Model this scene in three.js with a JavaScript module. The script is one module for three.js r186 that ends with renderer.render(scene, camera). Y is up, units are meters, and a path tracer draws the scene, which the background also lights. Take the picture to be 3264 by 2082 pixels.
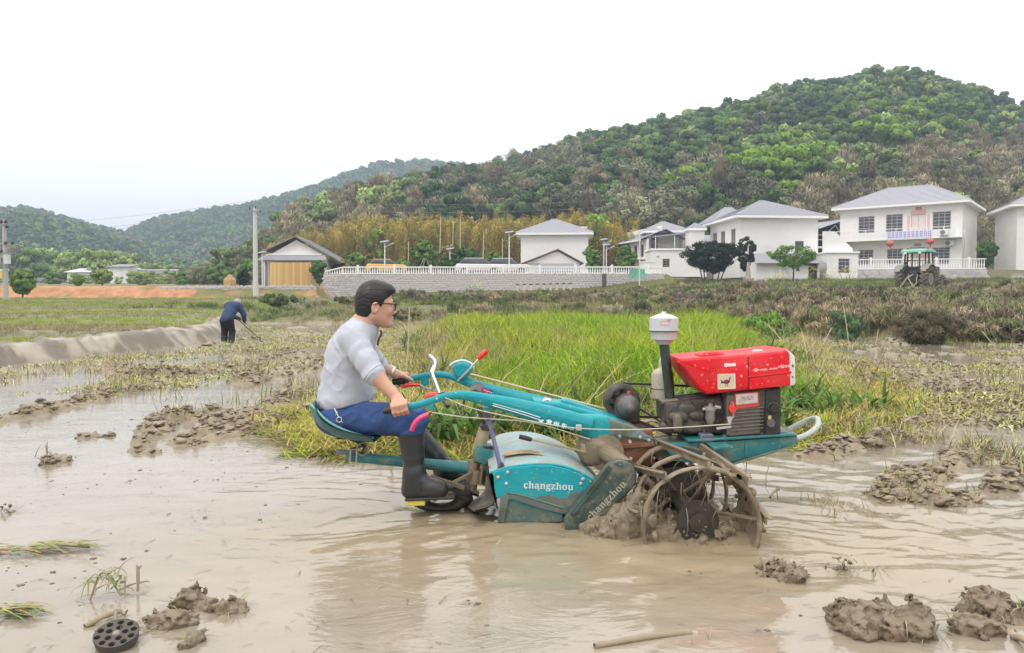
import * as THREE from 'three';
import { mergeGeometries, mergeVertices, toCreasedNormals } from 'three/addons/utils/BufferGeometryUtils.js';
import { RoundedBoxGeometry } from 'three/addons/geometries/RoundedBoxGeometry.js';
import { FontLoader } from 'three/addons/loaders/FontLoader.js';
import { Brush, Evaluator, SUBTRACTION } from 'three-bvh-csg';
import { TextGeometry } from 'three/addons/geometries/TextGeometry.js';

// ---------------------------------------------------------------- camera, sky, sun, exposure
const scene = new THREE.Scene();
const FOCAL = 2513, CAM_Y = 1.15, PITCH = Math.atan(86 / FOCAL);
const camera = new THREE.PerspectiveCamera(2 * Math.atan(1041 / FOCAL) * 180 / Math.PI, 3264 / 2082, 0.1, 4000);
camera.position.set(0, CAM_Y, 0);
camera.rotation.set(-PITCH, 0, 0);
const renderer = new THREE.WebGLRenderer();
renderer.toneMapping = THREE.LinearToneMapping;
renderer.toneMappingExposure = 1.1;
renderer.shadowMap.enabled = true;
{ // overcast sky: brighter towards the zenith, faint cloud structure
  const W = 512, H = 256, data = new Float32Array(W * H * 4);
  for (let j = 0; j < H; j++) for (let i = 0; i < W; i++) {
    const el = ((j + .5) / H - .5) * Math.PI, az = ((i + .5) / W) * Math.PI * 2;
    const s = Math.max(0, Math.sin(el));
    const c = 1 + .03 * Math.sin(az * 3 + 1.1 + 2 * s) + .02 * Math.sin(az * 7 + s * 9 + .4) + .015 * Math.sin(az * 2 - s * 14);
    const L = 1.12 * (1 + 1.0 * s) * c, o = (j * W + i) * 4;
    data[o] = L * 1.005; data[o + 1] = L * .99; data[o + 2] = L * .985; data[o + 3] = 1;
  }
  const sky = new THREE.DataTexture(data, W, H, THREE.RGBAFormat, THREE.FloatType);
  sky.mapping = THREE.EquirectangularReflectionMapping; sky.magFilter = THREE.LinearFilter; sky.needsUpdate = true;
  scene.background = sky; scene.environment = sky;
}
const sun = new THREE.DirectionalLight(new THREE.Color(1, .96, .9), 1.1);
sun.position.set(-30, 60, 22); sun.target.position.set(0, 0, -12);
sun.castShadow = true; sun.shadow.radius = 34; sun.shadow.mapSize.set(2048, 2048);
Object.assign(sun.shadow.camera, { left: -90, right: 90, top: 90, bottom: -90, near: 1, far: 300 });
scene.add(sun, sun.target);
scene.fog = new THREE.FogExp2(new THREE.Color(.67, .81, 1), 0.00085);

// ---------------------------------------------------------------- numbers
function rng(seed) { let a = seed >>> 0; return () => { a = (a + 0x6d2b79f5) | 0; let t = Math.imul(a ^ (a >>> 15), 1 | a); t = (t + Math.imul(t ^ (t >>> 7), 61 | t)) ^ t; return ((t ^ (t >>> 14)) >>> 0) / 4294967296; }; }
const R0 = rng(7);
const lerp = (a, b, t) => a + (b - a) * t, clamp = (x, a = 0, b = 1) => x < a ? a : x > b ? b : x;
const sstep = (a, b, x) => { const t = clamp((x - a) / (b - a)); return t * t * (3 - 2 * t); };
function hash3(x, y, z) { let h = Math.imul(x, 374761393) ^ Math.imul(y, 668265263) ^ Math.imul(z, 2147483647 ^ 0x5bd1e995); h = Math.imul(h ^ (h >>> 13), 1274126177); h ^= h >>> 16; return (h >>> 0) / 4294967295; }
function noise(x, y, z = 0) {
  const xi = Math.floor(x), yi = Math.floor(y), zi = Math.floor(z); let u = x - xi, v = y - yi, w = z - zi;
  u = u * u * (3 - 2 * u); v = v * v * (3 - 2 * v); w = w * w * (3 - 2 * w);
  const a = lerp(lerp(hash3(xi, yi, zi), hash3(xi + 1, yi, zi), u), lerp(hash3(xi, yi + 1, zi), hash3(xi + 1, yi + 1, zi), u), v);
  if (w === 0) return a * 2 - 1;
  const b = lerp(lerp(hash3(xi, yi, zi + 1), hash3(xi + 1, yi, zi + 1), u), lerp(hash3(xi, yi + 1, zi + 1), hash3(xi + 1, yi + 1, zi + 1), u), v);
  return lerp(a, b, w) * 2 - 1;
}
function fbm(x, y, z = 0, n = 4) { let s = 0, a = .5, t = 0; for (let i = 0; i < n; i++) { s += a * noise(x, y, z); t += a; a *= .5; x = x * 2.03 + 17.3; y = y * 2.03 + 9.1; z = z ? z * 2.03 + 4.7 : 0; } return s / t; }
function interp(x, pts) { if (x <= pts[0][0]) return pts[0][1]; for (let i = 1; i < pts.length; i++) if (x <= pts[i][0]) { const a = pts[i - 1], b = pts[i]; return lerp(a[1], b[1], (x - a[0]) / (b[0] - a[0])); } return pts[pts.length - 1][1]; }
const V = (x, y, z) => new THREE.Vector3(x, y, z);
// survey helper: the place that lies at sight (u, v) of the photograph, at depth d metres in front of the camera
const cp = Math.cos(PITCH), sp = Math.sin(PITCH);
function at(u, v, d) { const x = (u - 1632) / FOCAL, y = (1041 - v) / FOCAL, t = d / (cp + y * sp); return V(x * t, CAM_Y + t * (y * cp - sp), -d); }
function onLevel(u, v, level = 0) { const y = (1041 - v) / FOCAL, dy = y * cp - sp, t = (level - CAM_Y) / dy; return V((u - 1632) / FOCAL * t, level, -t * (cp + y * sp)); }
function sight(p) { const d = p.clone().sub(camera.position), f = -d.z * cp - d.y * sp, y = d.y * cp - d.z * sp; return [1632 + d.x / f * FOCAL, 1041 - y / f * FOCAL, f]; }

// ---------------------------------------------------------------- scene bookkeeping
const taken = new Map();
function numbered(n) { const k = taken.get(n) ?? 0; taken.set(n, k + 1); return k ? n + '_' + String(k).padStart(3, '0') : n; }
function thing(name, label, category, pos = [0, 0, 0], group, turn = 0) {
  const o = new THREE.Group(); o.name = numbered(name); o.position.set(pos[0] ?? pos.x, pos[1] ?? pos.y, pos[2] ?? pos.z); o.rotation.y = turn;
  o.userData = { label, category }; if (group) o.userData.group = group; scene.add(o); return o;
}
function part(parent, name, geo, m, label) {
  const o = new THREE.Mesh(geo, m); o.name = name; o.castShadow = o.receiveShadow = true; if (label) o.userData.label = label; parent.add(o); return o;
}
function solo(name, geo, m, label, category, group, kind) {
  const o = new THREE.Mesh(geo, m); o.name = numbered(name); o.castShadow = o.receiveShadow = true;
  if (label) o.userData.label = label; if (category) o.userData.category = category; if (group) o.userData.group = group; if (kind) o.userData.kind = kind;
  scene.add(o); return o;
}
function instanced(name, geo, m, list, label, category, parent) {
  const o = new THREE.InstancedMesh(geo, m, list.length); o.name = parent ? name : numbered(name); o.castShadow = o.receiveShadow = true;
  o.userData = { kind: 'stuff', label }; if (category && !parent) o.userData.category = category;
  list.forEach((e, i) => { o.setMatrixAt(i, e.m); if (e.c) o.setColorAt(i, e.c); }); (parent ?? scene).add(o); return o;
}
const M4 = (p, ry = 0, s = 1, rx = 0, rz = 0, sy = null) => new THREE.Matrix4().compose(p.isVector3 ? p : V(...p), new THREE.Quaternion().setFromEuler(new THREE.Euler(rx, ry, rz, 'YXZ')), V(s, sy ?? s, s));
const rgb = (r, g, b) => new THREE.Color().setRGB(r, g, b);
function mat(r, g, b, rough = .7, o = {}) { const P = o.transmission || o.clearcoat || o.ior || o.sheen ? THREE.MeshPhysicalMaterial : THREE.MeshStandardMaterial; return new P({ color: rgb(r, g, b), roughness: rough, side: THREE.DoubleSide, ...o }); }
// ---------------------------------------------------------------- geometry helpers
const clean = (g) => { for (const k of Object.keys(g.attributes)) if (!['position', 'normal', 'uv', 'color'].includes(k)) g.deleteAttribute(k); return g; };
function merge(list) {
  list = list.filter(Boolean).map((g) => clean(g.index ? g.toNonIndexed() : g));
  const col = list.some((g) => g.attributes.color), uv = list.some((g) => g.attributes.uv);
  for (const g of list) {
    const n = g.attributes.position.count; if (!g.attributes.normal) g.computeVertexNormals();
    if (uv && !g.attributes.uv) g.setAttribute('uv', new THREE.BufferAttribute(new Float32Array(n * 2), 2));
    if (col && !g.attributes.color) g.setAttribute('color', new THREE.BufferAttribute(new Float32Array(n * 3).fill(1), 3));
  }
  return mergeGeometries(list);
}
function box(w, h, d, x = 0, y = 0, z = 0, rx = 0, ry = 0, rz = 0) { const g = new THREE.BoxGeometry(w, h, d); if (rx || ry || rz) g.applyMatrix4(new THREE.Matrix4().makeRotationFromEuler(new THREE.Euler(rx, ry, rz))); return g.translate(x, y, z); }
function rbox(w, h, d, r = .01, x = 0, y = 0, z = 0, rx = 0, ry = 0, rz = 0) { const g = new RoundedBoxGeometry(w, h, d, 2, Math.min(r, w / 2.01, h / 2.01, d / 2.01)); if (rx || ry || rz) g.applyMatrix4(new THREE.Matrix4().makeRotationFromEuler(new THREE.Euler(rx, ry, rz))); return g.translate(x, y, z); }
function rod(a, b, r0, r1 = r0, n = 10) {
  const d = b.clone().sub(a), g = new THREE.CylinderGeometry(r1, r0, d.length(), n); g.translate(0, d.length() / 2, 0);
  g.applyQuaternion(new THREE.Quaternion().setFromUnitVectors(V(0, 1, 0), d.normalize())); return g.translate(a.x, a.y, a.z);
}
function bar(a, b, w, h, roll = 0) { // square bar from a to b
  const d = b.clone().sub(a), L = d.length(), g = new THREE.BoxGeometry(w, h, L), m = new THREE.Matrix4().lookAt(b, a, V(0, 1, .001)); g.rotateZ(roll); g.applyMatrix4(m);
  const c = a.clone().add(b).multiplyScalar(.5); return g.translate(c.x, c.y, c.z);
}
function tube(pts, r, seg = 40, rad = 10, closed = false) { return new THREE.TubeGeometry(new THREE.CatmullRomCurve3(pts, closed, 'centripetal'), seg, r, rad, closed); }
function taperTube(pts, radii, seg = 40, rad = 12, flat = 1) { // radius along the curve; flat squeezes the local vertical
  const c = new THREE.CatmullRomCurve3(pts, false, 'centripetal'), g = new THREE.TubeGeometry(c, seg, 1, rad), p = g.attributes.position;
  for (let i = 0; i <= seg; i++) { const t = i / seg, o = c.getPointAt(t), k = t * (radii.length - 1), a = Math.floor(Math.min(k, radii.length - 1.001)), r = lerp(radii[a], radii[a + 1], k - a);
    for (let j = 0; j <= rad; j++) { const q = i * (rad + 1) + j; p.setXYZ(q, o.x + (p.getX(q) - o.x) * r, o.y + (p.getY(q) - o.y) * r, o.z + (p.getZ(q) - o.z) * r * flat); } }
  g.computeVertexNormals(); return g;
}
function lathe(pts, seg = 24) { return new THREE.LatheGeometry(pts.map((p) => new THREE.Vector2(p[0], p[1])), seg); }
function extrude(pts, depth, bevel = 0, seg = 2, holes = []) { // outline in x, y; depth along z centred on 0
  const s = new THREE.Shape(pts.map((p) => new THREE.Vector2(p[0] ?? p.x, p[1] ?? p.y)));
  for (const h of holes) s.holes.push(new THREE.Path(h.map((p) => new THREE.Vector2(p[0], p[1]))));
  const g = new THREE.ExtrudeGeometry(s, { depth: Math.max(1e-4, depth - 2 * bevel), bevelEnabled: bevel > 0, bevelThickness: bevel, bevelSize: bevel, bevelOffset: -bevel, bevelSegments: seg, curveSegments: 6 });
  return g.translate(0, 0, -Math.max(1e-4, depth - 2 * bevel) / 2);
}
const smooth = (g, a = .6) => toCreasedNormals(g.index ? g.toNonIndexed() : g, a);
function boxUV(g, s = 1) { // uv in metres by the dominant axis
  if (!g.attributes.normal) g.computeVertexNormals();
  const p = g.attributes.position, n = g.attributes.normal, uv = new Float32Array(p.count * 2);
  for (let i = 0; i < p.count; i++) { const x = Math.abs(n.getX(i)), y = Math.abs(n.getY(i)), z = Math.abs(n.getZ(i));
    if (y >= x && y >= z) { uv[2 * i] = p.getX(i) * s; uv[2 * i + 1] = p.getZ(i) * s; } else if (x >= z) { uv[2 * i] = p.getZ(i) * s; uv[2 * i + 1] = p.getY(i) * s; } else { uv[2 * i] = p.getX(i) * s; uv[2 * i + 1] = p.getY(i) * s; } }
  g.setAttribute('uv', new THREE.BufferAttribute(uv, 2)); return g;
}
function jitter(g, amp, freq, seed = 0) { // push vertices along their normals by noise
  const p = g.attributes.position, n = g.attributes.normal;
  for (let i = 0; i < p.count; i++) { const k = fbm(p.getX(i) * freq + seed, p.getY(i) * freq, p.getZ(i) * freq + 1.7, 3) * amp; p.setXYZ(i, p.getX(i) + n.getX(i) * k, p.getY(i) + n.getY(i) * k, p.getZ(i) + n.getZ(i) * k); }
  g.computeVertexNormals(); return g;
}
function vcol(g, f) { const p = g.attributes.position, c = new Float32Array(p.count * 3); for (let i = 0; i < p.count; i++) { const k = f(p.getX(i), p.getY(i), p.getZ(i), i); c[3 * i] = k[0]; c[3 * i + 1] = k[1]; c[3 * i + 2] = k[2]; } g.setAttribute('color', new THREE.BufferAttribute(c, 3)); return g; }
// signed distance field -> mesh (surface nets)
function netMesh(f, lo, hi, cell) {
  const nx = Math.ceil((hi.x - lo.x) / cell) + 1, ny = Math.ceil((hi.y - lo.y) / cell) + 1, nz = Math.ceil((hi.z - lo.z) / cell) + 1, F = new Float32Array(nx * ny * nz);
  let q = 0; for (let k = 0; k < nz; k++) for (let j = 0; j < ny; j++) for (let i = 0; i < nx; i++) F[q++] = f(lo.x + i * cell, lo.y + j * cell, lo.z + k * cell);
  const id = new Int32Array(nx * ny * nz).fill(-1), pos = [], nrm = [], idx = [], S = [1, nx, nx * ny];
  const E = [[0, 1], [2, 3], [4, 5], [6, 7], [0, 2], [1, 3], [4, 6], [5, 7], [0, 4], [1, 5], [2, 6], [3, 7]], off = [0, 1, nx, nx + 1, nx * ny, nx * ny + 1, nx * ny + nx, nx * ny + nx + 1];
  for (let k = 0; k < nz - 1; k++) for (let j = 0; j < ny - 1; j++) for (let i = 0; i < nx - 1; i++) {
    const b = i + j * nx + k * nx * ny; let m = 0; for (let c = 0; c < 8; c++) if (F[b + off[c]] < 0) m |= 1 << c;
    if (m === 0 || m === 255) continue;
    let x = 0, y = 0, z = 0, n = 0;
    for (const [a, c] of E) { const A = F[b + off[a]], C = F[b + off[c]]; if ((A < 0) === (C < 0)) continue; const t = A / (A - C); x += lerp(a & 1, c & 1, t); y += lerp(a >> 1 & 1, c >> 1 & 1, t); z += lerp(a >> 2, c >> 2, t); n++; }
    id[b] = pos.length / 3; pos.push(lo.x + (i + x / n) * cell, lo.y + (j + y / n) * cell, lo.z + (k + z / n) * cell);
    const g = [0, 0, 0]; for (let c = 0; c < 8; c++) { const v = F[b + off[c]]; g[0] += c & 1 ? v : -v; g[1] += c & 2 ? v : -v; g[2] += c & 4 ? v : -v; } const l = Math.hypot(...g) || 1; nrm.push(g[0] / l, g[1] / l, g[2] / l);
  }
  for (let k = 1; k < nz - 1; k++) for (let j = 1; j < ny - 1; j++) for (let i = 1; i < nx - 1; i++) {
    const b = i + j * nx + k * nx * ny;
    for (let a = 0; a < 3; a++) { const A = F[b] < 0, C = F[b + S[a]] < 0; if (A === C) continue; const u = S[(a + 1) % 3], w = S[(a + 2) % 3], p = [id[b], id[b - u], id[b - u - w], id[b - w]]; if (p.some((e) => e < 0)) continue;
      if (A) idx.push(p[0], p[1], p[2], p[0], p[2], p[3]); else idx.push(p[0], p[2], p[1], p[0], p[3], p[2]); }
  }
  const g = new THREE.BufferGeometry(); g.setAttribute('position', new THREE.Float32BufferAttribute(pos, 3)); g.setAttribute('normal', new THREE.Float32BufferAttribute(nrm, 3)); g.setIndex(idx); return g;
}
function capsule(px, py, pz, a, b, ra, rb) { const dx = b.x - a.x, dy = b.y - a.y, dz = b.z - a.z, l = dx * dx + dy * dy + dz * dz; const t = l ? clamp(((px - a.x) * dx + (py - a.y) * dy + (pz - a.z) * dz) / l) : 0; return Math.hypot(px - a.x - dx * t, py - a.y - dy * t, pz - a.z - dz * t) - lerp(ra, rb, t); }
const smin = (a, b, k) => { const h = Math.max(k - Math.abs(a - b), 0) / k; return Math.min(a, b) - h * h * k * .25; };
const ell = (px, py, pz, c, rx, ry, rz) => { const x = (px - c.x) / rx, y = (py - c.y) / ry, z = (pz - c.z) / rz, k = Math.hypot(x, y, z), m = Math.hypot(x / rx, y / ry, z / rz); return m < 1e-9 ? -Math.min(rx, ry, rz) : k * (k - 1) / m; };
// ---------------------------------------------------------------- textures (grain, stains, print)
function canvasTex(w, h, draw, srgb = true) { const c = document.createElement('canvas'); c.width = w; c.height = h; const x = c.getContext('2d'); draw(x, w, h); const t = new THREE.CanvasTexture(c); t.colorSpace = srgb ? THREE.SRGBColorSpace : THREE.NoColorSpace; t.magFilter = THREE.LinearFilter; t.anisotropy = 8; return t; }
function noiseTex(n, f, srgb = false) { const d = new Uint8Array(n * n * 4); for (let j = 0; j < n; j++) for (let i = 0; i < n; i++) { const c = f(i / n, j / n), o = (j * n + i) * 4; d[o] = clamp(c[0]) * 255; d[o + 1] = clamp(c[1]) * 255; d[o + 2] = clamp(c[2]) * 255; d[o + 3] = 255; } const t = new THREE.DataTexture(d, n, n); t.wrapS = t.wrapT = THREE.RepeatWrapping; t.magFilter = THREE.LinearFilter; if (srgb) t.colorSpace = THREE.SRGBColorSpace; t.needsUpdate = true; return t; }
function tileN(u, v, f, seed = 0) { // noise on a torus, so that it tiles
  const a = u * Math.PI * 2, b = v * Math.PI * 2, r = f / 6.283; return noise(Math.cos(a) * r + 31 + seed, Math.sin(a) * r + Math.cos(b) * r * 1.7 + 11, Math.sin(b) * r + 7.3 + seed); }
const tileF = (u, v, f, n, seed = 0) => { let s = 0, a = .5, t = 0; for (let i = 0; i < n; i++) { s += a * tileN(u, v, f, seed + i * 3.1); t += a; a *= .55; f *= 2; } return s / t; };
const grain = noiseTex(256, (u, v) => { const k = .5 + .5 * tileF(u, v, 8, 5); return [k, k, k]; });
// mud spatter: mostly the paint's own colour, with dried film in patches and small specks
function spatter(n, density, mud, seed, film = 0) { const r = rng(seed), N = [...Array(3)].map(() => r() * 50), c = canvasTex(n, n, (x) => { const im = x.createImageData(n, n), D = im.data; for (let j = 0; j < n; j++) for (let i = 0; i < n; i++) { const f = film ? clamp(film * (.1 + 1.1 * sstep(-.15, .5, tileF(i / n, j / n, 5, 5, seed))) * (.75 + .25 * tileN(i / n, j / n, 60, seed))) : 0, o = (j * n + i) * 4; for (let k = 0; k < 3; k++) D[o + k] = lerp(255, mud[k], f); D[o + 3] = 255; } x.putImageData(im, 0, 0);
  for (let i = 0; i < density; i++) { const px = r() * n, py = r() * n, s = .5 + Math.pow(r(), 6) * 4; x.fillStyle = `rgba(${mud[0]},${mud[1]},${mud[2]},${.2 + r() * .5})`; x.beginPath(); x.ellipse(px, py, s, s * (1 + r()), r() * 3, 0, 7); x.fill(); } }); c.wrapS = c.wrapT = THREE.RepeatWrapping; return c; }
// painted metal with dried mud on it: the paint's colour and the mud's colour in one map
function paintTex(n, paint, mud, film, density, seed, rep = 2.2) { const srgb = (c) => c.map((e) => 255 * (e <= .0031308 ? e * 12.92 : 1.055 * Math.pow(e, 1 / 2.4) - .055)), P = srgb(paint), M = srgb(mud), r = rng(seed), t = canvasTex(n, n, (x) => { const im = x.createImageData(n, n), D = im.data; for (let j = 0; j < n; j++) for (let i = 0; i < n; i++) { const a = tileF(i / n, j / n, 5, 5, seed), b = tileN(i / n, j / n, 70, seed + 3), f = clamp(film * (.12 + 1.2 * sstep(-.1, .45, a + .12 * b))), w = 1 + .07 * tileF(i / n, j / n, 9, 3, seed + 7), o = (j * n + i) * 4; for (let k = 0; k < 3; k++) D[o + k] = lerp(P[k] * w, M[k], f); D[o + 3] = 255; } x.putImageData(im, 0, 0);
  for (let i = 0; i < density; i++) { const s = .4 + Math.pow(r(), 5) * 3.2, v = .8 + .4 * r(); x.fillStyle = `rgba(${M[0] * v},${M[1] * v},${M[2] * v},${.25 + r() * .55})`; x.beginPath(); x.ellipse(r() * n, r() * n, s, s * (1 + r()), r() * 3, 0, 7); x.fill(); } }); t.wrapS = t.wrapT = THREE.RepeatWrapping; t.repeat.set(rep, rep); return t; }
const coated = (paint, mud, film, density, seed, rough, o = {}) => mat(1, 1, 1, rough, { map: paintTex(256, paint, mud, film, density, seed), ...o });
// ================================================================ GROUND, WATER, FIELD
const px = (list) => list.map(([u, v]) => { const p = onLevel(u, v); return [p.x, -p.z]; });
const backEdge = (x) => interp(x, [[-40, 37], [2, 37], [6, 35.5], [9.3, 28], [10.2, 24.5], [12.9, 20.5], [25, 17], [60, 14]]);
const leftEdge = (d) => interp(d, [[0, -10.1], [13.4, -8.73], [21.4, -7.94], [24, -8.5], [32, -11], [37, -12.5]]);
function segDist(x, y, a, b) { const dx = b[0] - a[0], dy = b[1] - a[1], l = dx * dx + dy * dy, t = l ? clamp(((x - a[0]) * dx + (y - a[1]) * dy) / l) : 0; return Math.hypot(x - a[0] - dx * t, y - a[1] - dy * t); }
function polyDist(x, y, p) { let m = 1e9; for (let i = 1; i < p.length; i++) m = Math.min(m, segDist(x, y, p[i - 1], p[i])); return m; }
function inPoly(x, y, p) { let c = false; for (let i = 0, j = p.length - 1; i < p.length; j = i++) if ((p[i][1] > y) !== (p[j][1] > y) && x < (p[j][0] - p[i][0]) * (y - p[i][1]) / (p[j][1] - p[i][1]) + p[i][0]) c = !c; return c; }
// uncut grass left standing in the field, and the flattened edge round it
const grassPoly = px([[1310, 1042], [1290, 1100], [1300, 1190], [1295, 1275], [1215, 1345], [1190, 1405], [1260, 1425], [1500, 1420], [2050, 1412], [2440, 1392], [2640, 1345], [2860, 1300], [2760, 1240], [2610, 1150], [2520, 1090], [2540, 1062], [2350, 1040], [1800, 1034]]);
const strawZone = px([[830, 1372], [930, 1318], [1090, 1290], [1300, 1270], [1330, 1380], [1240, 1430], [1010, 1432], [880, 1400]]);
const ridges = [ // lines of turned-up mud: points, half width, height
  [[[-60, 1352], [0, 1342], [120, 1318], [230, 1290], [330, 1262], [400, 1246], [520, 1226]], .14, .075],
  [[[640, 1402], [700, 1372], [760, 1342], [860, 1310], [940, 1270]], .17, .09], [[[470, 1385], [520, 1352], [575, 1335]], .13, .1], [[[600, 1328], [690, 1305]], .08, .07],
  [[[440, 1415], [480, 1402]], .07, .07], [[[430, 1440], [500, 1445]], .06, .05], [[[260, 1395], [345, 1390]], .06, .05], [[[165, 1475], [210, 1470]], .07, .06],
  [[[780, 1380], [900, 1350], [1010, 1310]], .16, .07], [[[640, 1190], [800, 1165], [930, 1140]], .22, .08], [[[310, 1180], [420, 1190], [520, 1200]], .2, .06], [[[780, 1215], [920, 1180], [1020, 1160]], .2, .07],
  [[[2350, 1405], [2480, 1405], [2640, 1375], [2760, 1352]], .16, .08], [[[2600, 1460], [2720, 1430], [2900, 1395]], .12, .085], [[[2900, 1352], [3010, 1320], [3110, 1290]], .22, .06], [[[2820, 1580], [2920, 1530], [3030, 1490], [3120, 1440]], .13, .07],
  [[[3180, 1560], [3264, 1500]], .11, .07], [[[3120, 1350], [3240, 1330]], .14, .06], [[[2960, 1610], [3060, 1590]], .1, .06], [[[2860, 1205], [3010, 1240], [3264, 1300]], .5, .07],
  [[[2620, 1150], [2760, 1180], [2900, 1240]], .35, .07],
].map(([p, w, h]) => ({ p: px(p), w, h, lo: null }));
for (const r of ridges) { const xs = r.p.map((q) => q[0]), ys = r.p.map((q) => q[1]); r.box = [Math.min(...xs) - r.w * 2, Math.max(...xs) + r.w * 2, Math.min(...ys) - r.w * 2, Math.max(...ys) + r.w * 2]; }
function mudHeight(x, d) {
  let h = -.05 + .012 * fbm(x * 1.3, d * 1.3) + .008 * noise(x * 9, d * 9);
  const lump = .45 + .5 * noise(x * 6, d * 6) + .45 * noise(x * 15, d * 15) + .5 * noise(x * 34, d * 34);
  for (const r of ridges) { if (x < r.box[0] || x > r.box[1] || d < r.box[2] || d > r.box[3]) continue; const wob = r.w * (1 + .45 * noise(x * 5 + 3, d * 5)), k = polyDist(x, d, r.p) / wob; if (k < 1.6) h = Math.max(h, -.05 + (r.h + .055) * Math.pow(Math.max(0, 1 - (k / 1.6) ** 2), 1.2) * (.6 + .5 * lump)); }
  const far = sstep(8.5, 12, d) * (1 - sstep(30, 36, d)), right = sstep(3.2, 5, x) * sstep(6, 8, d), bits = fbm(x * 1.9 + 40, d * 1.1, 0, 5);
  h += Math.max(0, bits - .16) * .32 * Math.max(far * .8, right * 1.0) + Math.max(0, noise(x * 3.1, d * 2.3 + 5) - .55) * .12 * sstep(5.5, 8, d);
  if (far > .2 || right > .2) h += (Math.abs(noise(x * 11, d * 9)) * .035 + Math.abs(noise(x * 27, d * 24)) * .02 - .012) * Math.max(far, right);
  if (inPoly(x, d, strawZone)) h = Math.max(h, .015 + .035 * noise(x * 4, d * 4) + .02 * noise(x * 13, d * 13));
  const gd = inPoly(x, d, grassPoly) ? 0 : polyDist(x, d, [...grassPoly, grassPoly[0]]);
  if (gd < .6) h = Math.max(h, .05 * (1 - gd / .6) - .03 * gd + .02 * noise(x * 5, d * 5));
  return h;
}
const profC = [[0, 0], [1.5, .4], [5, .75], [13, 1.25], [20, 1.33], [31, 1.42]], profR = [[0, 0], [1.6, .42], [9, .75], [11, .98], [20, 1.2], [38, 1.95], [58, 2.9], [70, 3.3]];
const FIELD_END = 38;
function land(x, d) {
  const r = d - backEdge(x), L = leftEdge(Math.min(d, 37)) - x, n = .05 * fbm(x * .8, d * .8);
  let y;
  const back = lerp(interp(r, profC), interp(r, profR), sstep(4, 14, x));
  const leftY = (L > 0 ? interp(L, [[0, 0], [.3, .34], [.75, .36], [1.3, .26], [40, .3]]) : 0) + (L > 0 ? interp(d, [[15, 0], [17.6, .02], [18.4, .16], [24, .14], [27, .3], [37, .4], [44, .65], [50, .85], [58, .95]]) * sstep(0, 2, L) : 0);
  if (r <= 0 && L <= 0) return mudHeight(x, d) + (r > -.5 ? .05 * (1 + r * 2) : 0);
  y = L > 0 && d < 37 ? Math.max(leftY, 0) + (L < 1 ? .05 * noise(x * 4, d * 3.3) + .03 * noise(x * 1.3, d * 1.1) * sstep(0, .25, L) + .05 * Math.abs(noise(x * 8, d * 6)) - .09 * sstep(.45, .75, noise(3, d * 1.15)) * sstep(.02, .2, L) : 0) : back;
  if (x < -8 && d >= 37) y = lerp(y, leftY, sstep(-9, -14, x));
  // made-up ground behind the retaining walls
  const road = sstep(63.2, 66, d) * (1 - sstep(-16.3, -15.7, x)), yard = sstep(68.2, 68.9, d) * sstep(-16.3, -15.7, x) * (1 - sstep(13.4, 15, x)), house = sstep(80.2, 80.8, d) * sstep(31.5, 32.5, x);
  y = lerp(y, 2.25 + (d - 66) * .02, road); y = lerp(y, 3.42, yard); y = lerp(y, 4.2, house);
  const valley = 1 - sstep(-.36, -.26, x / d);
  if (d > 84) y = lerp(y, lerp(interp(d, [[84, 3.8], [110, 5.5], [200, 6.5], [400, 9], [1500, 12]]), interp(d, [[84, 2.7], [110, 3.3], [150, 4.3], [300, 7.4], [500, 9], [1500, 12]]), valley), sstep(84, 112, d));
  if (d > 56 && d < 66 && x < -16) y += .16 * fbm(x * .9, d * .9, 0, 3);
  return y + n * sstep(0, 1.5, Math.max(r, L));
}
// colour of the soil itself, before anything grows on it
function soil(x, d, y) {
  const k = .5 + .5 * fbm(x * 2.1, d * 2.1 + 9), f = .85 + .3 * (noise(x * 13, d * 13) * .5 + .5);
  let c = [lerp(.19, .29, k) * f, lerp(.15, .23, k) * f, lerp(.095, .145, k) * f];
  const r = d - backEdge(x), L = leftEdge(Math.min(d, 37)) - x;
  if (L > 0 && L < .95 && d < 30) { const e = .5 + .5 * fbm(x * 1.6, d * 1.8, 0, 5), q = sstep(.42, .6, e + .12 * noise(x * 7, d * 6)); c = [lerp(.16, .35, q), lerp(.13, .305, q), lerp(.09, .235, q)]; }   // dried plaster of mud on the dyke
  else if (r > .5 || L > .9) { const g = .5 + .5 * fbm(x * .35, d * .35 + 3); c = [lerp(.13, .16, g), lerp(.115, .17, g), lerp(.06, .05, g)]; }
  if (d > 56 && d < 70 && x < -15) { const e = sstep(-.35, .25, fbm(x * .7, d * .9, 0, 5) + (x < -26 ? .22 : -.15)) * sstep(57, 60, d + 1.5 * noise(x * .6, 2)), o = .8 + .35 * fbm(x * 2.3, d * 3, 0, 3); c = [lerp(c[0], .5 * o, e), lerp(c[1], .25 * o, e), lerp(c[2], .12 * o, e)]; }
  if (d > 70) c = [.16, .15, .08];
  return c;
}
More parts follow.
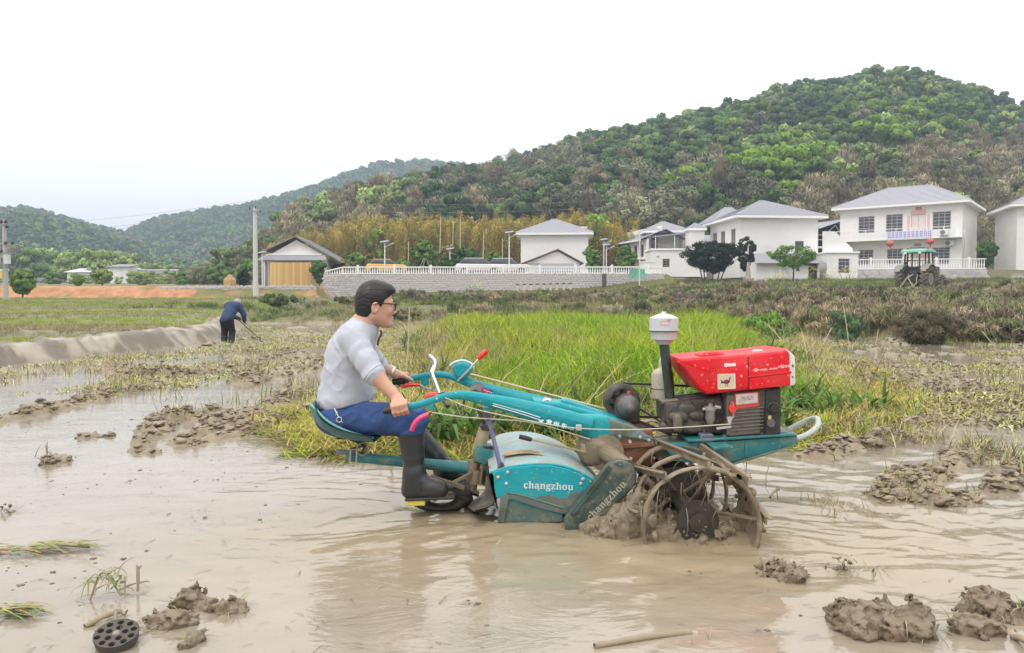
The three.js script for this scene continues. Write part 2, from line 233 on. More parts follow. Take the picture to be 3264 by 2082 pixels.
function sheet(rows, cols, half, height, color) {
  const nr = rows.length, P = new Float32Array(nr * cols * 3), C = color && new Float32Array(nr * cols * 3), U = new Float32Array(nr * cols * 2), idx = []; let q = 0;
  rows.forEach((d) => { const w = half(d); for (let j = 0; j < cols; j++, q++) { const x = (j / (cols - 1) * 2 - 1) * w, y = height(x, d); P.set([x, y, -d], q * 3); U.set([x, d], q * 2); if (C) C.set(color(x, d, y), q * 3); } });
  for (let i = 0; i < nr - 1; i++) for (let j = 0; j < cols - 1; j++) { const a = i * cols + j, b = a + 1, c = a + cols, e = c + 1; idx.push(a, b, e, a, e, c); }
  const g = new THREE.BufferGeometry(); g.setAttribute('position', new THREE.BufferAttribute(P, 3)); g.setAttribute('uv', new THREE.BufferAttribute(U, 2)); if (C) g.setAttribute('color', new THREE.BufferAttribute(C, 3)); g.setIndex(idx); g.computeVertexNormals(); return g;
}
const rowsNear = [], rowsFar = []; for (let d = .9; d < FIELD_END; d *= 1.0062) rowsNear.push(d); rowsNear.push(FIELD_END);
for (let d = FIELD_END; d < 1600;) { rowsFar.push(d); d += d < 84 ? .35 : d * .03; }
const wide = (d) => 3.2 + .95 * d;
const mudBump = noiseTex(512, (u, v) => { const k = .5 + .32 * tileF(u, v, 14, 5) + .16 * Math.abs(tileF(u, v, 40, 3, 5)); return [k, k, k]; }); mudBump.repeat.set(.8, .8);
const mudMat = new THREE.MeshStandardMaterial({ vertexColors: true, roughness: .5, bumpMap: mudBump, bumpScale: .02, side: THREE.DoubleSide });
const soilMat = new THREE.MeshStandardMaterial({ vertexColors: true, roughness: .95, side: THREE.DoubleSide });
solo('mud_field', sheet(rowsNear, 620, wide, land, soil), mudMat, 'wet ploughed mud of the paddy field', null, null, 'structure');
solo('terrain', sheet(rowsFar, 420, wide, land, soil), soilMat, 'terraced ground rising to the village', null, null, 'structure');
{ const g = new THREE.PlaneGeometry(5000, 5000); g.rotateX(-Math.PI / 2); solo('ground', g.translate(0, -.6, 0), mat(.16, .14, .08, .95), 'wide flat ground under the fields', null, null, 'structure'); }
// muddy water standing in the field
const calmSpots = px([[300, 1450], [500, 1650], [800, 1560], [200, 1900], [2750, 1900], [2500, 2010], [1350, 1850], [1750, 1960]]);
function ripple(x, d) {
  const tiller = segDist(x, d, [-.9, 4.3], [1.35, 4.1]), wake = Math.exp(-((tiller / 1.0) ** 2)), ahead = x > .4 ? Math.exp(-(((d - 4.6) / 2.1) ** 2)) : 0;
  let calm = 1; for (const s of calmSpots) calm = Math.min(calm, .12 + sstep(.3, 1.5, Math.hypot(x - s[0], (d - s[1]) * 1.2)));
  return clamp(wake * .95 + ahead * .55 + (.13 + .3 * Math.max(0, fbm(x * .7 + 8, d * .9, 0, 3))) * calm * (x < -1 ? .35 : 1), 0, 1.1);
}
function waterY(x, d) {
  const A = ripple(x, d); if (d > 16) return .004 * noise(x * 1.2, d * 1.2);
  const wx = x + .3 * noise(x * 1.1, d * 1.1), wd = d + .25 * noise(x * .9 + 4, d * 1.3);
  let h = A * (.011 * noise(wx * 2.2, wd * 4.4) + .0075 * noise(wx * 5.5 + 2, wd * 10) + .0042 * noise(wx * 11, wd * 22 + 6)) + .0012 * noise(x * 2, d * 3);
  const tx = x - 1.0, td = d - 3.95, r = Math.hypot(tx, td); h += .016 * Math.sin(r * 15) * Math.exp(-r * 1.9) * (.7 + .5 * noise(x * 3, d * 3)) + .018 * Math.exp(-((r / .4) ** 2));
  return h;
}
const waterRows = []; for (let d = .9; d < 37.2; d *= 1.0046) waterRows.push(d);
const waterBump = noiseTex(512, (u, v) => { const k = .5 + .4 * tileF(u, v, 20, 4, 2); return [k, k, k]; }); waterBump.repeat.set(1.1, 1.7);
function waterCol(x, d) { const k = .5 + .5 * fbm(x * .8, d * 1.3, 0, 4), c = sstep(.25, .75, k); const stir = Math.exp(-(segDist(x, d, [-.6, 3.9], [1.6, 3.7]) ** 2) / .9); const f = .97 + .06 * noise(x * 6, d * 15); return [lerp(lerp(.27, .31, c), .31, stir) * f, lerp(lerp(.23, .27, c), .245, stir) * f, lerp(lerp(.175, .215, c), .155, stir) * f]; }
solo('muddy_water', sheet(waterRows, 700, (d) => Math.min(3.2 + .95 * d, 16), waterY, waterCol), new THREE.MeshPhysicalMaterial({ vertexColors: true, roughness: .06, ior: 1.6, bumpMap: waterBump, bumpScale: .0022, side: THREE.DoubleSide }), 'shallow muddy water flooding the paddy field', null, null, 'structure');

const mudLump = new THREE.MeshStandardMaterial({ color: rgb(.23, .18, .12), roughness: .5, side: THREE.DoubleSide });
// ================================================================ GRASS AND WEEDS (uncountable)
function blade(g, base, yaw, lean, len, w, curl, col, seg = 3) {
  const cx = Math.cos(yaw), cz = Math.sin(yaw), P = g.p, C = g.c, I = g.i, b0 = P.length / 3;
  for (let i = 0; i <= seg; i++) { const t = i / seg, a = lean + curl * t * t, r = Math.sin(a) * len * t, y = Math.cos(a) * len * t, ww = w * (1 - .85 * t * t); P.push(base[0] + cx * r - cz * ww, base[1] + y, base[2] + cz * r + cx * ww, base[0] + cx * r + cz * ww, base[1] + y, base[2] + cz * r - cx * ww); C.push(...col, ...col); if (i < seg) { const k = b0 + i * 2; I.push(k, k + 1, k + 3, k, k + 3, k + 2); } }
}
function fromRaw(g) { const b = new THREE.BufferGeometry(); b.setAttribute('position', new THREE.Float32BufferAttribute(g.p, 3)); b.setAttribute('color', new THREE.Float32BufferAttribute(g.c, 3)); b.setIndex(g.i); b.computeVertexNormals(); return b; }
function tuft(seed, n, spread, len, w, lean, curl, cols) { const r = rng(seed), g = { p: [], c: [], i: [] }; for (let i = 0; i < n; i++) { const a = r() * 6.28, s = Math.sqrt(r()) * spread, c = cols[Math.floor(r() * cols.length)], k = .8 + r() * .4; blade(g, [Math.cos(a) * s, -.02, Math.sin(a) * s], r() * 6.28, lean * (.2 + r()), len * (.55 + .6 * r()), w * (.7 + .6 * r()), curl * (.4 + r()), c.map((e) => e * k)); } return fromRaw(g); }
const leafMat = new THREE.MeshPhysicalMaterial({ vertexColors: true, roughness: .85, transmission: .35, thickness: 0, side: THREE.DoubleSide, specularIntensity: .15 });
const dryMat = new THREE.MeshStandardMaterial({ vertexColors: true, roughness: .95, side: THREE.DoubleSide });
const G1 = [.29, .4, .03], G2 = [.18, .31, .025], G3 = [.42, .47, .06], Y1 = [.5, .44, .14], Y2 = [.42, .36, .16], B1 = [.27, .21, .12], B2 = [.17, .13, .09], B3 = [.35, .29, .19], DG = [.07, .14, .03];
const greenT = [1, 2, 3].map((s) => tuft(s, 16, .16, .46, .006, .35, .5, [G1, G2, G3, G1])), yellowT = [4, 5].map((s) => tuft(s, 18, .2, .42, .0055, .9, .8, [Y1, G3, Y2, G3, G1])), flatT = [6, 7].map((s) => tuft(s, 16, .22, .38, .006, 1.5, .25, [Y1, Y2, B3, G3, G1])), dryT = [8, 9, 10].map((s) => tuft(s, 30, .3, 0.5, .0045, .7, .7, [B1, B2, B3, Y2, B1, [.2, .19, .09]])), darkT = [11, 12].map((s) => tuft(s, 26, .3, .4, .01, .8, .5, [[.1, .17, .04], [.13, .22, .055], B2, [.09, .15, .04]]));
const shortT = [13, 14].map((s) => tuft(s, 24, .3, .24, .006, .7, .6, [[.2, .29, .055], [.26, .34, .07], [.32, .35, .1], [.3, .27, .13], [.16, .24, .05]]));
function spread(n, seed, pick) { const r = rng(seed), out = []; for (let k = 0, tries = 0; k < n && tries < n * 30; tries++) { const e = pick(r); if (e) { out.push(e); k++; } } return out; }
const tint = (r, a = .25) => { const k = 1 - a / 2 + r() * a; return rgb(k * (1 + (r() - .5) * .12), k, k * (1 + (r() - .5) * .15)); };
const brownish = (r) => { const k = .6 + .6 * r(); return rgb(k, k * (.82 + .14 * r()), k * .85); };
const gb = [Math.min(...grassPoly.map((p) => p[0])), Math.max(...grassPoly.map((p) => p[0])), Math.min(...grassPoly.map((p) => p[1])), Math.max(...grassPoly.map((p) => p[1]))];
const gEdge = [...grassPoly, grassPoly[0]];
function inGrass(r) { const dd = gb[2] + (gb[3] - gb[2]) * Math.pow(r(), 1.6), x = lerp(gb[0], gb[1], r()); return inPoly(x, dd, grassPoly) ? [x, dd] : null; }
const patchH = (x, d) => .62 + .75 * (.5 + .5 * fbm(x * .55 + 2, d * .4, 0, 3)) - .25 * Math.max(0, noise(x * 1.7, d * 1.3)) - (.5 + .15 * noise(x * 2, 4)) * (1 - sstep(5.9, 8.8, d + (x < -.3 ? -.6 : 0)));
const patchC = (x, d, r) => { const k = fbm(x * .45 + 30, d * .3, 0, 3) + .5 * (r() - .5), f = .8 + .4 * r(); return rgb(f * (1 + .35 * k), f * (1 + .06 * k), f * (1 + .3 * k)); };
for (let k = 0; k < 3; k++) instanced('grass', greenT[k], leafMat, spread(3400, 20 + k, (r) => { const p = inGrass(r); if (!p) return null; const e = polyDist(p[0], p[1], gEdge); if (e < .8 && r() < .9) return null; const patch = .5 + .5 * fbm(p[0] * .5, p[1] * .35, 0, 3); if (r() > .25 + patch) return null; const s = (.7 + .55 * r()) * sstep(-.4, 2.4, e) * patchH(...p) * (1 + .014 * p[1]); return { m: M4([p[0], land(...p) - .01, -p[1]], r() * 6.28, s, (r() - .5) * .5, (r() - .5) * .5), c: patchC(p[0], p[1], r) }; }), 'tall bright green grass left standing in the field', 'grass');
for (let k = 0; k < 2; k++) instanced('yellowing_grass', yellowT[k], leafMat, spread(2300, 30 + k, (r) => { const p = inGrass(r); if (!p) return null; const e = polyDist(p[0], p[1], gEdge); if (r() > (e < 1.3 ? .95 : .35)) return null; return { m: M4([p[0], land(...p) - .01, -p[1]], r() * 6.28, (.5 + .55 * r()) * (.4 + .6 * sstep(0, 1.5, e)) * patchH(...p), (r() - .5) * (e < .9 ? 1.9 : .8), (r() - .5) * (e < .9 ? 1.9 : .8)), c: patchC(p[0], p[1], r) }; }), 'yellowing grass stems round the edge of the uncut patch', 'grass');
{ const stalk = tuft(21, 7, .2, .75, .004, .5, .25, [B1, B3, Y2, B2]), weed = tuft(22, 22, .2, .34, .02, .9, .7, [[.12, .22, .05], [.16, .28, .06], DG]);
  instanced('dry_stems', stalk, dryMat, spread(700, 35, (r) => { const p = inGrass(r); if (!p || fbm(p[0] * .8, p[1] * .6, 0, 2) < -.1) return null; return { m: M4([p[0], land(...p), -p[1]], r() * 6.28, .6 + .6 * r(), (r() - .5) * .9, (r() - .5) * .9), c: tint(r, .5) }; }), 'dry stems standing among the uncut grass', 'grass');
  instanced('broadleaf_weeds', weed, leafMat, spread(420, 36, (r) => { const p = inGrass(r); if (!p || fbm(p[0] * .7 + 9, p[1] * .5, 0, 2) < .05) return null; return { m: M4([p[0], land(...p), -p[1]], r() * 6.28, .6 + .8 * r()), c: tint(r, .5) }; }), 'darker broad-leaved weeds among the uncut grass', 'weeds'); }
const strawPoly = px([[800, 1372], [930, 1312], [1090, 1285], [1300, 1270], [1330, 1380], [1240, 1435], [1010, 1440], [860, 1405]]);
{ const b = [Math.min(...strawPoly.map((q) => q[0])), Math.max(...strawPoly.map((q) => q[0])), Math.min(...strawPoly.map((q) => q[1])), Math.max(...strawPoly.map((q) => q[1]))], inStraw = (r) => { const x = lerp(b[0], b[1], r()), d = lerp(b[2], b[3], r()); return inPoly(x, d, strawPoly) && r() < .35 + .65 * sstep(b[0], b[0] + 1.1, x) ? [x, d] : null; };
  flatT.forEach((g, k) => instanced('trampled_straw', g, dryMat, spread(360, 140 + k, (r) => { const p = inStraw(r); return p && { m: M4([p[0], Math.max(.01, land(...p)) + .03 * r(), -p[1]], r() * 6.28, .35 + .5 * r(), 0, 0, .14 + .2 * r()), c: brownish(r) }; }), 'trampled straw and grass heaped behind the seat', 'straw'));
  instanced('trampled_straw', yellowT[0], dryMat, spread(150, 145, (r) => { const p = inStraw(r); return p && { m: M4([p[0], Math.max(.0, land(...p)), -p[1]], r() * 6.28, .2 + .25 * r(), (r() - .5) * 2, (r() - .5) * 2), c: brownish(r) }; }), 'bent yellow stems in the trampled straw', 'straw'); }
const nearGrass = (x, d) => polyDist(x, d, gEdge);
for (let k = 0; k < 2; k++) instanced('cut_grass', flatT[k], dryMat, spread(2600, 40 + k, (r) => { const a = Math.floor(r() * (gEdge.length - 1)), t = r(), x = lerp(gEdge[a][0], gEdge[a + 1][0], t) + (r() - .5) * 1.2, d = lerp(gEdge[a][1], gEdge[a + 1][1], t) + (r() - .55) * .8; if (d > 20 && r() < .5) return null; return { m: M4([x, Math.max(.005, land(x, d)), -d], r() * 6.28, .45 + .5 * r(), 0, 0, .16 + .2 * r()), c: brownish(r) }; }), 'flattened straw-coloured grass strewn along the patch edge', 'cut grass');
// scraps of weed and straw lying on the mud
const scrapT = [15, 16, 17].map((s) => tuft(s, 9, .13, .22, .006, 1.75, .2, s === 16 ? [G3, G1, Y2, [.2, .25, .06]] : [B2, B1, [.09, .07, .05], Y2, B1]));
for (let k = 0; k < 3; k++) instanced('straw_litter', scrapT[k], dryMat, spread(k === 1 ? 1500 : 1700, 50 + k, (r) => { const d = 2.2 * Math.pow(16, r()), x = (r() * 2 - 1) * (.7 * d + .6); if (x < leftEdge(Math.min(d, 37)) || d > backEdge(x) || inPoly(x, d, grassPoly)) return null; const f = fbm(x * 1.1 + 60, d * .9, 0, 4), z = (d > 9 ? .1 : x > 3.2 && d > 5 ? .05 : -.3) + (land(x, d) > 0 ? .3 : -.12); if (f + z < r() * .55) return null; return { m: M4([x, Math.max(.004, land(x, d)), -d], r() * 6.28, (.35 + .6 * r()) * (d < 5 ? .55 : 1)), c: tint(r, .6) }; }), 'scraps of weed and straw lying on the wet mud', 'straw litter');
{ const lumpG = [1, 2, 3].map((k) => { const g = mergeVertices(new THREE.IcosahedronGeometry(1, 3).deleteAttribute('uv').deleteAttribute('normal')); g.computeVertexNormals(); return jitter(jitter(g, .8, 1.3, k * 7), .5, 3.7, k); }); lumpG.forEach((g, k) => instanced('mud_lumps', g, mudLump, spread(2300, 90 + k, (r) => { const d = 4.3 * Math.pow(6.5, r()), x = (r() * 2 - 1) * (.68 * d + .5); if (x < leftEdge(d) || d > backEdge(x) || inPoly(x, d, grassPoly) || x > -1.6 && x < 1.9 && d < 5.6) return null; const h = land(x, d); if (h < -.012 || r() > .2 + h * 9) return null; const s = (.01 + .034 * r() * r() * r()) * (1 + d * .03); return { m: M4([x, h - s * .1, -d], r() * 6.28, s * 1.3, 0, 0, s * (.4 + .5 * r())), c: tint(r, .6) }; }), 'crumbled wet clods lying along the ploughed ridges', 'mud')); }
{ const chopT = tuft(23, 26, .3, .12, .009, 1.3, .5, [[.46, .44, .19], [.38, .4, .14], [.5, .44, .25], [.34, .33, .13], [.24, .19, .12]]); instanced('chopped_weed', chopT, dryMat, spread(1700, 58, (r) => { const d = 9.5 + 26 * Math.pow(r(), 1.3), x = lerp(leftEdge(Math.min(d, 37)) + .2, 2, Math.pow(r(), .8)); if (inPoly(x, d, grassPoly) || d > backEdge(x) || fbm(x * .6 + 11, d * .45, 0, 4) < -.05 + .25 * r()) return null; return { m: M4([x, Math.max(.006, land(x, d)), -d], r() * 6.28, .5 + .8 * r(), 0, 0, .35 + .4 * r()), c: tint(r, .5) }; }), 'pale chopped weed scattered over the ploughed mud', 'weeds'); instanced('chopped_weed', chopT, dryMat, spread(900, 59, (r) => { const d = 7 + 14 * r(), x = 3 + r() * (.66 * d - 2.4); if (inPoly(x, d, grassPoly) || d > backEdge(x) || fbm(x * .8 + 31, d * .6, 0, 4) < .02 + .2 * r()) return null; return { m: M4([x, Math.max(.006, land(x, d)), -d], r() * 6.28, .5 + .8 * r(), 0, 0, .4 + .5 * r()), c: tint(r, .5) }; }), 'pale chopped weed scattered along the right-hand track', 'weeds'); }
{ const bit = mergeVertices(new THREE.IcosahedronGeometry(1, 2).deleteAttribute('uv').deleteAttribute('normal')); bit.computeVertexNormals(); jitter(bit, 1.1, 1.9, 4); instanced('floating_bits', bit, new THREE.MeshStandardMaterial({ color: rgb(.15, .12, .085), roughness: .6, side: THREE.DoubleSide }), spread(520, 61, (r) => { const d = 2.3 * Math.pow(5, r()), x = (r() * 2 - 1) * (.7 * d + .3); if (x < leftEdge(d) || d > backEdge(x) || inPoly(x, d, grassPoly) || x > -1.2 && x < 1.7 && d < 4.8 && d > 3.3 || fbm(x * .9, d * .7 + 3, 0, 3) < -.12 + .3 * r()) return null; const s = .002 + .011 * r() * r() * r(); return { m: M4([x, .001, -d], r() * 6.28, s * 2, 0, 0, s * .45), c: tint(r, .9) }; }), 'small dark crumbs floating on the muddy water', 'debris'); }
// single stems floating in the water
{ const g = { p: [], c: [], i: [] }; blade(g, [0, 0, 0], 0, 1.53, 1, .012, .12, [.16, .13, .09], 3); blade(g, [.01, .004, 0], .3, 1.5, .7, .008, -.1, [.26, .22, .14], 3);
  instanced('floating_stems', fromRaw(g), dryMat, spread(1500, 60, (r) => { const d = 2.1 * Math.pow(6, r()), x = (r() * 2 - 1) * (.72 * d + .3); if (x < leftEdge(d) || d > backEdge(x) || inPoly(x, d, grassPoly) || (x > -1 && x < 1.7 && d < 4.8 && d > 3.4)) return null; return { m: M4([x, .003 + Math.max(0, land(x, d)), -d], r() * 6.28, .02 + .12 * r() * r()), c: tint(r, .9) }; }), 'thin broken stems floating on the muddy water', 'stems'); }
// banks and terraces
const wild = (sel, n, seed, proto, name, label, s0 = .8, s1 = 1.5, m = dryMat) => proto.forEach((p, k) => instanced(name, p, m, spread(Math.round(n / proto.length), seed + k, (r) => { const d = 13 * Math.pow(7, r()), x = (r() * 2 - 1) * (.7 * d + 2), rr = d - backEdge(x), L = leftEdge(Math.min(d, 37)) - x; if (rr < -.2 && (L < .75 || d > 37)) return null; if (d > 66 && x < -15.5 || d > 59 && x < -25 && r() < .6 || d > 67.6 && x < 14 || d > 79) return null; const q = sel(x, d, rr, L, r); if (!q) return null; return { m: M4([x, land(x, d) - .03, -d], r() * 6.28, (s0 + (s1 - s0) * r()) * (1 + d * .007) * q), c: tint(r, .5) }; }), label, 'weeds'));
const F1 = (x, d) => fbm(x * .22 + 5, d * .16, 0, 3), band = (x, d) => Math.sin(d * .62 + 1.5 * noise(x * .15, 3));
wild((x, d, rr, L, r) => { const k = F1(x, d); if (L > 0 && d < 37 || x < -11) { const v = band(x, d); return v > -.35 && r() < .95 ? (d > 37 ? .55 : .42) : 0; } return k > -.16 && r() < .85 ? .7 : 0; }, 9000, 70, shortT, 'bank_grass', 'short green grass on the field banks', .8, 1.5, leafMat);
wild((x, d, rr, L, r) => (L > .9 && d < 37 || x < -12 && d < 56) && band(x, d) > -.1 ? .5 : 0, 4200, 67, [tuft(24, 26, .3, .24, .006, .6, .5, [G1, G2, [.24, .36, .03], G3]), tuft(25, 26, .3, .24, .006, .7, .6, [G1, G3, [.34, .42, .05]])], 'plot_grass', 'bright green grass on the plot behind the dyke', .7, 1.3, leafMat);
wild((x, d, rr, L, r) => { const k = F1(x, d); if (L > 0 && d < 37 || x < -11) return band(x, d) < -.2 ? (.3 + .15 * r()) : (r() < .06 ? .3 : 0); return r() < (k < -.02 ? .85 : .16) ? .45 + .35 * r() : 0; }, 7600, 75, dryT, 'dry_weeds', 'dry brown weeds covering the terrace banks', .7, 1.2);
wild((x, d, rr, L, r) => { if (x < -4 && !(d > 38 && d < 54 && x > -19)) return 0; const k = fbm(x * .3, d * .3 + 20, 0, 3); return k > .1 || rr < 3 && r() < .35 ? .75 : 0; }, 3400, 80, darkT, 'dark_weeds', 'dark leafy weeds growing on the banks', .7, 1.4, leafMat);
wild((x, d, rr, L, r) => (x > 2 && rr > 0 && rr < 7 && fbm(x * .6, d * .4, 0, 2) > .1) ? .75 : 0, 700, 85, [tuft(18, 26, .16, .95, .004, .28, .35, [B3, Y2, B1, B3]), tuft(19, 30, .3, .7, .007, .75, .6, [B2, [.13, .1, .075], B1])], 'dead_stalks', 'tall dead grass stalks and brown brush', .5, 1.0);
// low pale plants with yellow flowers on the right bank
{ const r0 = rng(99), g = { p: [], c: [], i: [] }; for (let i = 0; i < 26; i++) { const a = r0() * 6.28, s = r0() * .3; blade(g, [Math.cos(a) * s, 0, Math.sin(a) * s], r0() * 6.28, .3 * r0(), .5 + .3 * r0(), .006, .3, [.2, .3, .07]); for (let k = 0; k < 3; k++) blade(g, [Math.cos(a) * s + .06 * (r0() - .5), .45 + .3 * r0(), Math.sin(a) * s], r0() * 6.28, 1.2, .05, .02, .1, [.75, .68, .12], 1); }
  const gg = fromRaw(g); instanced('flowering_weeds', gg, dryMat, [[2460, 915, 52], [2490, 922, 50], [2590, 905, 56], [2630, 908, 56], [2650, 912, 55], [2700, 920, 50], [1530, 905, 62], [1515, 925, 60]].map(([u, v, d], i) => { const p = at(u, v, d); return { m: M4([p.x, land(p.x, d), -d], i, 1.5 + .3 * (i % 3)) }; }), 'yellow flowering weeds on the terrace', 'weeds'); }
// ================================================================ TREES
function leafCloud(seed, o) { // many leaf-sized faces in clumps spread through the crown
  const r = rng(seed), P = [], N = [], C = [], I = [], cl = [];
  for (let i = 0; i < o.clumps; i++) { const a = r() * 6.283, c = r() * 2 - 1, s = Math.sqrt(1 - c * c), k = .45 + .5 * Math.pow(r(), .6), low = c < 0 ? .75 : 1; cl.push([Math.cos(a) * s * o.R[0] * k * low, c * o.R[1] * k, Math.sin(a) * s * o.R[2] * k * low, (.2 + .2 * r()) * Math.min(...o.R) * (o.clumpSize ?? 1), .75 + .5 * r()]); }
  for (const [cx, cy, cz, cr, tone] of cl) for (let i = 0; i < o.leaves; i++) {
    const a = r() * 6.283, c = r() * 2 - 1, s = Math.sqrt(1 - c * c), k = cr * (.55 + .6 * Math.sqrt(r())), n = V(Math.cos(a) * s, c * .8 + .1, Math.sin(a) * s), p = V(cx + n.x * k, cy + n.y * k * .85, cz + n.z * k);
    const t = V(r() - .5, r() - .5, r() - .5).cross(n).normalize(), b = n.clone().cross(t).addScaledVector(V(0, -1, 0), o.droop ?? .2).normalize(), L = o.size * (.6 + .8 * r()), w = L * (o.ratio ?? .6), q = P.length / 3, f = tone * (.8 + .4 * r()), col = o.cols[Math.floor(r() * o.cols.length)];
    for (const [e, g] of [[-1, -1], [1, -1], [.7, 1], [-.7, 1]]) { P.push(p.x + t.x * w * e * .5 + b.x * L * g * .5, p.y + t.y * w * e * .5 + b.y * L * g * .5, p.z + t.z * w * e * .5 + b.z * L * g * .5); N.push(n.x, n.y, n.z); C.push(col[0] * f, col[1] * f, col[2] * f); }
    I.push(q, q + 1, q + 2, q, q + 2, q + 3);
  }
  const g = new THREE.BufferGeometry(); g.setAttribute('position', new THREE.Float32BufferAttribute(P, 3)); g.setAttribute('normal', new THREE.Float32BufferAttribute(N, 3)); g.setAttribute('color', new THREE.Float32BufferAttribute(C, 3)); g.setIndex(I); return g;
}
function limbs(seed, h, r0, crownBase, R, n = 6) { const r = rng(seed), L = [rod(V(0, -.3, 0), V(.1 * h * (r() - .5) * .3, h, 0), r0, r0 * .5, 7)]; for (let i = 0; i < n; i++) { const a = r() * 6.28, y0 = lerp(crownBase * .7, h, r()), e = V(Math.cos(a) * R[0] * .7, y0 + R[1] * (.3 + .6 * r()), Math.sin(a) * R[2] * .7), s = V(0, y0 * .9, 0), m = s.clone().lerp(e, .5).add(V(0, .1 * R[1], 0)); L.push(rod(s, m, r0 * .45, r0 * .3, 5), rod(m, e, r0 * .3, r0 * .12, 5)); } return merge(L); }
const barkMat = mat(.12, .095, .07, .95), greyBark = mat(.26, .23, .19, .95);
const crownMat = new THREE.MeshPhysicalMaterial({ vertexColors: true, roughness: .8, side: THREE.DoubleSide, specularIntensity: .35 });
const K = { dark: [[.065, .12, .04], [.08, .145, .045], [.055, .1, .04]], mid: [[.11, .19, .045], [.14, .22, .05], [.09, .16, .045]], lime: [[.2, .3, .03], [.16, .27, .03], [.13, .22, .03]], grey: [[.2, .2, .115], [.24, .225, .14], [.16, .175, .1]], brown: [[.31, .265, .16], [.26, .22, .135], [.36, .31, .18]], olive: [[.5, .4, .09], [.42, .35, .08], [.33, .3, .08], [.56, .43, .12]], pale: [[.24, .31, .09], [.28, .35, .11], [.2, .27, .09]] };
function protoTree(seed, kind, R, o = {}) { const trunkH = R[1] * .9, crown = leafCloud(seed, { R, clumps: 28, leaves: 165, size: .43, cols: K[kind], ...o }).translate(0, trunkH + R[1] * .45, 0); return { crown, trunk: limbs(seed + 50, trunkH + R[1] * .3, .2, trunkH, R, 5) }; }
const protos = { dark: [101, 102, 103].map((s, i) => protoTree(s, 'dark', [3.4 + i * .3, 2.8, 3.4])), mid: [111, 112, 113].map((s) => protoTree(s, 'mid', [3.4, 2.9, 3.3])), lime: [121, 122].map((s) => protoTree(s, 'lime', [3.6, 3, 3.5])), grey: [131, 132].map((s) => protoTree(s, 'grey', [3.2, 3, 3.2], { leaves: 80, size: .42, ratio: .4, clumpSize: 1.15 })), brown: [141, 142, 143].map((s) => protoTree(s, 'brown', [2.6, 3.4, 2.6], { leaves: 110, size: .55, ratio: .13, droop: -.9, clumpSize: 1.35 })), pale: [151, 152].map((s) => protoTree(s, 'pale', [3, 3.4, 3], { leaves: 55, size: .6 })) };
// ================================================================ HILLS
const hill = (o) => ({ ...o, point(u, t) {
  const d1 = o.d1(u), d0 = o.d0(u), d = t <= 1 ? lerp(d0, d1, t) : d1 + (t - 1) * (d1 - d0), ridge = at(u, interp(u, o.sky), d1).y - o.trees, y0 = o.y0;
  const h = t <= 1 ? lerp(y0, Math.max(ridge, y0), Math.pow(t, o.bend ?? .9) ) : lerp(ridge, y0, (t - 1) * 1.5), x = (u - 1632) / FOCAL * d; return V(x, h + o.rough * fbm(x * o.f, d * o.f + o.seed, 0, 3) * Math.min(1, t * 3) * (t > .85 ? .4 : 1), -d); } });
const nearSky = [[420, 930], [600, 880], [680, 850], [740, 812], [820, 745], [900, 705], [1000, 685], [1100, 650], [1200, 625], [1300, 592], [1400, 562], [1540, 532], [1620, 520], [1720, 492], [1800, 465], [1900, 432], [2030, 404], [2100, 395], [2200, 374], [2280, 347], [2400, 317], [2500, 287], [2560, 274], [2650, 262], [2750, 245], [2830, 230], [2900, 234], [2990, 252], [3050, 282], [3150, 307], [3264, 347], [3500, 420], [4200, 560]];
const H1 = hill({ sky: nearSky, d1: (u) => interp(u, [[420, 150], [1000, 185], [1600, 235], [3000, 240]]), d0: (u) => interp(u, [[420, 120], [1000, 104], [3264, 106]]), y0: 4.6, trees: 5.2, rough: 4, f: .03, seed: 3, bend: .95 });
const H2 = hill({ sky: [[200, 850], [380, 765], [430, 730], [500, 692], [560, 680], [680, 668], [790, 660], [900, 632], [1000, 600], [1100, 565], [1180, 533], [1250, 518], [1330, 513], [1430, 511], [1500, 524], [1600, 560], [1800, 600], [2400, 640]], d1: () => 640, d0: () => 400, y0: 9, trees: 4, rough: 14, f: .012, seed: 9, bend: .8 });
const H3 = hill({ sky: [[-1600, 560], [-900, 600], [-400, 640], [0, 664], [70, 657], [130, 665], [200, 689], [260, 704], [330, 723], [400, 740], [470, 765], [560, 800], [640, 850]], d1: () => 470, d0: () => 290, y0: 8, trees: 4, rough: 9, f: .016, seed: 21, bend: .85 });
function hillMesh(name, H, u0, u1, nu, col, label) { const nt = 60, P = [], I = [], C = []; for (let j = 0; j <= nt; j++) for (let i = 0; i <= nu; i++) { const p = H.point(lerp(u0, u1, i / nu), j / nt * 1.5); if (j === 0) p.y -= 3; P.push(p.x, p.y, p.z); const k = .8 + .4 * (noise(p.x * .2, p.z * .2) * .5 + .5); C.push(col[0] * k, col[1] * k, col[2] * k); }
  for (let j = 0; j < nt; j++) for (let i = 0; i < nu; i++) { const a = j * (nu + 1) + i; I.push(a, a + 1, a + nu + 2, a, a + nu + 2, a + nu + 1); }
  const g = new THREE.BufferGeometry(); g.setAttribute('position', new THREE.Float32BufferAttribute(P, 3)); g.setAttribute('color', new THREE.Float32BufferAttribute(C, 3)); g.setIndex(I); g.computeVertexNormals(); solo(name, g, soilMat, label, null, null, 'structure'); }
hillMesh('hill', H1, 420, 4100, 160, [.11, .1, .05], 'wooded hill behind the village');
hillMesh('far_hill', H2, 150, 2400, 120, [.05, .075, .03], 'distant blue-green wooded hill');
hillMesh('far_hill', H3, -1500, 640, 120, [.06, .08, .035], 'low wooded hill across the valley');
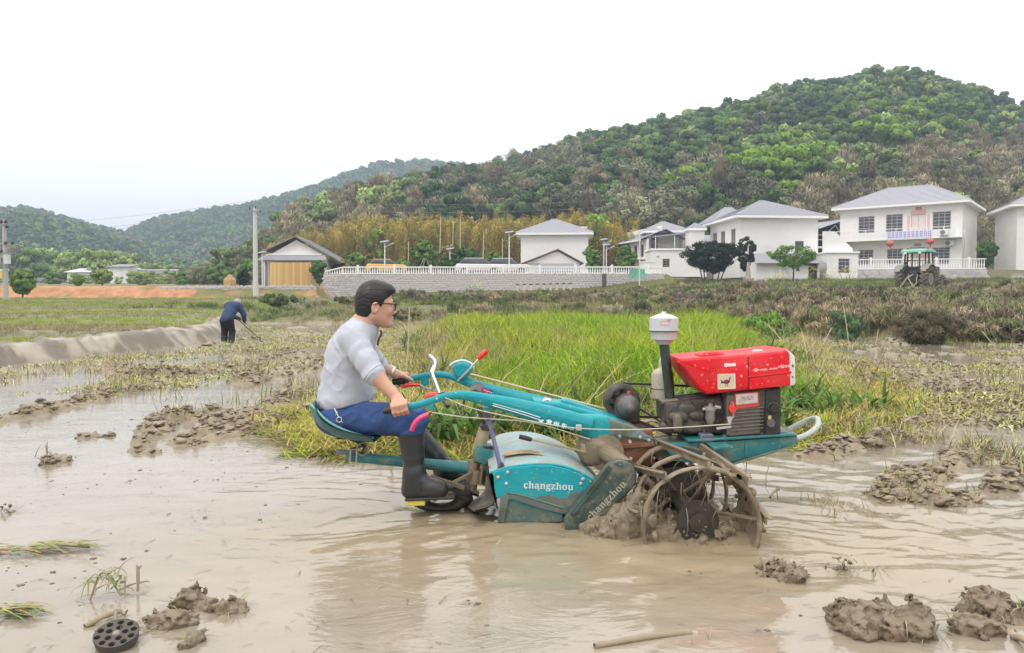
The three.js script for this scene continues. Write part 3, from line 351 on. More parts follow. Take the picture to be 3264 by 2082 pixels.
// which kind of tree grows where on the near hill
function hillKind(u, v, r) {
  const k = r(), n = noise(u * .012, v * .02);
  if (u > 2620 && v > 560 - (u - 2620) * .12 && v > 440) return k < .55 ? 'brown' : k < .85 ? 'grey' : 'pale';
  if (u < 1330) return k < .5 ? 'brown' : k < .75 ? 'grey' : k < .9 ? 'pale' : 'mid';
  if (u < 1900 && v > 520 + n * 40) return k < .36 ? 'grey' : k < .56 ? 'brown' : k < .8 ? 'dark' : 'mid';
  if (v > 590) return k < .5 ? 'grey' : k < .7 ? 'brown' : k < .88 ? 'mid' : 'dark';
  return n > .25 && k < .5 ? 'grey' : k < .45 ? 'dark' : k < .87 ? 'mid' : k < .95 ? 'pale' : 'lime';
}
const hillTrees = [], rh = rng(2024);
for (let d = 106; d < 250; d += 3.9) for (let x = -95; x < 215; x += 4.3) {
  const xx = x + (rh() - .5) * 3.4, dd = d + (rh() - .5) * 3, u = 1632 + xx / dd * FOCAL; if (u < 470 || u > 3420) continue; const t = (dd - H1.d0(u)) / (H1.d1(u) - H1.d0(u)); if (t < .02 || t > 1.12) continue;
  const p = H1.point(u, t); if (u < 690) continue; const s = sight(p), kind = hillKind(s[0], s[1], rh); if (s[0] > 860 && s[0] < 2020 && s[1] > 740 && t < .2) continue;
  hillTrees.push({ p, kind, k: Math.floor(rh() * 9), s: ((kind === 'brown' || kind === 'grey' ? .72 : .8) + .45 * rh()) * (u < 900 ? .62 : 1), ry: rh() * 6.28, size: 1 / s[2], u: s[0], tone: .5 + .68 * rh() });
}
for (const [u, v, kind, s] of [[2200, 668, 'lime', 1.25], [2240, 660, 'mid', 1.1], [2480, 560, 'mid', 1.5], [2510, 545, 'lime', 1.25], [2440, 650, 'lime', 1.5], [2500, 640, 'lime', 1.4], [2560, 620, 'lime', 1.4], [2630, 590, 'lime', 1.2], [2420, 672, 'mid', 1.3], [2580, 660, 'mid', 1.3], [2330, 605, 'lime', 1], [2790, 520, 'lime', 1.5], [2840, 525, 'lime', 1.3], [2880, 440, 'lime', 1.2], [2930, 450, 'mid', 1.2], [3020, 480, 'lime', 1.2], [1320, 690, 'lime', .8], [2040, 640, 'lime', .7], [2520, 690, 'lime', .9], [1410, 640, 'dark', 1], [1950, 610, 'dark', 1.2], [2100, 600, 'dark', 1.2]]) {
  let best = null; for (let t = .02; t < 1; t += .01) { const p = H1.point(u, t), e = Math.abs(sight(p)[1] - v); if (!best || e < best.e) best = { e, p, t }; }
  hillTrees.push({ p: best.p, kind, k: Math.floor(rh() * 9), s, ry: rh() * 6.28, size: 9, u, tone: 1.05, bright: kind === 'lime' });
}
hillTrees.sort((a, b) => b.size - a.size);
const kindWords = { dark: 'dark evergreen tree', mid: 'green broadleaf tree', lime: 'lime green tree', grey: 'grey-green thinly leaved tree', brown: 'brown leafless tree', pale: 'pale spring-green tree' };
const zoneWords = (u, v) => (v > 640 ? 'low ' : v < 450 ? 'high ' : '') + (u < 1000 ? 'on the hill shoulder above the white hut' : u < 1400 ? 'on the slope above the left part of the bamboo' : u < 1750 ? 'on the slope above the bamboo and pyramid roof' : u < 2100 ? 'on the slope above the hipped house' : u < 2400 ? 'on the slope above the dark tree' : u < 2650 ? 'on the slope above the blank white house' : u < 2950 ? 'on the slope above the balcony house' : 'on the slope above the edge house');
const tinted = new Map();
function tintedMat(tone) { const k = Math.round(tone * 6) / 6; if (!tinted.has(k)) { const m = crownMat.clone(); m.color.setScalar(k); tinted.set(k, m); } return tinted.get(k); }
const restTrees = new Map();
hillTrees.forEach((e, i) => {
  const list = protos[e.kind], j = e.k % list.length, pr = list[j];
  const y = e.p.y - .9, sv = sight(e.p), lab = kindWords[e.kind] + ' ' + zoneWords(sv[0], sv[1]);
  if (i < 300) { const g = thing('hill_tree', lab, 'tree', [e.p.x, y, e.p.z], 'hillside: ' + lab, e.ry); g.scale.setScalar(e.s); part(g, 'crown', pr.crown, tintedMat(e.tone)); part(g, 'trunk', pr.trunk, e.kind === 'brown' || e.kind === 'grey' ? greyBark : barkMat); }
  else { const key = e.kind + j; if (!restTrees.has(key)) restTrees.set(key, { geo: pr.crown, list: [] }); restTrees.get(key).list.push({ m: M4([e.p.x, y, e.p.z], e.ry, e.s), c: rgb(e.tone, e.tone, e.tone) }); }
});
for (const { geo, list } of restTrees.values()) instanced('hillside_forest', geo, crownMat, list, 'dense mixed wood covering the upper hillside', 'forest');
// far woods: crowns too small to pick apart
{ const lod = ['dark', 'mid', 'grey'].map((k, i) => leafCloud(160 + i, { R: [3.6, 3.2, 3.6], clumps: 10, leaves: 16, size: 1.7, ratio: .8, cols: K[k] })), r = rng(5);
  const lists = [[], [], []];
  for (const [H, u0, u1, st] of [[H2, 180, 1800, 5.4], [H3, -420, 640, 5]]) { const dA = H.d0(0), dB = H.d1(0); for (let d = dA; d < dB * 1.02; d += st) for (let u = u0; u < u1; u += st / d * FOCAL) { const uu = u + (r() - .5) * st / d * FOCAL, t = (d - dA) / (dB - dA) + (r() - .5) * .02, p = H.point(uu, clamp(t, 0, 1.05)); if (p.y < 8.5 || r() < .06) continue; const n = noise(p.x * .02, p.z * .02); lists[n > .2 ? (r() < .5 ? 2 : 1) : r() < .62 ? 0 : 1].push({ m: M4([p.x, p.y + 1.2, p.z], r() * 6.28, .75 + .5 * r()), c: tint(r, .5) }); } }
  lists.forEach((l, i) => instanced('distant_forest', lod[i], crownMat, l, 'far-off wood covering the distant hills', 'forest')); }
// row of spring-green trees along the foot of the valley
{ const r = rng(11); const spots = []; for (let i = 0; i < 46; i++) spots.push([-60 + i * 17 + r() * 12, 150 + r() * 70]); for (let i = 0; i < 26; i++) spots.push([430 + i * 17 + r() * 14, 92 + r() * 34]); for (let i = 0; i < 10; i++) spots.push([-20 + i * 48 + r() * 30, 105 + r() * 25]);
  spots.forEach(([u, d], i) => { const kind = u < 110 ? (i % 2 ? 'grey' : 'pale') : u < 560 ? (r() < .85 ? 'pale' : 'mid') : (r() < .4 ? 'mid' : 'grey'), pr = protos[kind][i % protos[kind].length], s = d < 130 ? (u < 430 ? .28 : u < 640 ? .26 : .42) * (.8 + .5 * r()) : (u < 130 ? 1.15 : u < 430 ? 1.0 : .55) * (.8 + .4 * r()) * d / 180; const x = (u - 1632) / FOCAL * d, g = thing('valley_tree', kind === 'grey' ? 'grey-green tree in the row along the foot of the valley' : kind === 'mid' ? 'green tree in the row along the foot of the valley' : 'pale spring-green tree in the row along the foot of the valley', 'tree', [x, land(x, d) - .6, -d], kind + ' trees in the valley row', r() * 6.28); g.scale.setScalar(s); part(g, 'crown', pr.crown, tintedMat(.9 + .4 * r())); part(g, 'trunk', pr.trunk, barkMat); }); }
// bamboo grove behind the village
{ const r = rng(77); function bamboo(seed) { const q = rng(seed), h = 9.5, pts = [V(0, -.3, 0), V(.15 * (q() - .5), h * .5, .1 * (q() - .5)), V(.7 * (q() - .5), h * .85, .5 * (q() - .5)), V(1.4 * (q() - .5), h, 1.2 * (q() - .5))], cv = new THREE.CatmullRomCurve3(pts), L = []; const st = new THREE.TubeGeometry(cv, 14, .055, 5); vcol(st, () => [.3, .27, .1]); L.push(st.toNonIndexed()); const P = { p: [], c: [], i: [] };
    for (let i = 0; i < 950; i++) { const t = .3 + .7 * Math.pow(q(), .8), o = cv.getPointAt(Math.min(t, 1)), a = q() * 6.28, e = (1.05 - Math.abs(t - .62) * 1.5) * .95 * Math.sqrt(q()), c = K.olive[Math.floor(q() * 4)], f = .75 + .5 * q(); blade(P, [o.x + Math.cos(a) * e, o.y + .7 * (q() - .4), o.z + Math.sin(a) * e], q() * 6.28, .5 + 1.9 * q(), .22 + .24 * q(), .045, .3, [c[0] * f, c[1] * f, c[2] * f], 1); }
    return merge([st, fromRaw(P)]); }
  const lists = [[], [], []], geos = [301, 302, 303].map(bamboo);
  for (let i = 0; i < 900; i++) { const u = lerp(840, 2030, r()), d = lerp(97, 113, r()), x = (u - 1632) / FOCAL * d, top = interp(u, [[840, .62], [950, .8], [1150, 1], [1700, 1], [1900, 1.05], [2030, .85]]); const t = (d - H1.d0(u)) / (H1.d1(u) - H1.d0(u)); const y = t > 0 ? H1.point(u, t).y : land(x, d); lists[i % 3].push({ m: M4([x, y - .2, -d], r() * 6.28, (.5 + .24 * r()) * top), c: tint(r, .7) }); }
  lists.forEach((l, i) => instanced('bamboo_grove', geos[i], dryMat, l, 'tall olive-yellow bamboo grove behind the village houses', 'bamboo'));
  for (const [u, v0, v1, d] of [[1400, 820, 690, 94], [1441, 800, 705, 94], [1464, 800, 690, 94], [1538, 835, 740, 93], [1300, 835, 770, 94], [1600, 820, 760, 93]]) { const a = at(u, v0, d), b = at(u + (v0 - v1) * .04, v1, d + .6); a.y = land(a.x, d) - .1; const g = thing('bamboo_culm', 'bare pale bamboo culm in front of the yellow grove', 'bamboo', [a.x, a.y, a.z], 'pale bamboo culms'); const e = b.clone().sub(a); part(g, 'stem', rod(V(0, 0, 0), e, .07, .04, 7), mat(.5, .47, .28, .6)); const ring = []; for (let k = 1; k < 12; k++) { const c = e.clone().multiplyScalar(k / 12); ring.push(new THREE.TorusGeometry(.065 - .002 * k, .012, 5, 8).rotateX(Math.PI / 2).translate(c.x, c.y, c.z)); } part(g, 'nodes', merge(ring), mat(.42, .38, .22, .7)); } }
// thin bare trees on the skyline
[[2855, 212, 245, 238], [2830, 220, 240, 236], [2305, 320, 352, 236], [2250, 345, 372, 236], [2210, 362, 385, 235]].forEach(([u, v1, v0, d], i) => { const b = H1.point(u, .98), h = at(u, v1, -b.z).y - b.y, r = rng(400 + i), L = [rod(V(0, -.5, 0), V(0, h, 0), .12, .03, 5)]; for (let k = 0; k < 46; k++) { const y = h * (.35 + .6 * r()), a = r() * 6.28, e = h * .16 * (1.2 - y / h + .3) * (.5 + r()); L.push(rod(V(0, y, 0), V(Math.cos(a) * e, y + e * 1.2, Math.sin(a) * e), .03, .015, 3)); } const g = thing('bare_tree', ['tallest bare twiggy tree on the summit of the hill', 'small bare tree beside the summit tree', 'tall bare tree on the ridge left of the summit', 'second bare tree along the descending ridge', 'lowest bare tree along the descending ridge'][i], 'tree', [b.x, b.y, b.z]); part(g, 'trunk', L.shift(), greyBark); part(g, 'twigs', merge(L), mat(.3, .27, .23, .95)); });
// ================================================================ VILLAGE
const plaster = noiseTex(256, (u, v) => { const k = .955 + .06 * tileF(u, v, 5, 5, 3) - .12 * Math.max(0, tileF(u, v, 3, 4, 8) - .25); return [k, k * .995, k * .985]; }); plaster.repeat.set(.2, .2);
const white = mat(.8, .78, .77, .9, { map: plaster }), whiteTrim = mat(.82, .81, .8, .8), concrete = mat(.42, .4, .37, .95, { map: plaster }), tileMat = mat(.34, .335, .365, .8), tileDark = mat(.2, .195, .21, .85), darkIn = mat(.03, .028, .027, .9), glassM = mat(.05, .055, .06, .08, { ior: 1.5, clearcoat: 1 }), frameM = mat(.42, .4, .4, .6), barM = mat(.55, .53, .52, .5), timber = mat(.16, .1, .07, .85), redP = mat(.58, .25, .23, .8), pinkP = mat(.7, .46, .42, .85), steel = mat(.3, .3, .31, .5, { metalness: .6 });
function windowIn(parent, x, y, w, h, o = {}) { // set in an opening of a wall whose outer face is z = 0 of the parent
  const g = new THREE.Group(); g.name = o.door ? 'door' : 'window'; g.position.set(x, y, 0); parent.add(g); const f = .07;
  part(g, 'frame', merge([box(w, f, .1, 0, h / 2 - f / 2, -.1), box(w, f, .1, 0, -h / 2 + f / 2, -.1), box(f, h - 2 * f, .1, -w / 2 + f / 2, 0, -.1), box(f, h - 2 * f, .1, w / 2 - f / 2, 0, -.1)]), o.frame ?? frameM);
  if (o.door) { const n = o.leaves ?? 2; for (let i = 0; i < n; i++) part(g, 'door_leaf', rbox((w - 2 * f) / n - .02, h - 2 * f, .05, .01, -w / 2 + f + (w - 2 * f) / n * (i + .5), 0, -.13), o.leafMat ?? timber); return g; }
  const n = o.cols ?? 3; for (let i = 0; i < n; i++) part(g, 'pane', box((w - 2 * f) / n - .05, h - 2 * f - .02, .015, -w / 2 + f + (w - 2 * f) / n * (i + .5), 0, -.12), glassM);
  for (let i = 1; i < n; i++) part(g, 'mullion', box(.05, h - 2 * f, .06, -w / 2 + f + (w - 2 * f) / n * i, 0, -.1), o.frame ?? frameM);
  if (o.bars) for (let i = 0; i < o.bars; i++) part(g, 'bar', box(w - .04, .035, .03, 0, -h / 2 + h * (i + .7) / (o.bars + .4), -.015), barM);
  if (o.sill) part(g, 'sill', box(w + .25, .1, .22, 0, -h / 2 - .055, .06), whiteTrim);
  return g;
}
function wallFace(parent, w, h, openings, pos, ry, m = white, thick = .24) { // a wall standing on y = 0 of pos, outer face towards its own +z
  const W = part(parent, 'wall', extrude([[-w / 2, 0], [w / 2, 0], [w / 2, h], [-w / 2, h]], thick, 0, 1, openings.map((o) => [[o.x - o.w / 2, o.y - o.h / 2], [o.x - o.w / 2, o.y + o.h / 2], [o.x + o.w / 2, o.y + o.h / 2], [o.x + o.w / 2, o.y - o.h / 2]])).translate(0, 0, -thick / 2), m);
  boxUV(W.geometry); W.position.set(...pos); W.rotation.y = ry; for (const o of openings) windowIn(W, o.x, o.y, o.w, o.h, o); return W;
}
function slope(a, b, c, d, n, lift = .035) { // tile courses from the eave a-b up to the ridge c-d
  const L = [], P = [], I = []; const nrm = b.clone().sub(a).cross(c.clone().sub(a)).normalize(); if (nrm.y < 0) nrm.negate();
  for (let k = 0; k < n; k++) { const q = [a.clone().lerp(c, k / n).addScaledVector(nrm, lift), b.clone().lerp(d, k / n).addScaledVector(nrm, lift), b.clone().lerp(d, (k + 1) / n), a.clone().lerp(c, (k + 1) / n), a.clone().lerp(c, k / n), b.clone().lerp(d, k / n)], o = P.length / 3; q.forEach((e) => P.push(e.x, e.y, e.z)); I.push(o, o + 1, o + 2, o, o + 2, o + 3, o + 4, o + 5, o + 1, o + 4, o + 1, o); }
  const g = new THREE.BufferGeometry(); g.setAttribute('position', new THREE.Float32BufferAttribute(P, 3)); g.setIndex(I); const k = g.toNonIndexed(); k.computeVertexNormals(); return k;
}
function hipRoof(parent, w, dp, rise, over, ridge, y, n = 12, m = tileMat, courses = false) {
  const X = w / 2 + over, Z = dp / 2 + over, A = V(-X, 0, Z), B = V(X, 0, Z), C = V(X, 0, -Z), D = V(-X, 0, -Z), E = V(-ridge / 2, rise, 0), F = V(ridge / 2 + 1e-3, rise, 0), roof = new THREE.Group(); roof.name = 'roof'; roof.position.y = y + .24; parent.add(roof);
  const sides = [[A, B, E, F], [B, C, F, F], [C, D, F, E], [D, A, E, E]];
  sides.forEach(([a, b, c, d], i) => { if (courses && i !== 2) for (let k = 0; k < n; k++) part(roof, 'tile_course', slope(a.clone().lerp(c, k / n), b.clone().lerp(d, k / n), a.clone().lerp(c, (k + 1) / n), b.clone().lerp(d, (k + 1) / n), 1, .05), m); else part(roof, 'tile_slope', slope(a, b, c, d, n), m); });
  part(roof, 'ridge_cap', merge([rod(E, F, .09, .09, 6), rod(A, E, .07, .07, 6), rod(B, F, .07, .07, 6)]), m);
  part(roof, 'eave', box(2 * X, .26, 2 * Z, 0, -.135, 0), whiteTrim); return roof;
}
function shell(g, w, h, dp, open = {}) { // four walls
  wallFace(g, w, h, open.front ?? [], [0, 0, dp / 2], 0); wallFace(g, w - .01, h, open.back ?? [], [0, 0, -dp / 2], Math.PI); wallFace(g, dp - .49, h, open.left ?? [], [-w / 2, 0, 0], -Math.PI / 2); wallFace(g, dp - .49, h, open.right ?? [], [w / 2, 0, 0], Math.PI / 2); part(g, 'floor', box(w - .5, .2, dp - .5, 0, h * .5, 0), concrete);
}
function balusterGeo(h) { return lathe([[.055, 0], [.055, .05 * h], [.035, .12 * h], [.075, .38 * h], [.03, .72 * h], [.05, .93 * h], [.05, h]], 7); }
function balustrade(name, label, pts, h, step, postEvery, m = whiteTrim) { // pts: foot line
  const o = pts[0], g = thing(name, label, 'balustrade', o), bg = balusterGeo(h - .16); let acc = 0, pk = 0;
  for (let i = 1; i < pts.length; i++) { const a = pts[i - 1].clone().sub(o), b = pts[i].clone().sub(o), L = a.distanceTo(b); part(g, 'rail', bar(a.clone().add(V(0, h - .05, 0)), b.clone().add(V(0, h - .05, 0)), .16, .1), m); part(g, 'plinth', bar(a.clone().add(V(0, .03, 0)), b.clone().add(V(0, .03, 0)), .2, .1), m);
    for (let s = 0; s < L; s += step) { const p = a.clone().lerp(b, s / L); acc += step; if (acc > postEvery) { acc = 0; part(g, 'post', rbox(.2, h + .14, .2, .02, p.x, p.y + (h + .14) / 2, p.z), m); } else { const q = part(g, 'baluster', bg, m); q.position.set(p.x, p.y + .06, p.z); } } }
  return g;
}
// ---- rubble retaining walls
const stoneMats = [[.5, .465, .46], [.46, .43, .43], [.53, .5, .49], [.41, .38, .385], [.48, .445, .42]].map((c) => mat(...c, .95)), mortar = mat(.42, .395, .385, .98, { bumpMap: grain, bumpScale: .03 });
const stoneGeos = [0, 1, 2, 3, 4].map((s) => { const g = new THREE.IcosahedronGeometry(.5, 1), r = rng(900 + s), p = g.attributes.position; const key = new Map(); for (let i = 0; i < p.count; i++) { const k = [p.getX(i), p.getY(i), p.getZ(i)].map((e) => e.toFixed(3)).join(); if (!key.has(k)) key.set(k, .8 + .35 * r()); const f = key.get(k); p.setXYZ(i, p.getX(i) * f * 1.15, p.getY(i) * f * 1.1, p.getZ(i) * f * .5); } g.computeVertexNormals(); return g; });
function rubbleWall(name, label, pts, heights, thick, sx, sy, nMax, seed) {
  const o = pts[0], g = thing(name, label, 'wall', o), r = rng(seed), rest = []; let made = 0;
  for (let i = 1; i < pts.length; i++) { const a = pts[i - 1].clone().sub(o), b = pts[i].clone().sub(o), L = a.distanceTo(b), H = heights[i - 1]; const mid = a.clone().lerp(b, .5), ang = Math.atan2(-(b.z - a.z), b.x - a.x);
    const core = part(g, 'core', box(L, H + .4, thick, 0, H / 2 - .2, -thick / 2), mortar); core.position.copy(mid); core.rotation.y = ang; boxUV(core.geometry);
    const list = []; for (let y = sy * .5; y < H - .04; y += sy) for (let x = (Math.round(y / sy) % 2) * sx * .5; x < L; x += sx) list.push([x + (r() - .5) * sx * .3, y + (r() - .5) * sy * .25, .8 + .35 * r(), Math.floor(r() * 5), Math.floor(r() * 5), r() * 1.1 - .55, r()]);
    for (const [x, y, s, k, mm, rz, pr] of list) { const p = a.clone().lerp(b, clamp(x / L)), w = sx * s, hh = sy * (.85 + .2 * pr); const q = new THREE.Mesh(stoneGeos[k], stoneMats[mm]); q.position.set(p.x, p.y + y, p.z + .01); q.rotation.set(0, ang, rz); q.scale.set(w * .98, hh * .98, .07 + .07 * pr); if (made < nMax) { made++; q.name = 'stone'; g.add(q); } else { q.updateMatrix(); rest.push(stoneGeos[k].clone().applyMatrix4(q.matrix)); } } }
  if (rest.length) { const q = part(g, 'stones', merge(rest), stoneMats[0]); q.userData.kind = 'stuff'; }
  return g;
}
const wallPts = [[-16.2, 67.8], [-13, 68.3], [13.2, 68.6]].map(([x, d]) => V(x, 1.35, -d));
rubbleWall('retaining_wall', 'long grey rubble stone wall holding up the village yard', wallPts, [2.0, 2.05], 1.0, .3, .19, 300, 31);
balustrade('balustrade', 'long white balustrade on top of the grey rubble wall', [V(-16.1, 3.0, -68.0), V(-14.6, 3.38, -68.3), V(13.1, 3.42, -68.9)], .62, .21, 3.1);
rubbleWall('road_wall', 'low grey stone wall below the hut and utility pole', [V(-29, 1.05, -65), V(-16.25, 1.15, -65.3)], [1.15], 1.0, .36, .24, 130, 33);
// ---- hut with the plank screen (left)
{ const d = 74, o = at(947, 918, d); o.y = 2.35; const g = thing('gabled_hut', 'white gabled hut behind the yellow plank screen', 'hut', o); const W = 5.6, h = 2.6;
  wallFace(g, W, h, [], [0, 0, 0], 0); wallFace(g, 4.5, h, [], [-W / 2, 0, -2.5], -Math.PI / 2); wallFace(g, 4.5, h, [], [W / 2, 0, -2.5], Math.PI / 2); wallFace(g, W, h, [], [0, 0, -5], Math.PI);
  part(g, 'gable', extrude([[-2.6, 0], [2.6, 0], [0, 1.45]], .22).translate(-.1, h + .35, -.35), white); part(g, 'cornice', box(5.0, .3, .5, -.1, h + .34, -.15), whiteTrim);
  const roof = new THREE.Group(); roof.name = 'roof'; g.add(roof); const ap = V(-.1, h + 2.1, .25), l = V(-3.1, h + .72, .25), rr = V(4.3, h - .35, .25), back = V(0, 0, -5.8);
  part(roof, 'tile_slope', slope(l, l.clone().add(back), ap, ap.clone().add(back), 9), tileDark); part(roof, 'tile_slope', slope(rr, rr.clone().add(back), ap, ap.clone().add(back), 11), tileDark); part(roof, 'verge', merge([bar(l, ap, .1, .12), bar(ap, rr, .1, .12)]), tileDark);
  part(g, 'porch_roof', slope(V(-3.4, h - .15, 1.1), V(3.0, h - .15, 1.1), V(-2.9, h + .42, -.0), V(2.7, h + .42, 0), 5), tileMat); part(g, 'porch_edge', box(6.3, .08, .06, -.2, h - .2, 1.08), tileDark); part(g, 'side_panel', box(.12, h - .3, .9, -2.75, (h - .3) / 2, .6), white); }
{ const o = at(930, 918, 72.4); o.y = 2.25; const g = thing('plank_screen', 'tall yellow plank screen standing in front of the white hut', 'fence', o), r = rng(55), pm = [[.62, .41, .15], [.56, .36, .13], [.66, .46, .19], [.52, .33, .13]].map((c) => mat(...c, .8));
  for (let i = 0; i < 22; i++) { const h = 2.28 + .05 * r(); part(g, 'plank', rbox(.168, h, .035, .006, -1.9 + i * .172, h / 2, .012 * (r() - .5)), pm[Math.floor(r() * 4)]); } part(g, 'rail', box(3.8, .09, .06, -.05, 1.7, -.06), pm[1]); part(g, 'rail', box(3.8, .09, .06, -.05, .5, -.06), pm[1]); part(g, 'side_board', rbox(.035, 2.1, .75, .005, 1.95, 1.05, -.4), pm[0]); part(g, 'prop', bar(V(2.0, 1.1, .1), V(2.65, 0, .15), .05, .05), pm[3]); }
// ---- two-storey house with the pyramid roof (centre)
{ const o = at(1768, 850, 90); o.y = 3.5; const g = thing('pyramid_roof_house', 'two-storey white house with a grey pyramid roof behind the gabled shed', 'house', o, null, -.06); shell(g, 7.4, 4.75, 6.5, { left: [{ x: 1.2, y: 3.4, w: .9, h: 1.4, cols: 1 }, { x: -1.4, y: 3.4, w: .9, h: 1.4, cols: 1 }] }); hipRoof(g, 7.4, 6.5, 1.75, .55, .3, 4.75, 12); part(g, 'roof_hatch', rbox(1.2, .65, 1.2, .03, 3, 5.5, -1), white); part(g, 'hatch_cap', rbox(1.45, .12, 1.45, .02, 3, 5.88, -1), whiteTrim); }
{ const o = at(1762, 850, 78); o.y = 3.4; const g = thing('gabled_shed', 'low shed with a brown gable edge in front of the pyramid-roofed house', 'shed', o); part(g, 'wall', box(5.4, 1.3, 4, 0, .65, -2), white); part(g, 'gable', extrude([[-2.75, 1.3], [2.75, 1.3], [.5, 2.5]], .2), mat(.72, .66, .65, .9)); const A = V(-3.1, 1.28, .3), B = V(.5, 2.68, .3), C = V(3.05, 1.28, .3), b = V(0, 0, -4.4); part(g, 'roof', merge([slope(A, A.clone().add(b), B, B.clone().add(b), 7), slope(C, C.clone().add(b), B, B.clone().add(b), 7)]), tileMat); part(g, 'verge', merge([bar(A, B, .1, .1), bar(B, C, .1, .1)]), timber); part(g, 'lean_to_roof', slope(V(-1.8, .45, 1.5), V(2.7, .45, 1.5), V(-1.3, 1.32, .12), V(2.5, 1.32, .12), 6), tileMat); part(g, 'lean_to_front', box(4.3, .5, .12, .4, .2, 1.3), concrete); part(g, 'vent_pipe', rod(V(2.1, .8, 1.2), V(2.1, 1.3, 1.2), .06), whiteTrim); }
{ const o = at(1590, 855, 74); o.y = 3.4; const g = thing('low_grey_shed', 'long low shed with a flat grey roof behind the balustrade', 'shed', o); part(g, 'wall', box(4.6, .55, 2.4, 0, .27, -1.2), concrete); part(g, 'roof', slope(V(-2.6, .55, .3), V(2.6, .55, .3), V(-2, .85, -2.6), V(2.6, .85, -2.6), 6), tileMat); part(g, 'fascia', box(5.2, .08, .06, 0, .53, .32), tileDark); }
// ---- house group in the middle right
{ const o = at(2128, 850, 93); o.y = 3.6; const g = thing('hip_roof_house', 'white house with a dark open porch and hipped roof beside a small tower', 'house', o, null, -.05); const h = 5.5;
  wallFace(g, 4.6, h, [{ x: -1.4, y: 4.2, w: .8, h: 1.5, cols: 1 }], [0, 0, -1.2], 0); wallFace(g, 5.2, h, [{ x: 0, y: 4, w: 1, h: 1.6, cols: 2 }], [-2.3, 0, -3.9], -Math.PI / 2); wallFace(g, 5.2, h, [], [2.3, 0, -3.9], Math.PI / 2); wallFace(g, 4.6, h, [], [0, 0, -6.6], Math.PI); hipRoof(g, 4.7, 5.6, 1.3, .45, .4, h, 10).position.z = -3.9; part(g, 'awning', slope(V(-1.9, h - .75, 1.4), V(2.1, h - .35, 1.4), V(-1.5, h - .05, -1.1), V(2.2, h + .05, -1.1), 4), tileDark); for (const x of [-1.6, .6, 2]) part(g, 'post', rod(V(x, 3.1, 1.3), V(x, h - .55, 1.3), .05), whiteTrim); for (const y of [3.6, 3.9]) part(g, 'rail', rod(V(-1.6, y, 1.3), V(2, y, 1.3), .025), steel); }
{ const o = at(2214, 850, 90); o.y = 3.6; const g = thing('stair_tower', 'narrow white stair tower with a small pyramid roof', 'tower', o); shell(g, 1.75, 5.35, 1.9, {}); hipRoof(g, 1.75, 1.9, .62, .22, .05, 5.35, 6); part(g, 'meter_box', box(.25, .2, .1, .2, 3.7, 1.0), darkIn); }
{ const o = at(1935, 850, 104), b = at(2062, 850, 92); o.y = 3.6; const L = Math.hypot(b.x - o.x, b.z - o.z), ry = Math.atan2(-(b.z - o.z), b.x - o.x), g = thing('long_wing', 'long receding white wing with dark windows running to the hipped house', 'house', o, null, ry), h = 4.6; const ops = []; for (let i = 0; i < 6; i++) { ops.push({ x: -L / 2 + 1.6 + i * (L - 3) / 5, y: 3.3, w: .95, h: 1.5, cols: 1 }); if (i % 2) ops.push({ x: -L / 2 + 1.6 + i * (L - 3) / 5, y: 1.3, w: .95, h: 1.6, cols: 1 }); } wallFace(g, L, h, ops, [L / 2, 0, 0], 0); wallFace(g, 4.5, h, [], [0, 0, -2.4], -Math.PI / 2); wallFace(g, L, h, [], [L / 2, 0, -4.8], Math.PI); part(g, 'roof', merge([slope(V(-.5, h - .1, .9), V(L, h - .1, .9), V(-.5, h + 1.2, -2.4), V(L, h + 1.2, -2.4), 9), slope(V(-.5, h - .1, -5.4), V(L, h - .1, -5.4), V(-.5, h + 1.2, -2.4), V(L, h + 1.2, -2.4), 9)]), tileMat); part(g, 'eave', box(L + .3, .14, .12, L / 2, h - .16, .92), whiteTrim); part(g, 'upper_wall', box(L * .8, 1.0, .2, L * .5, h + 1.2, -2.4), white); part(g, 'balcony', box(L, .25, 1.1, L / 2, 2.35, .57), whiteTrim); }
{ const o = at(2152, 862, 84); o.y = 3.5; const g = thing('flat_roof_annex', 'white flat-roofed annex with one small square window', 'house', o); shell(g, 5.7, 2.75, 4, { front: [{ x: -1.35, y: 1.45, w: .72, h: .85, cols: 2, frame: timber, bars: 3 }] }); part(g, 'parapet', rbox(6.0, .18, 4.3, .03, 0, 2.84, 0), whiteTrim); part(g, 'lamp_box', box(.12, .12, .1, -2.2, 2.1, 2.05), darkIn); }
{ const o = at(2080, 862, 80); o.y = 3.4; const g = thing('white_yard_wall', 'short white yard wall beside the flat-roofed annex', 'wall', o); part(g, 'panel', box(1.5, 1.5, .2, -.5, .75, 0), white); part(g, 'coping', box(1.7, .1, .3, -.5, 1.55, 0), whiteTrim); }
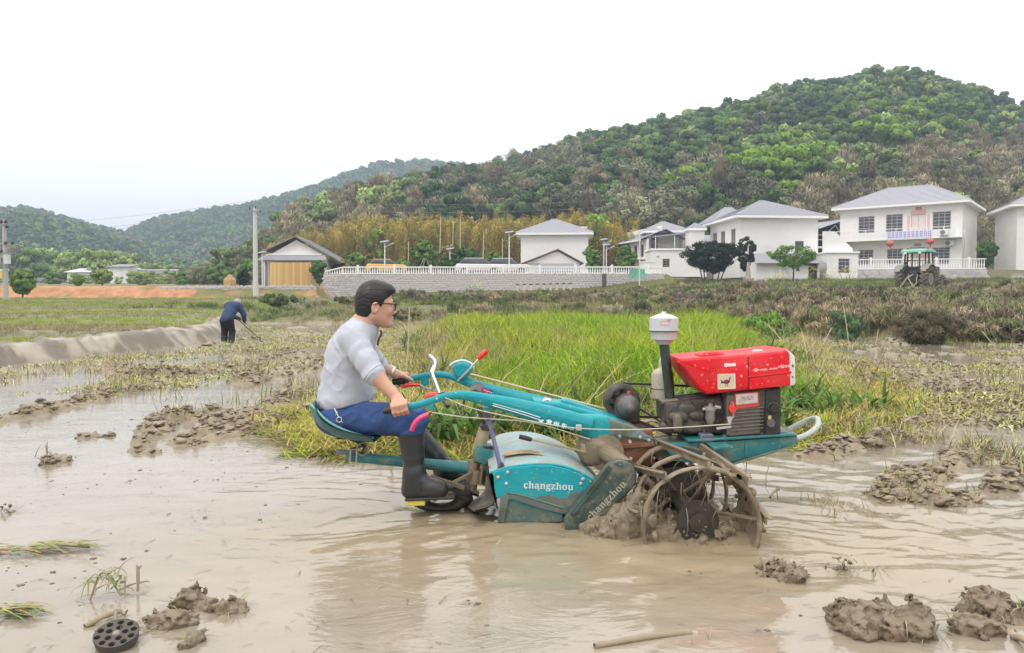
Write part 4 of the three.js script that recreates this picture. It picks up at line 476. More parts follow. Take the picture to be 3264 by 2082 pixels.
// ---- large plain-sided house
{ const o = at(2471, 880, 82.2); o.y = 3.45; o.z = -86.8; const g = thing('plain_gable_house', 'tall white house with a blank side and tiled hip roof', 'house', o, null, .09), h = 6.15, w = 8.4, dp = 9;
  shell(g, w, h, dp, { front: [{ x: 2.2, y: 3.3, w: .95, h: 1.0, cols: 1, frame: tileDark }], left: [{ x: 2.6, y: 4.0, w: 1.3, h: 2.4, cols: 2 }, { x: -.5, y: 4.0, w: 1.3, h: 2.4, cols: 2 }, { x: -3, y: 4.0, w: 1.3, h: 2.4, cols: 2 }] }); hipRoof(g, w, dp, 2.1, .75, .6, h, 13, tileMat, true); const ex = new THREE.Group(); ex.name = 'side_roof'; ex.position.set(-1.8, h + .24, -4.5); g.add(ex); part(ex, 'tile_slope', slope(V(-3.2, 0, 3), V(2, 0, 3), V(-.8, 1.9, 0), V(0, 1.9, 0), 12), tileMat); part(ex, 'tile_slope', slope(V(-3.2, 0, -3), V(-3.2, 0, 3), V(-.8, 1.9, 0), V(-.8, 1.9, 0), 12), tileMat); }
{ const o = at(2300, 850, 97); o.y = 3.8; const g = thing('lower_back_house', 'half-hidden brick-red and white house left of the blank-sided house', 'house', o, null, .5); wallFace(g, 7, 4.4, [{ x: -1.6, y: 3.3, w: .8, h: 1.5, cols: 1 }, { x: .4, y: 3.3, w: .8, h: 1.5, cols: 1 }, { x: 2.3, y: 3.3, w: .8, h: 1.5, cols: 1 }], [-1, 0, 0], 0, mat(.62, .5, .46, .9)); part(g, 'roof', slope(V(-5, 4.3, .8), V(3, 4.3, .8), V(-5, 5.4, -2.4), V(3, 5.4, -2.4), 8), tileMat); part(g, 'balcony', box(7, .3, 1, -1, 2.2, .5), whiteTrim); for (const x of [-3.8, -1.6, .6]) part(g, 'column', rod(V(x, 2.3, .8), V(x, 4.3, .8), .09), mat(.45, .25, .2, .8)); }
// ---- sheds and annexe in front of it
{ const o = at(2512, 897, 78); o.y = 2.9; const g = thing('lean_to_shed', 'white lean-to shed with grey roof and a dark doorway', 'shed', o); wallFace(g, 6.2, 2.0, [{ x: 2.45, y: .93, w: .9, h: 1.8, door: true, leaves: 1, leafMat: darkIn, frame: timber }, { x: .95, y: 1.25, w: .3, h: .42, cols: 1, frame: darkIn }], [0, 0, 0], 0); wallFace(g, 2.4, 2.0, [], [-3.1, 0, -1.4], -Math.PI / 2); wallFace(g, 2.4, 2.0, [], [3.1, 0, -1.4], Math.PI / 2); part(g, 'roof', slope(V(-3.5, 1.85, .6), V(3.4, 1.85, .6), V(-3.3, 2.95, -2.2), V(2.6, 2.95, -2.2), 9), tileMat); part(g, 'gutter', box(6.9, .07, .08, 0, 1.83, .62), concrete); }
{ const o = at(2652, 886, 80); o.y = 3.0; const g = thing('white_annexe', 'low white annexe with a single barred window next to the balustrade', 'house', o); shell(g, 3.0, 2.7, 5, { front: [{ x: .15, y: 1.45, w: 1.1, h: 1.4, cols: 3, frame: mat(.28, .24, .24, .7), bars: 3 }] }); part(g, 'cornice', rbox(3.35, .14, 5.3, .02, 0, 2.77, 0), whiteTrim); part(g, 'stair_wall', extrude([[-1.6, 0], [1.35, 0], [1.3, .35], [.2, 1.4], [-.5, 2.05], [-1.6, 2.05]], .24).translate(0, 2.85, 1.6), white); }
{ const o = at(2648, 800, 97); o.y = 4.4; const g = thing('truss_shelter', 'open shelter with a dark trussed roof between the two large houses', 'shelter', o); const A = V(-2.2, 5.2, 1), B = V(2.2, 6.7, 1), b = V(0, .0, -5); part(g, 'roof', slope(A, B, A.clone().add(b).add(V(0, 1, 0)), B.clone().add(b).add(V(0, .2, 0)), 5), tileMat); part(g, 'painted_shade_wall', box(5, 6.4, .2, .2, 3.2, -4.2), darkIn); for (const x of [-1.9, 2]) part(g, 'post', rod(V(x, 0, .8), V(x, 5.6, .8), .07), steel); part(g, 'truss', merge([rod(V(-2, 4.6, .8), V(2.2, 4.7, .8), .05), rod(V(-1, 4.6, .8), V(.2, 5.8, .8), .04), rod(V(.2, 5.8, .8), V(1, 4.6, .8), .04), rod(V(1, 4.6, .8), V(1.8, 6.2, .8), .04)]), barM); part(g, 'floor_beam', box(4.6, .25, .3, .2, 3.1, .8), whiteTrim); for (let i = 0; i < 6; i++) part(g, 'railing_bar', rod(V(-.4 + i * .4, 3.2, .9), V(-.4 + i * .4, 4.0, .9), .03), whiteTrim); part(g, 'rail', rod(V(-2, 4, .9), V(2.2, 4, .9), .035), whiteTrim); }  // wall at the back is near-black: the shaded interior is put into its colour
// ---- big house with the long balcony (right)
{ const a = .66, L = 12.6, o = V(48.4, 4.25, -85), g = thing('balcony_house', 'large white two-storey house with long balcony and banner behind the tractor', 'house', o, null, -a), h = 7.3, dp = 10.5; // origin: right front corner, facade runs to local -x
  const F = -L / 2, win = (x, y, w, hh) => ({ x, y, w, h: hh, cols: 3, bars: 5, frame: mat(.5, .42, .43, .8) });
  wallFace(g, L, h, [win(-3.4, 5.45, 1.75, 2), win(-.1 - .35, 5.5, 1.75, 2.0), win(4.3, 5.5, 1.8, 2.0), win(-3.4, 1.75, 1.6, 1.75), win(-.35, 1.75, 1.65, 1.75), win(4.3, 1.65, 1.7, 1.9), { x: 2.0, y: 1.35, w: 1.5, h: 2.7, door: true, leaves: 2, frame: redP, leafMat: mat(.5, .4, .38, .7) }, { x: 2.0, y: 5.1, w: 1.5, h: 2.5, door: true, leaves: 2, frame: pinkP, leafMat: mat(.72, .62, .6, .7) }].map((e) => e), [F, 0, 0], 0);
  wallFace(g, dp - .26, h, [], [0, 0, -dp / 2], Math.PI / 2); wallFace(g, dp - .26, h, [], [-L, 0, -dp / 2], -Math.PI / 2); wallFace(g, L, h, [], [F, 0, -dp], Math.PI); const rf = hipRoof(g, L, dp, 2.6, .8, 4.6, h, 14); rf.position.x = F; rf.position.z = -dp / 2;
  part(g, 'balcony_slab', rbox(L + .3, .22, 1.35, .03, F, 3.62, .68), whiteTrim); part(g, 'balcony_wall', box(L * .82, .75, .1, F + .6, 4.1, 1.28), mat(.78, .77, .78, .85)); part(g, 'balcony_rail', merge([rod(V(-L - .1, 4.75, 1.3), V(.1, 4.75, 1.3), .035), rod(V(-L - .1, 4.2, 1.3), V(-L * .85, 4.2, 1.3), .03)]), whiteTrim); for (let i = 0; i < 9; i++) part(g, 'balcony_post', rod(V(-L + i * L / 8, 3.7, 1.3), V(-L + i * L / 8, 4.8, 1.3), .04), whiteTrim);
  for (let i = 0; i < 6; i++) part(g, 'railing_bar', rod(V(-L + .15 + i * .22, 3.72, 1.3), V(-L + .15 + i * .22, 4.72, 1.3), .02), barM);
  for (const [x, y] of [[F + 1.0, 5.1], [F + 3.0, 5.1]]) part(g, 'couplet', box(.26, 2.3, .02, x, y, .015), pinkP); part(g, 'door_lintel', box(1.5, .4, .03, F + 2, 6.58, .02), pinkP); part(g, 'door_plaque', box(.6, .35, .03, F + 2, 6.96, .022), redP); for (const x of [F + 1.0, F + 3.0]) part(g, 'couplet', box(.2, 2.5, .02, x, 1.4, .015), redP); part(g, 'door_plaque', box(.7, .28, .03, F + 2, 2.95, .02), redP);
  const sign = canvasTex(512, 96, (x, w, hh) => { x.fillStyle = '#cfd6ee'; x.fillRect(0, 0, w, hh); x.lineWidth = 6; const r = rng(8); for (let i = 0; i < 11; i++) { x.strokeStyle = i % 4 === 3 ? '#6f86c8' : '#a86f9b'; for (let k = 0; k < 5; k++) { const X = 14 + i * 45, Y = 14; x.beginPath(); if (k < 3) { x.moveTo(X, Y + k * 28 + 4); x.lineTo(X + 32, Y + k * 28 + r() * 8); } else { x.moveTo(X + 6 + (k - 3) * 18, Y); x.lineTo(X + 6 + (k - 3) * 18 + r() * 6, Y + 68); } x.stroke(); } } });
  part(g, 'banner', box(4.6, .85, .03, F + 1.35, 4.05, 1.36), mat(1, 1, 1, .85, { map: sign }), 'pale banner with blue and purple characters');
  const acu = (x, y, z) => { const k = part(g, 'air_conditioner', rbox(.85, .62, .35, .03, x, y, z), mat(.72, .71, .68, .6)); part(k, 'fan_grille', new THREE.CylinderGeometry(.24, .24, .03, 18).rotateX(Math.PI / 2).translate(x - .12, y, z + .185), tileDark); }; acu(-1.2, 3.0, .25); acu(-1.5, 4.1, 1.5); acu(-L + .8, 3.1, .25);
  part(g, 'notice_board', box(1.1, .95, .05, F - 1.9, 1.6, .03), mat(.66, .64, .64, .7)); for (const y of [3.9, 4.4]) part(g, 'drain_pipe', rod(V(.15, 0, -.4), V(.15, y, -.4), .05), whiteTrim); }
for (const [u, v, d, w] of [[2838, 777, 83.5, 'under the balcony left of the doorway'], [2966, 770, 81.5, 'under the balcony right of the doorway']]) { const p = at(u, v, d), g = thing('red_lantern', 'round red lantern hanging ' + w, 'lantern', [p.x, p.y, p.z]); part(g, 'lantern_body', lathe([[.02, -.3], [.16, -.3], [.38, -.12], [.4, .05], [.3, .22], [.12, .3], [.02, .3]], 16), mat(.5, .1, .09, .7)); part(g, 'cap', new THREE.CylinderGeometry(.13, .13, .06, 12).translate(0, .32, 0), mat(.6, .4, .08, .5)); part(g, 'tassel', rod(V(0, -.3, 0), V(0, -.62, 0), .05, .07, 8), mat(.6, .08, .05, .8)); part(g, 'cord', rod(V(0, .33, 0), V(0, .75, 0), .012), timber); }
rubbleWall('terrace_wall', 'weathered grey wall under the white balustrade behind the tractor', [V(33.2, 2.55, -80.0), V(48.4, 2.7, -80.4)], [1.6], .8, .8, .5, 60, 35);
balustrade('balustrade', 'white balustrade in front of the balcony house and tractor', [V(33.3, 4.2, -80.1), V(48.3, 4.3, -80.5)], 1.05, .26, 3.2);
{ const p = V(49.4, 2.9, -78), g = thing('low_block_wall', 'low pale block wall below the house at the edge of the picture', 'wall', p); for (let i = 0; i < 9; i++) part(g, 'block', rbox(1.02, .85, .35, .03, .5 + i * 1.04, .3, 0), mat(.5, .47, .4, .95)); part(g, 'coping', box(9.5, .1, .42, 4.7, .78, 0), concrete); }
{ const o = V(53.6, 4.2, -84), g = thing('edge_house', 'white house with a small balcony at the right-hand edge of the picture', 'house', o, null, -.3), h = 6.8, w = 9, dp = 8; wallFace(g, w, h, [{ x: -.6, y: 5.2, w: 1.6, h: 1.8, cols: 2, frame: mat(.4, .2, .17, .7), bars: 4 }, { x: -.7, y: 1.4, w: 1.9, h: 2.2, cols: 2, frame: frameM, bars: 2 }, { x: 3, y: 5.2, w: 1.4, h: 1.8, cols: 2 }], [w / 2, 0, 0], 0); wallFace(g, dp, h, [], [0, 0, -dp / 2 - .1], -Math.PI / 2); wallFace(g, dp, h, [], [w, 0, -dp / 2 - .1], Math.PI / 2); wallFace(g, w, h, [], [w / 2, 0, -dp - .1], Math.PI); const rf = hipRoof(g, w, dp, 2.2, .75, 2, h, 12); rf.position.x = w / 2; rf.position.z = -dp / 2; part(g, 'balcony_slab', rbox(6, .55, 1.2, .03, 5.6, 3.4, .6), whiteTrim); part(g, 'balcony_rail', rod(V(2.7, 4.2, 1.1), V(8.6, 4.2, 1.1), .03), barM); for (let i = 0; i < 7; i++) part(g, 'balcony_post', rod(V(2.8 + i * .95, 3.6, 1.1), V(2.8 + i * .95, 4.2, 1.1), .025), barM); for (const x of [2.2, 2.6]) part(g, 'wall_lamp', rod(V(x, 6.1, .05), V(x, 6.05, .25), .1, .07), steel); }
// ---- far houses in the valley
{ const o = at(330, 905, 150); const g = thing('valley_shed', 'long pale shed far off in the valley behind the red soil bank', 'shed', [o.x, land(o.x, 150) - .1, -150]); part(g, 'wall', box(11, 1.9, 5, 0, 1.2, 0), white); part(g, 'roof', slope(V(-6, 2.05, 3), V(6, 2.05, 3), V(-6, 3.0, -3), V(6, 3.0, -3), 6), mat(.7, .69, .68, .8)); part(g, 'opening', box(5, 1.1, .1, -1, .9, 2.52), darkIn); }  // opening is a near-black panel on solid wall, its inner shade painted
{ const o = at(180, 890, 175); const g = thing('valley_wall', 'long low grey wall across the far valley', 'wall', [o.x, land(o.x, 175), -175]); for (let i = 0; i < 8; i++) part(g, 'panel', box(5.9, 2.4, .3, -18 + i * 6, 1.6, 0), mat(.42, .43, .44, .9)); part(g, 'coping', box(48, .2, .5, 3, 2.9, 0), whiteTrim); }
{ const o = at(395, 905, 140); const g = thing('valley_house', 'small pink-white house at the end of the far shed', 'house', [o.x, land(o.x, 140) - .1, -140]); shell(g, 3.2, 2.9, 3.5, {}); part(g, 'roof', slope(V(-2, 2.9, 2.2), V(2, 2.9, 2.2), V(-2, 3.5, -2), V(2, 3.5, -2), 5), tileMat); }
// ---- poles, wires, lamps
const poleMat = mat(.55, .54, .5, .9), wireMat = mat(.25, .25, .25, .7), insul = mat(.06, .05, .05, .4);
{ const b = at(815, 925, 62), top = at(817, 640, 62), h = top.y - 1.2; const g = thing('utility_pole', 'tall round concrete utility pole left of the white hut', 'pole', [b.x, 1.2, b.z]); part(g, 'shaft', rod(V(0, 0, 0), V(0, h - .55, 0), .22, .14, 14), poleMat); part(g, 'spike', rod(V(.05, h - .55, 0), V(.05, h + .1, 0), .025), steel); part(g, 'crossarm', bar(V(-.35, h - .75, .16), V(.45, h - .95, .16), .07, .07), steel); for (const [x, y] of [[-.35, h - .62], [.1, h - .5], [.47, h - .82]]) part(g, 'insulator', lathe([[.02, 0], [.06, .02], [.05, .1], [.065, .12], [.03, .2], [.01, .2]], 8).translate(x, y - .1, .16), insul); }
const sag = (a, b, s) => { const P = []; for (let i = 0; i <= 16; i++) { const t = i / 16, p = a.clone().lerp(b, t); p.y -= s * 4 * t * (1 - t); P.push(p); } return P; };
[[at(815, 638, 62), at(60, 712, 150), .5, 'topmost thin power line running left from the utility pole'], [at(806, 658, 62), at(60, 742, 150), .6, 'middle thin power line running left from the utility pole'], [at(810, 664, 62), at(60, 752, 150), .6, 'lowest thin power line running left from the utility pole'], [at(818, 638, 62), at(2060, 628, 90), .6, 'upper power line running right past the bamboo grove'], [at(822, 660, 62), at(2060, 648, 90), .7, 'lower power line running right past the bamboo grove']].forEach(([a, b, s, label]) => solo('power_line', tube(sag(a, b, s), .011, 32, 4), wireMat, label, 'wire', 'power lines'));
{ const d = 50, b = at(18, 932, d); b.y = land(b.x, d); const Y = (v) => at(18, v, d).y - b.y, g = thing('transformer_pole', 'utility pole with transformers and crossarms at the left edge', 'pole', [b.x, b.y, b.z]); part(g, 'shaft', rod(V(0, -.3, 0), V(0, Y(698), 0), .16, .11, 12), mat(.42, .4, .37, .9)); for (const [v, w] of [[718, .55], [780, .6], [806, .5], [852, .7]]) part(g, 'crossarm', box(w * 2, .07, .07, .02, Y(v), .1), steel); for (const [u, v] of [[-8, 828], [24, 828]]) { const k = part(g, 'transformer', new THREE.CylinderGeometry(.2, .2, .55, 14).translate((u - 10) / FOCAL * d, Y(v), .22), mat(.58, .6, .6, .5)); part(k, 'cap', new THREE.CylinderGeometry(.1, .21, .08, 14).translate((u - 10) / FOCAL * d, Y(v) + .32, .22), steel); } for (const [u, v] of [[26, 712], [30, 728], [12, 712], [46, 780], [24, 780], [10, 806]]) part(g, 'insulator', lathe([[.02, 0], [.1, .02], [.07, .1], [.11, .13], [.04, .24], [.01, .24]], 8).translate((u - 18) / FOCAL * d, Y(v), .1), insul); part(g, 'sign', box(.3, .5, .02, -.25, Y(875), .2), mat(.75, .6, .08, .7)); }
const lampM = mat(.74, .74, .72, .6), panelM = mat(.12, .13, .17, .25);
[[1226, 772, 68.9 + 1.2, 'solar street lamp behind the left part of the balustrade'], [1623, 742, 69.8, 'tall solar street lamp left of the pyramid-roofed house'], [1434, 795, 78, 'distant solar street lamp half hidden by the round green bush'], [1925, 765, 82, 'slim street lamp at the end of the long receding wing'], [1933, 782, 79, 'shorter street lamp beside the long receding wing'], [835, 806, 72.5, 'thin street lamp between utility pole and white hut']].forEach(([u, v, d, label]) => { const t = at(u, v, d), y0 = land(t.x, d), h = t.y - y0, g = thing('street_lamp', label, 'street lamp', [t.x, y0, t.z], 'solar street lamps'); part(g, 'post', rod(V(0, 0, 0), V(0, h, 0), .06, .045, 8), lampM); part(g, 'solar_panel', rbox(.75, .04, .5, .01, 0, h + .06, 0, .35, 0, .15), panelM); part(g, 'arm', rod(V(0, h - .45, 0), V(.5, h - .2, .05), .025), lampM); part(g, 'lamp_head', rbox(.42, .07, .16, .02, .62, h - .16, .05, 0, 0, .35), lampM); });
// ---- shrubs and garden trees in the village
function garden(name, label, cat, u, v0, v1, halfPx, d, cols, o = {}) { const b = at(u, v0, d), top = at(u, v1, d), y0 = o.y ?? land(b.x, d), h = top.y - y0, R = [halfPx / FOCAL * d, h * (o.crown ?? .42), halfPx / FOCAL * d * .8], g = thing(name, label, cat, [b.x, y0, b.z], o.group); part(g, 'crown', leafCloud(o.seed ?? u, { R, clumps: o.clumps ?? 48, leaves: o.leaves ?? 70, size: o.size ?? .22, cols, droop: o.droop ?? .3, ratio: o.ratio ?? .55, clumpSize: o.clumpSize ?? 1.25 }).translate(0, h - R[1] * 1.03, 0), crownMat); const st = []; const n = o.stems ?? 1; for (let i = 0; i < n; i++) { const a = i * 2.4, sx = n > 1 ? Math.cos(a) * R[0] * .25 : 0; st.push(rod(V(sx, -.2, .1 * Math.sin(a)), V(sx * 2 + .1, h - R[1], .2 * Math.sin(a)), .07, .04, 6)); for (let k = 0; k < 3; k++) st.push(rod(V(sx * 1.5, h - R[1] * 1.7, 0), V(sx * 2 + Math.cos(a + k * 2) * R[0] * .6, h - R[1] * .8, Math.sin(a + k * 2) * R[2] * .6), .035, .015, 5)); } part(g, 'trunk', merge(st), o.bark ?? barkMat); return g; }
const gD = [[.055, .12, .028], [.075, .155, .032], [.045, .095, .026]], gM = [[.11, .19, .04], [.14, .22, .045], [.09, .16, .04]], gBl = [[.022, .036, .018], [.03, .045, .022], [.018, .028, .016]], gO = [[.2, .17, .06], [.16, .15, .05], [.22, .2, .07]], gL = [[.2, .33, .04], [.24, .36, .05], [.16, .28, .04]];
garden('round_bush', 'dense round green bush beside the plank screen', 'bush', 1018, 905, 830, 26, 71.5, gD); garden('brown_bush', 'brownish bush right of the white hut', 'bush', 1095, 880, 826, 36, 76, gO); garden('garden_tree', 'small olive tree behind the left end of the balustrade', 'tree', 1130, 880, 797, 28, 78, gM); garden('garden_tree', 'pale yellow-green tree left of the solar lamp', 'tree', 1172, 870, 805, 24, 79, gO);
garden('garden_tree', 'dark-leaved tree propped with stakes behind the balustrade', 'tree', 1355, 870, 765, 42, 76, gM); garden('brown_tree', 'brown-topped tree between two green garden trees', 'tree', 1428, 870, 770, 30, 80, gO); garden('round_tree', 'dense round dark green tree behind the balustrade', 'tree', 1478, 868, 783, 44, 75, gD, { clumps: 40 }); garden('round_bush', 'small green bush in front of the dense round tree', 'bush', 1418, 868, 818, 22, 73.5, gD); garden('garden_tree', 'thin green tree near the low grey shed', 'tree', 1575, 865, 802, 26, 82, gM); garden('round_bush', 'yellow-green bush behind the balustrade below the bamboo', 'bush', 1288, 868, 828, 26, 73, gM); garden('round_bush', 'green bush under the solar lamp', 'bush', 1240, 866, 836, 24, 74, gM);
garden('lime_tree', 'bright lime tree in front of the bamboo grove', 'tree', 1200, 800, 724, 30, 99, gL, { size: .4 }); garden('lime_tree', 'bright green tree between the two roofed house groups', 'tree', 1905, 790, 668, 38, 100, gL, { size: .4 }); garden('garden_tree', 'grey-green tree right of the gabled shed', 'tree', 1886, 850, 780, 24, 80, gM); garden('garden_tree', 'spreading olive-green tree in front of the long receding wing', 'tree', 1998, 850, 786, 36, 80, gM); garden('garden_tree', 'green tree between the balcony house and the edge house', 'tree', 3145, 855, 772, 32, 82, gD, { y: 4.2 });
{ const d = 72, g = garden('dark_tree', 'broad blackish-green tree with many stems in front of the white houses', 'tree', 2268, 905, 768, 100, d, gBl, { clumps: 190, leaves: 48, size: .2, stems: 5, crown: .38, clumpSize: .8, ratio: .45, droop: -.3 }); }
garden('dark_tree', 'slim dark upright tree beside the blank white house', 'tree', 2378, 905, 752, 32, 73, gBl, { clumps: 70, leaves: 34, size: .19, crown: .42, clumpSize: .9, droop: -.4 });
garden('umbrella_tree', 'small flat-topped green tree in front of the lean-to shed', 'tree', 2528, 893, 782, 88, 70, [[.14, .26, .045], [.18, .3, .05], [.11, .2, .04]], { clumps: 110, leaves: 50, size: .13, crown: .3, clumpSize: 1.0, bark: mat(.05, .04, .035, .9) });
{ const o = at(1320, 860, 75.2), g = thing('tree_stakes', 'slanting wooden stakes propping the dark-leaved tree', 'stakes', [o.x, land(o.x, 75.2), -75.2]); for (const s of [-1, -.3, 1]) part(g, 'stake', rod(V(1 + s * .75, 0, .4), V(1.05 + s * .1, 1.7, 0), .04, .03, 6), mat(.4, .34, .25, .8)); }
// ---- oddments
{ const o = at(733, 918, 66), r = rng(3), P = { p: [], c: [], i: [] }; for (let i = 0; i < 900; i++) { const a = r() * 6.28, y = r() * 1.05, e = (.55 - .4 * y) * Math.sqrt(r()); blade(P, [Math.cos(a) * e, y, Math.sin(a) * e], a, 1.7 + .8 * r(), .4, .02, .4, r() < .12 ? [.1, .08, .06] : [.55 + .2 * r(), .36 + .1 * r(), .2], 1); } const g = thing('straw_heap', 'small heap of pale straw beside the road', 'straw heap', [o.x, 2.2, o.z]); part(g, 'straw', fromRaw(P), dryMat); part(g, 'core', jitter(new THREE.IcosahedronGeometry(.5, 3), .1, 3).scale(1, .9, 1).translate(0, .4, 0), mat(.42, .28, .17, .95)); }
garden('round_bush', 'dark conical bush between straw heap and utility pole', 'bush', 775, 915, 862, 16, 67, gBl, { crown: .5 }); garden('round_bush', 'green bush on the red soil bank by the transformer pole', 'bush', 70, 905, 862, 38, 58, gM); garden('round_bush', 'pale feathery shrub standing before the far shed', 'bush', 325, 905, 858, 36, 90, [[.2, .27, .07], [.24, .3, .09]]); garden('round_bush', 'small shrub at the left of the far shed', 'bush', 250, 910, 880, 18, 70, gM);
function car(u, v, d, ry, col, label, name = 'parked_car', long = 4.2, tall = 1.45) { const p = at(u, v, d), y0 = land(p.x, d), g = thing(name, label, name === 'parked_car' ? 'car' : 'truck', [p.x, y0, -d], null, ry), cm = mat(...col, .35, { clearcoat: 1 }); part(g, 'body', smooth(extrude([[-long / 2, .35], [long / 2, .35], [long / 2, .75], [long * .44, .88], [long * .22, .92], [-long * .46, .95], [-long / 2, .8]], 1.7, .08, 3)), cm); part(g, 'cabin', smooth(extrude([[long * .26, .9], [long * .08, tall], [-long * .3, tall], [-long * .44, .93]], 1.5, .07, 3)), glassM); part(g, 'roof', rbox(long * .42, .05, 1.35, .02, -long * .1, tall + .005, 0), cm); for (const x of [-1, 1]) for (const z of [-1, 1]) { const w = part(g, 'wheel', new THREE.CylinderGeometry(.32, .32, .2, 18).rotateX(Math.PI / 2).translate(x * long * .31, .32, z * .78), mat(.03, .03, .03, .8)); part(w, 'rim', new THREE.CylinderGeometry(.18, .18, .21, 12).rotateX(Math.PI / 2).translate(x * long * .31, .32, z * .78), steel); } for (const z of [-.6, .6]) part(g, 'headlight', rbox(.06, .14, .3, .02, long / 2 - .01, .72, z), lampM); return g; }
car(1525, 862, 71.5, .1, [.7, .68, .69], 'pale car parked behind the balustrade near the round tree'); car(1618, 862, 72, -.05, [.62, .62, .64], 'silver car parked behind the balustrade beside the tall solar lamp'); car(1232, 862, 72, .15, [.72, .42, .05], 'yellow-orange vehicle behind the balustrade under the solar lamp', 'small_truck', 3.6, 1.35);
{ const a = at(2030, 872, 67.4), g = thing('green_net', 'green shade net hanging over the rubble wall', 'net', [a.x, a.y, a.z]), q = new THREE.PlaneGeometry(1.35, .75, 16, 9), p = q.attributes.position; for (let i = 0; i < p.count; i++) p.setXYZ(i, p.getX(i), p.getY(i) - .12 * Math.abs(p.getX(i)) * (p.getY(i) > 0 ? 0 : 1), .12 + .07 * fbm(p.getX(i) * 4, p.getY(i) * 3)); q.computeVertexNormals(); part(g, 'sheet', q, mat(.16, .4, .3, .8)); }
{ const a = at(1926, 895, 67.6), g = thing('wall_pillar', 'dark narrow opening post in the rubble wall', 'post', [a.x, a.y - .5, a.z]); part(g, 'post', rbox(.35, 1.1, .3, .03, 0, .5, 0), mat(.1, .085, .075, .95)); part(g, 'cap', rbox(.5, .12, .4, .02, 0, 1.1, 0), concrete); }
for (let i = 0; i < 9; i++) { const a = at(1650 + i * 21, 918 - i * .4, 66.4), g = thing('short_post', 'short dark-topped post in the row before the rubble wall', 'post', [a.x, a.y - .25, a.z], 'row of short posts'); part(g, 'post', rbox(.18, .5, .16, .02, 0, .25, 0), mat(.55, .52, .46, .9)); part(g, 'cap', rbox(.3, .1, .2, .02, 0, .53, 0), mat(.08, .07, .06, .9)); }
{ const a = at(2105, 905, 66), g = thing('white_pole', 'thin pale pole standing before the village wall', 'pole', [at(2038, 950, 66).x, 1.3, -66]); part(g, 'shaft', rod(V(0, 0, 0), V(0, at(2038, 735, 66).y - 1.3, 0), .06, .04, 8), mat(.62, .6, .57, .8)); part(g, 'arm', rod(V(0, 4.4, 0), V(.3, 4.6, 0), .02), steel); }
{ const a = at(2490, 905, 71), g = thing('a_frame_rack', 'white slanting rack of sticks leaning by the lean-to shed', 'rack', [a.x, land(a.x, 71), a.z]); for (const [x0, x1] of [[-.6, -.45], [-.3, -.3], [.2, .1], [1.0, .2], [1.25, .35]]) part(g, 'stick', rod(V(x0, 0, .1), V(x1, 1.25, 0), .03, .025, 6), mat(.55, .52, .48, .8)); part(g, 'top_bar', rod(V(-.6, 1.2, 0), V(.5, 1.2, 0), .03), mat(.55, .52, .48, .8)); }
{ const a = at(2385, 900, 70), g = thing('stone_chimney', 'tapering grey stone post in front of the slim dark tree', 'post', [a.x, land(a.x, 70), a.z]); part(g, 'shaft', new THREE.CylinderGeometry(.14, .34, 1.7, 4).rotateY(.6).translate(0, 1.0, 0), mat(.36, .32, .28, .95)); part(g, 'base', rbox(.9, .5, .7, .05, 0, .2, 0), mat(.3, .27, .24, .95)); }
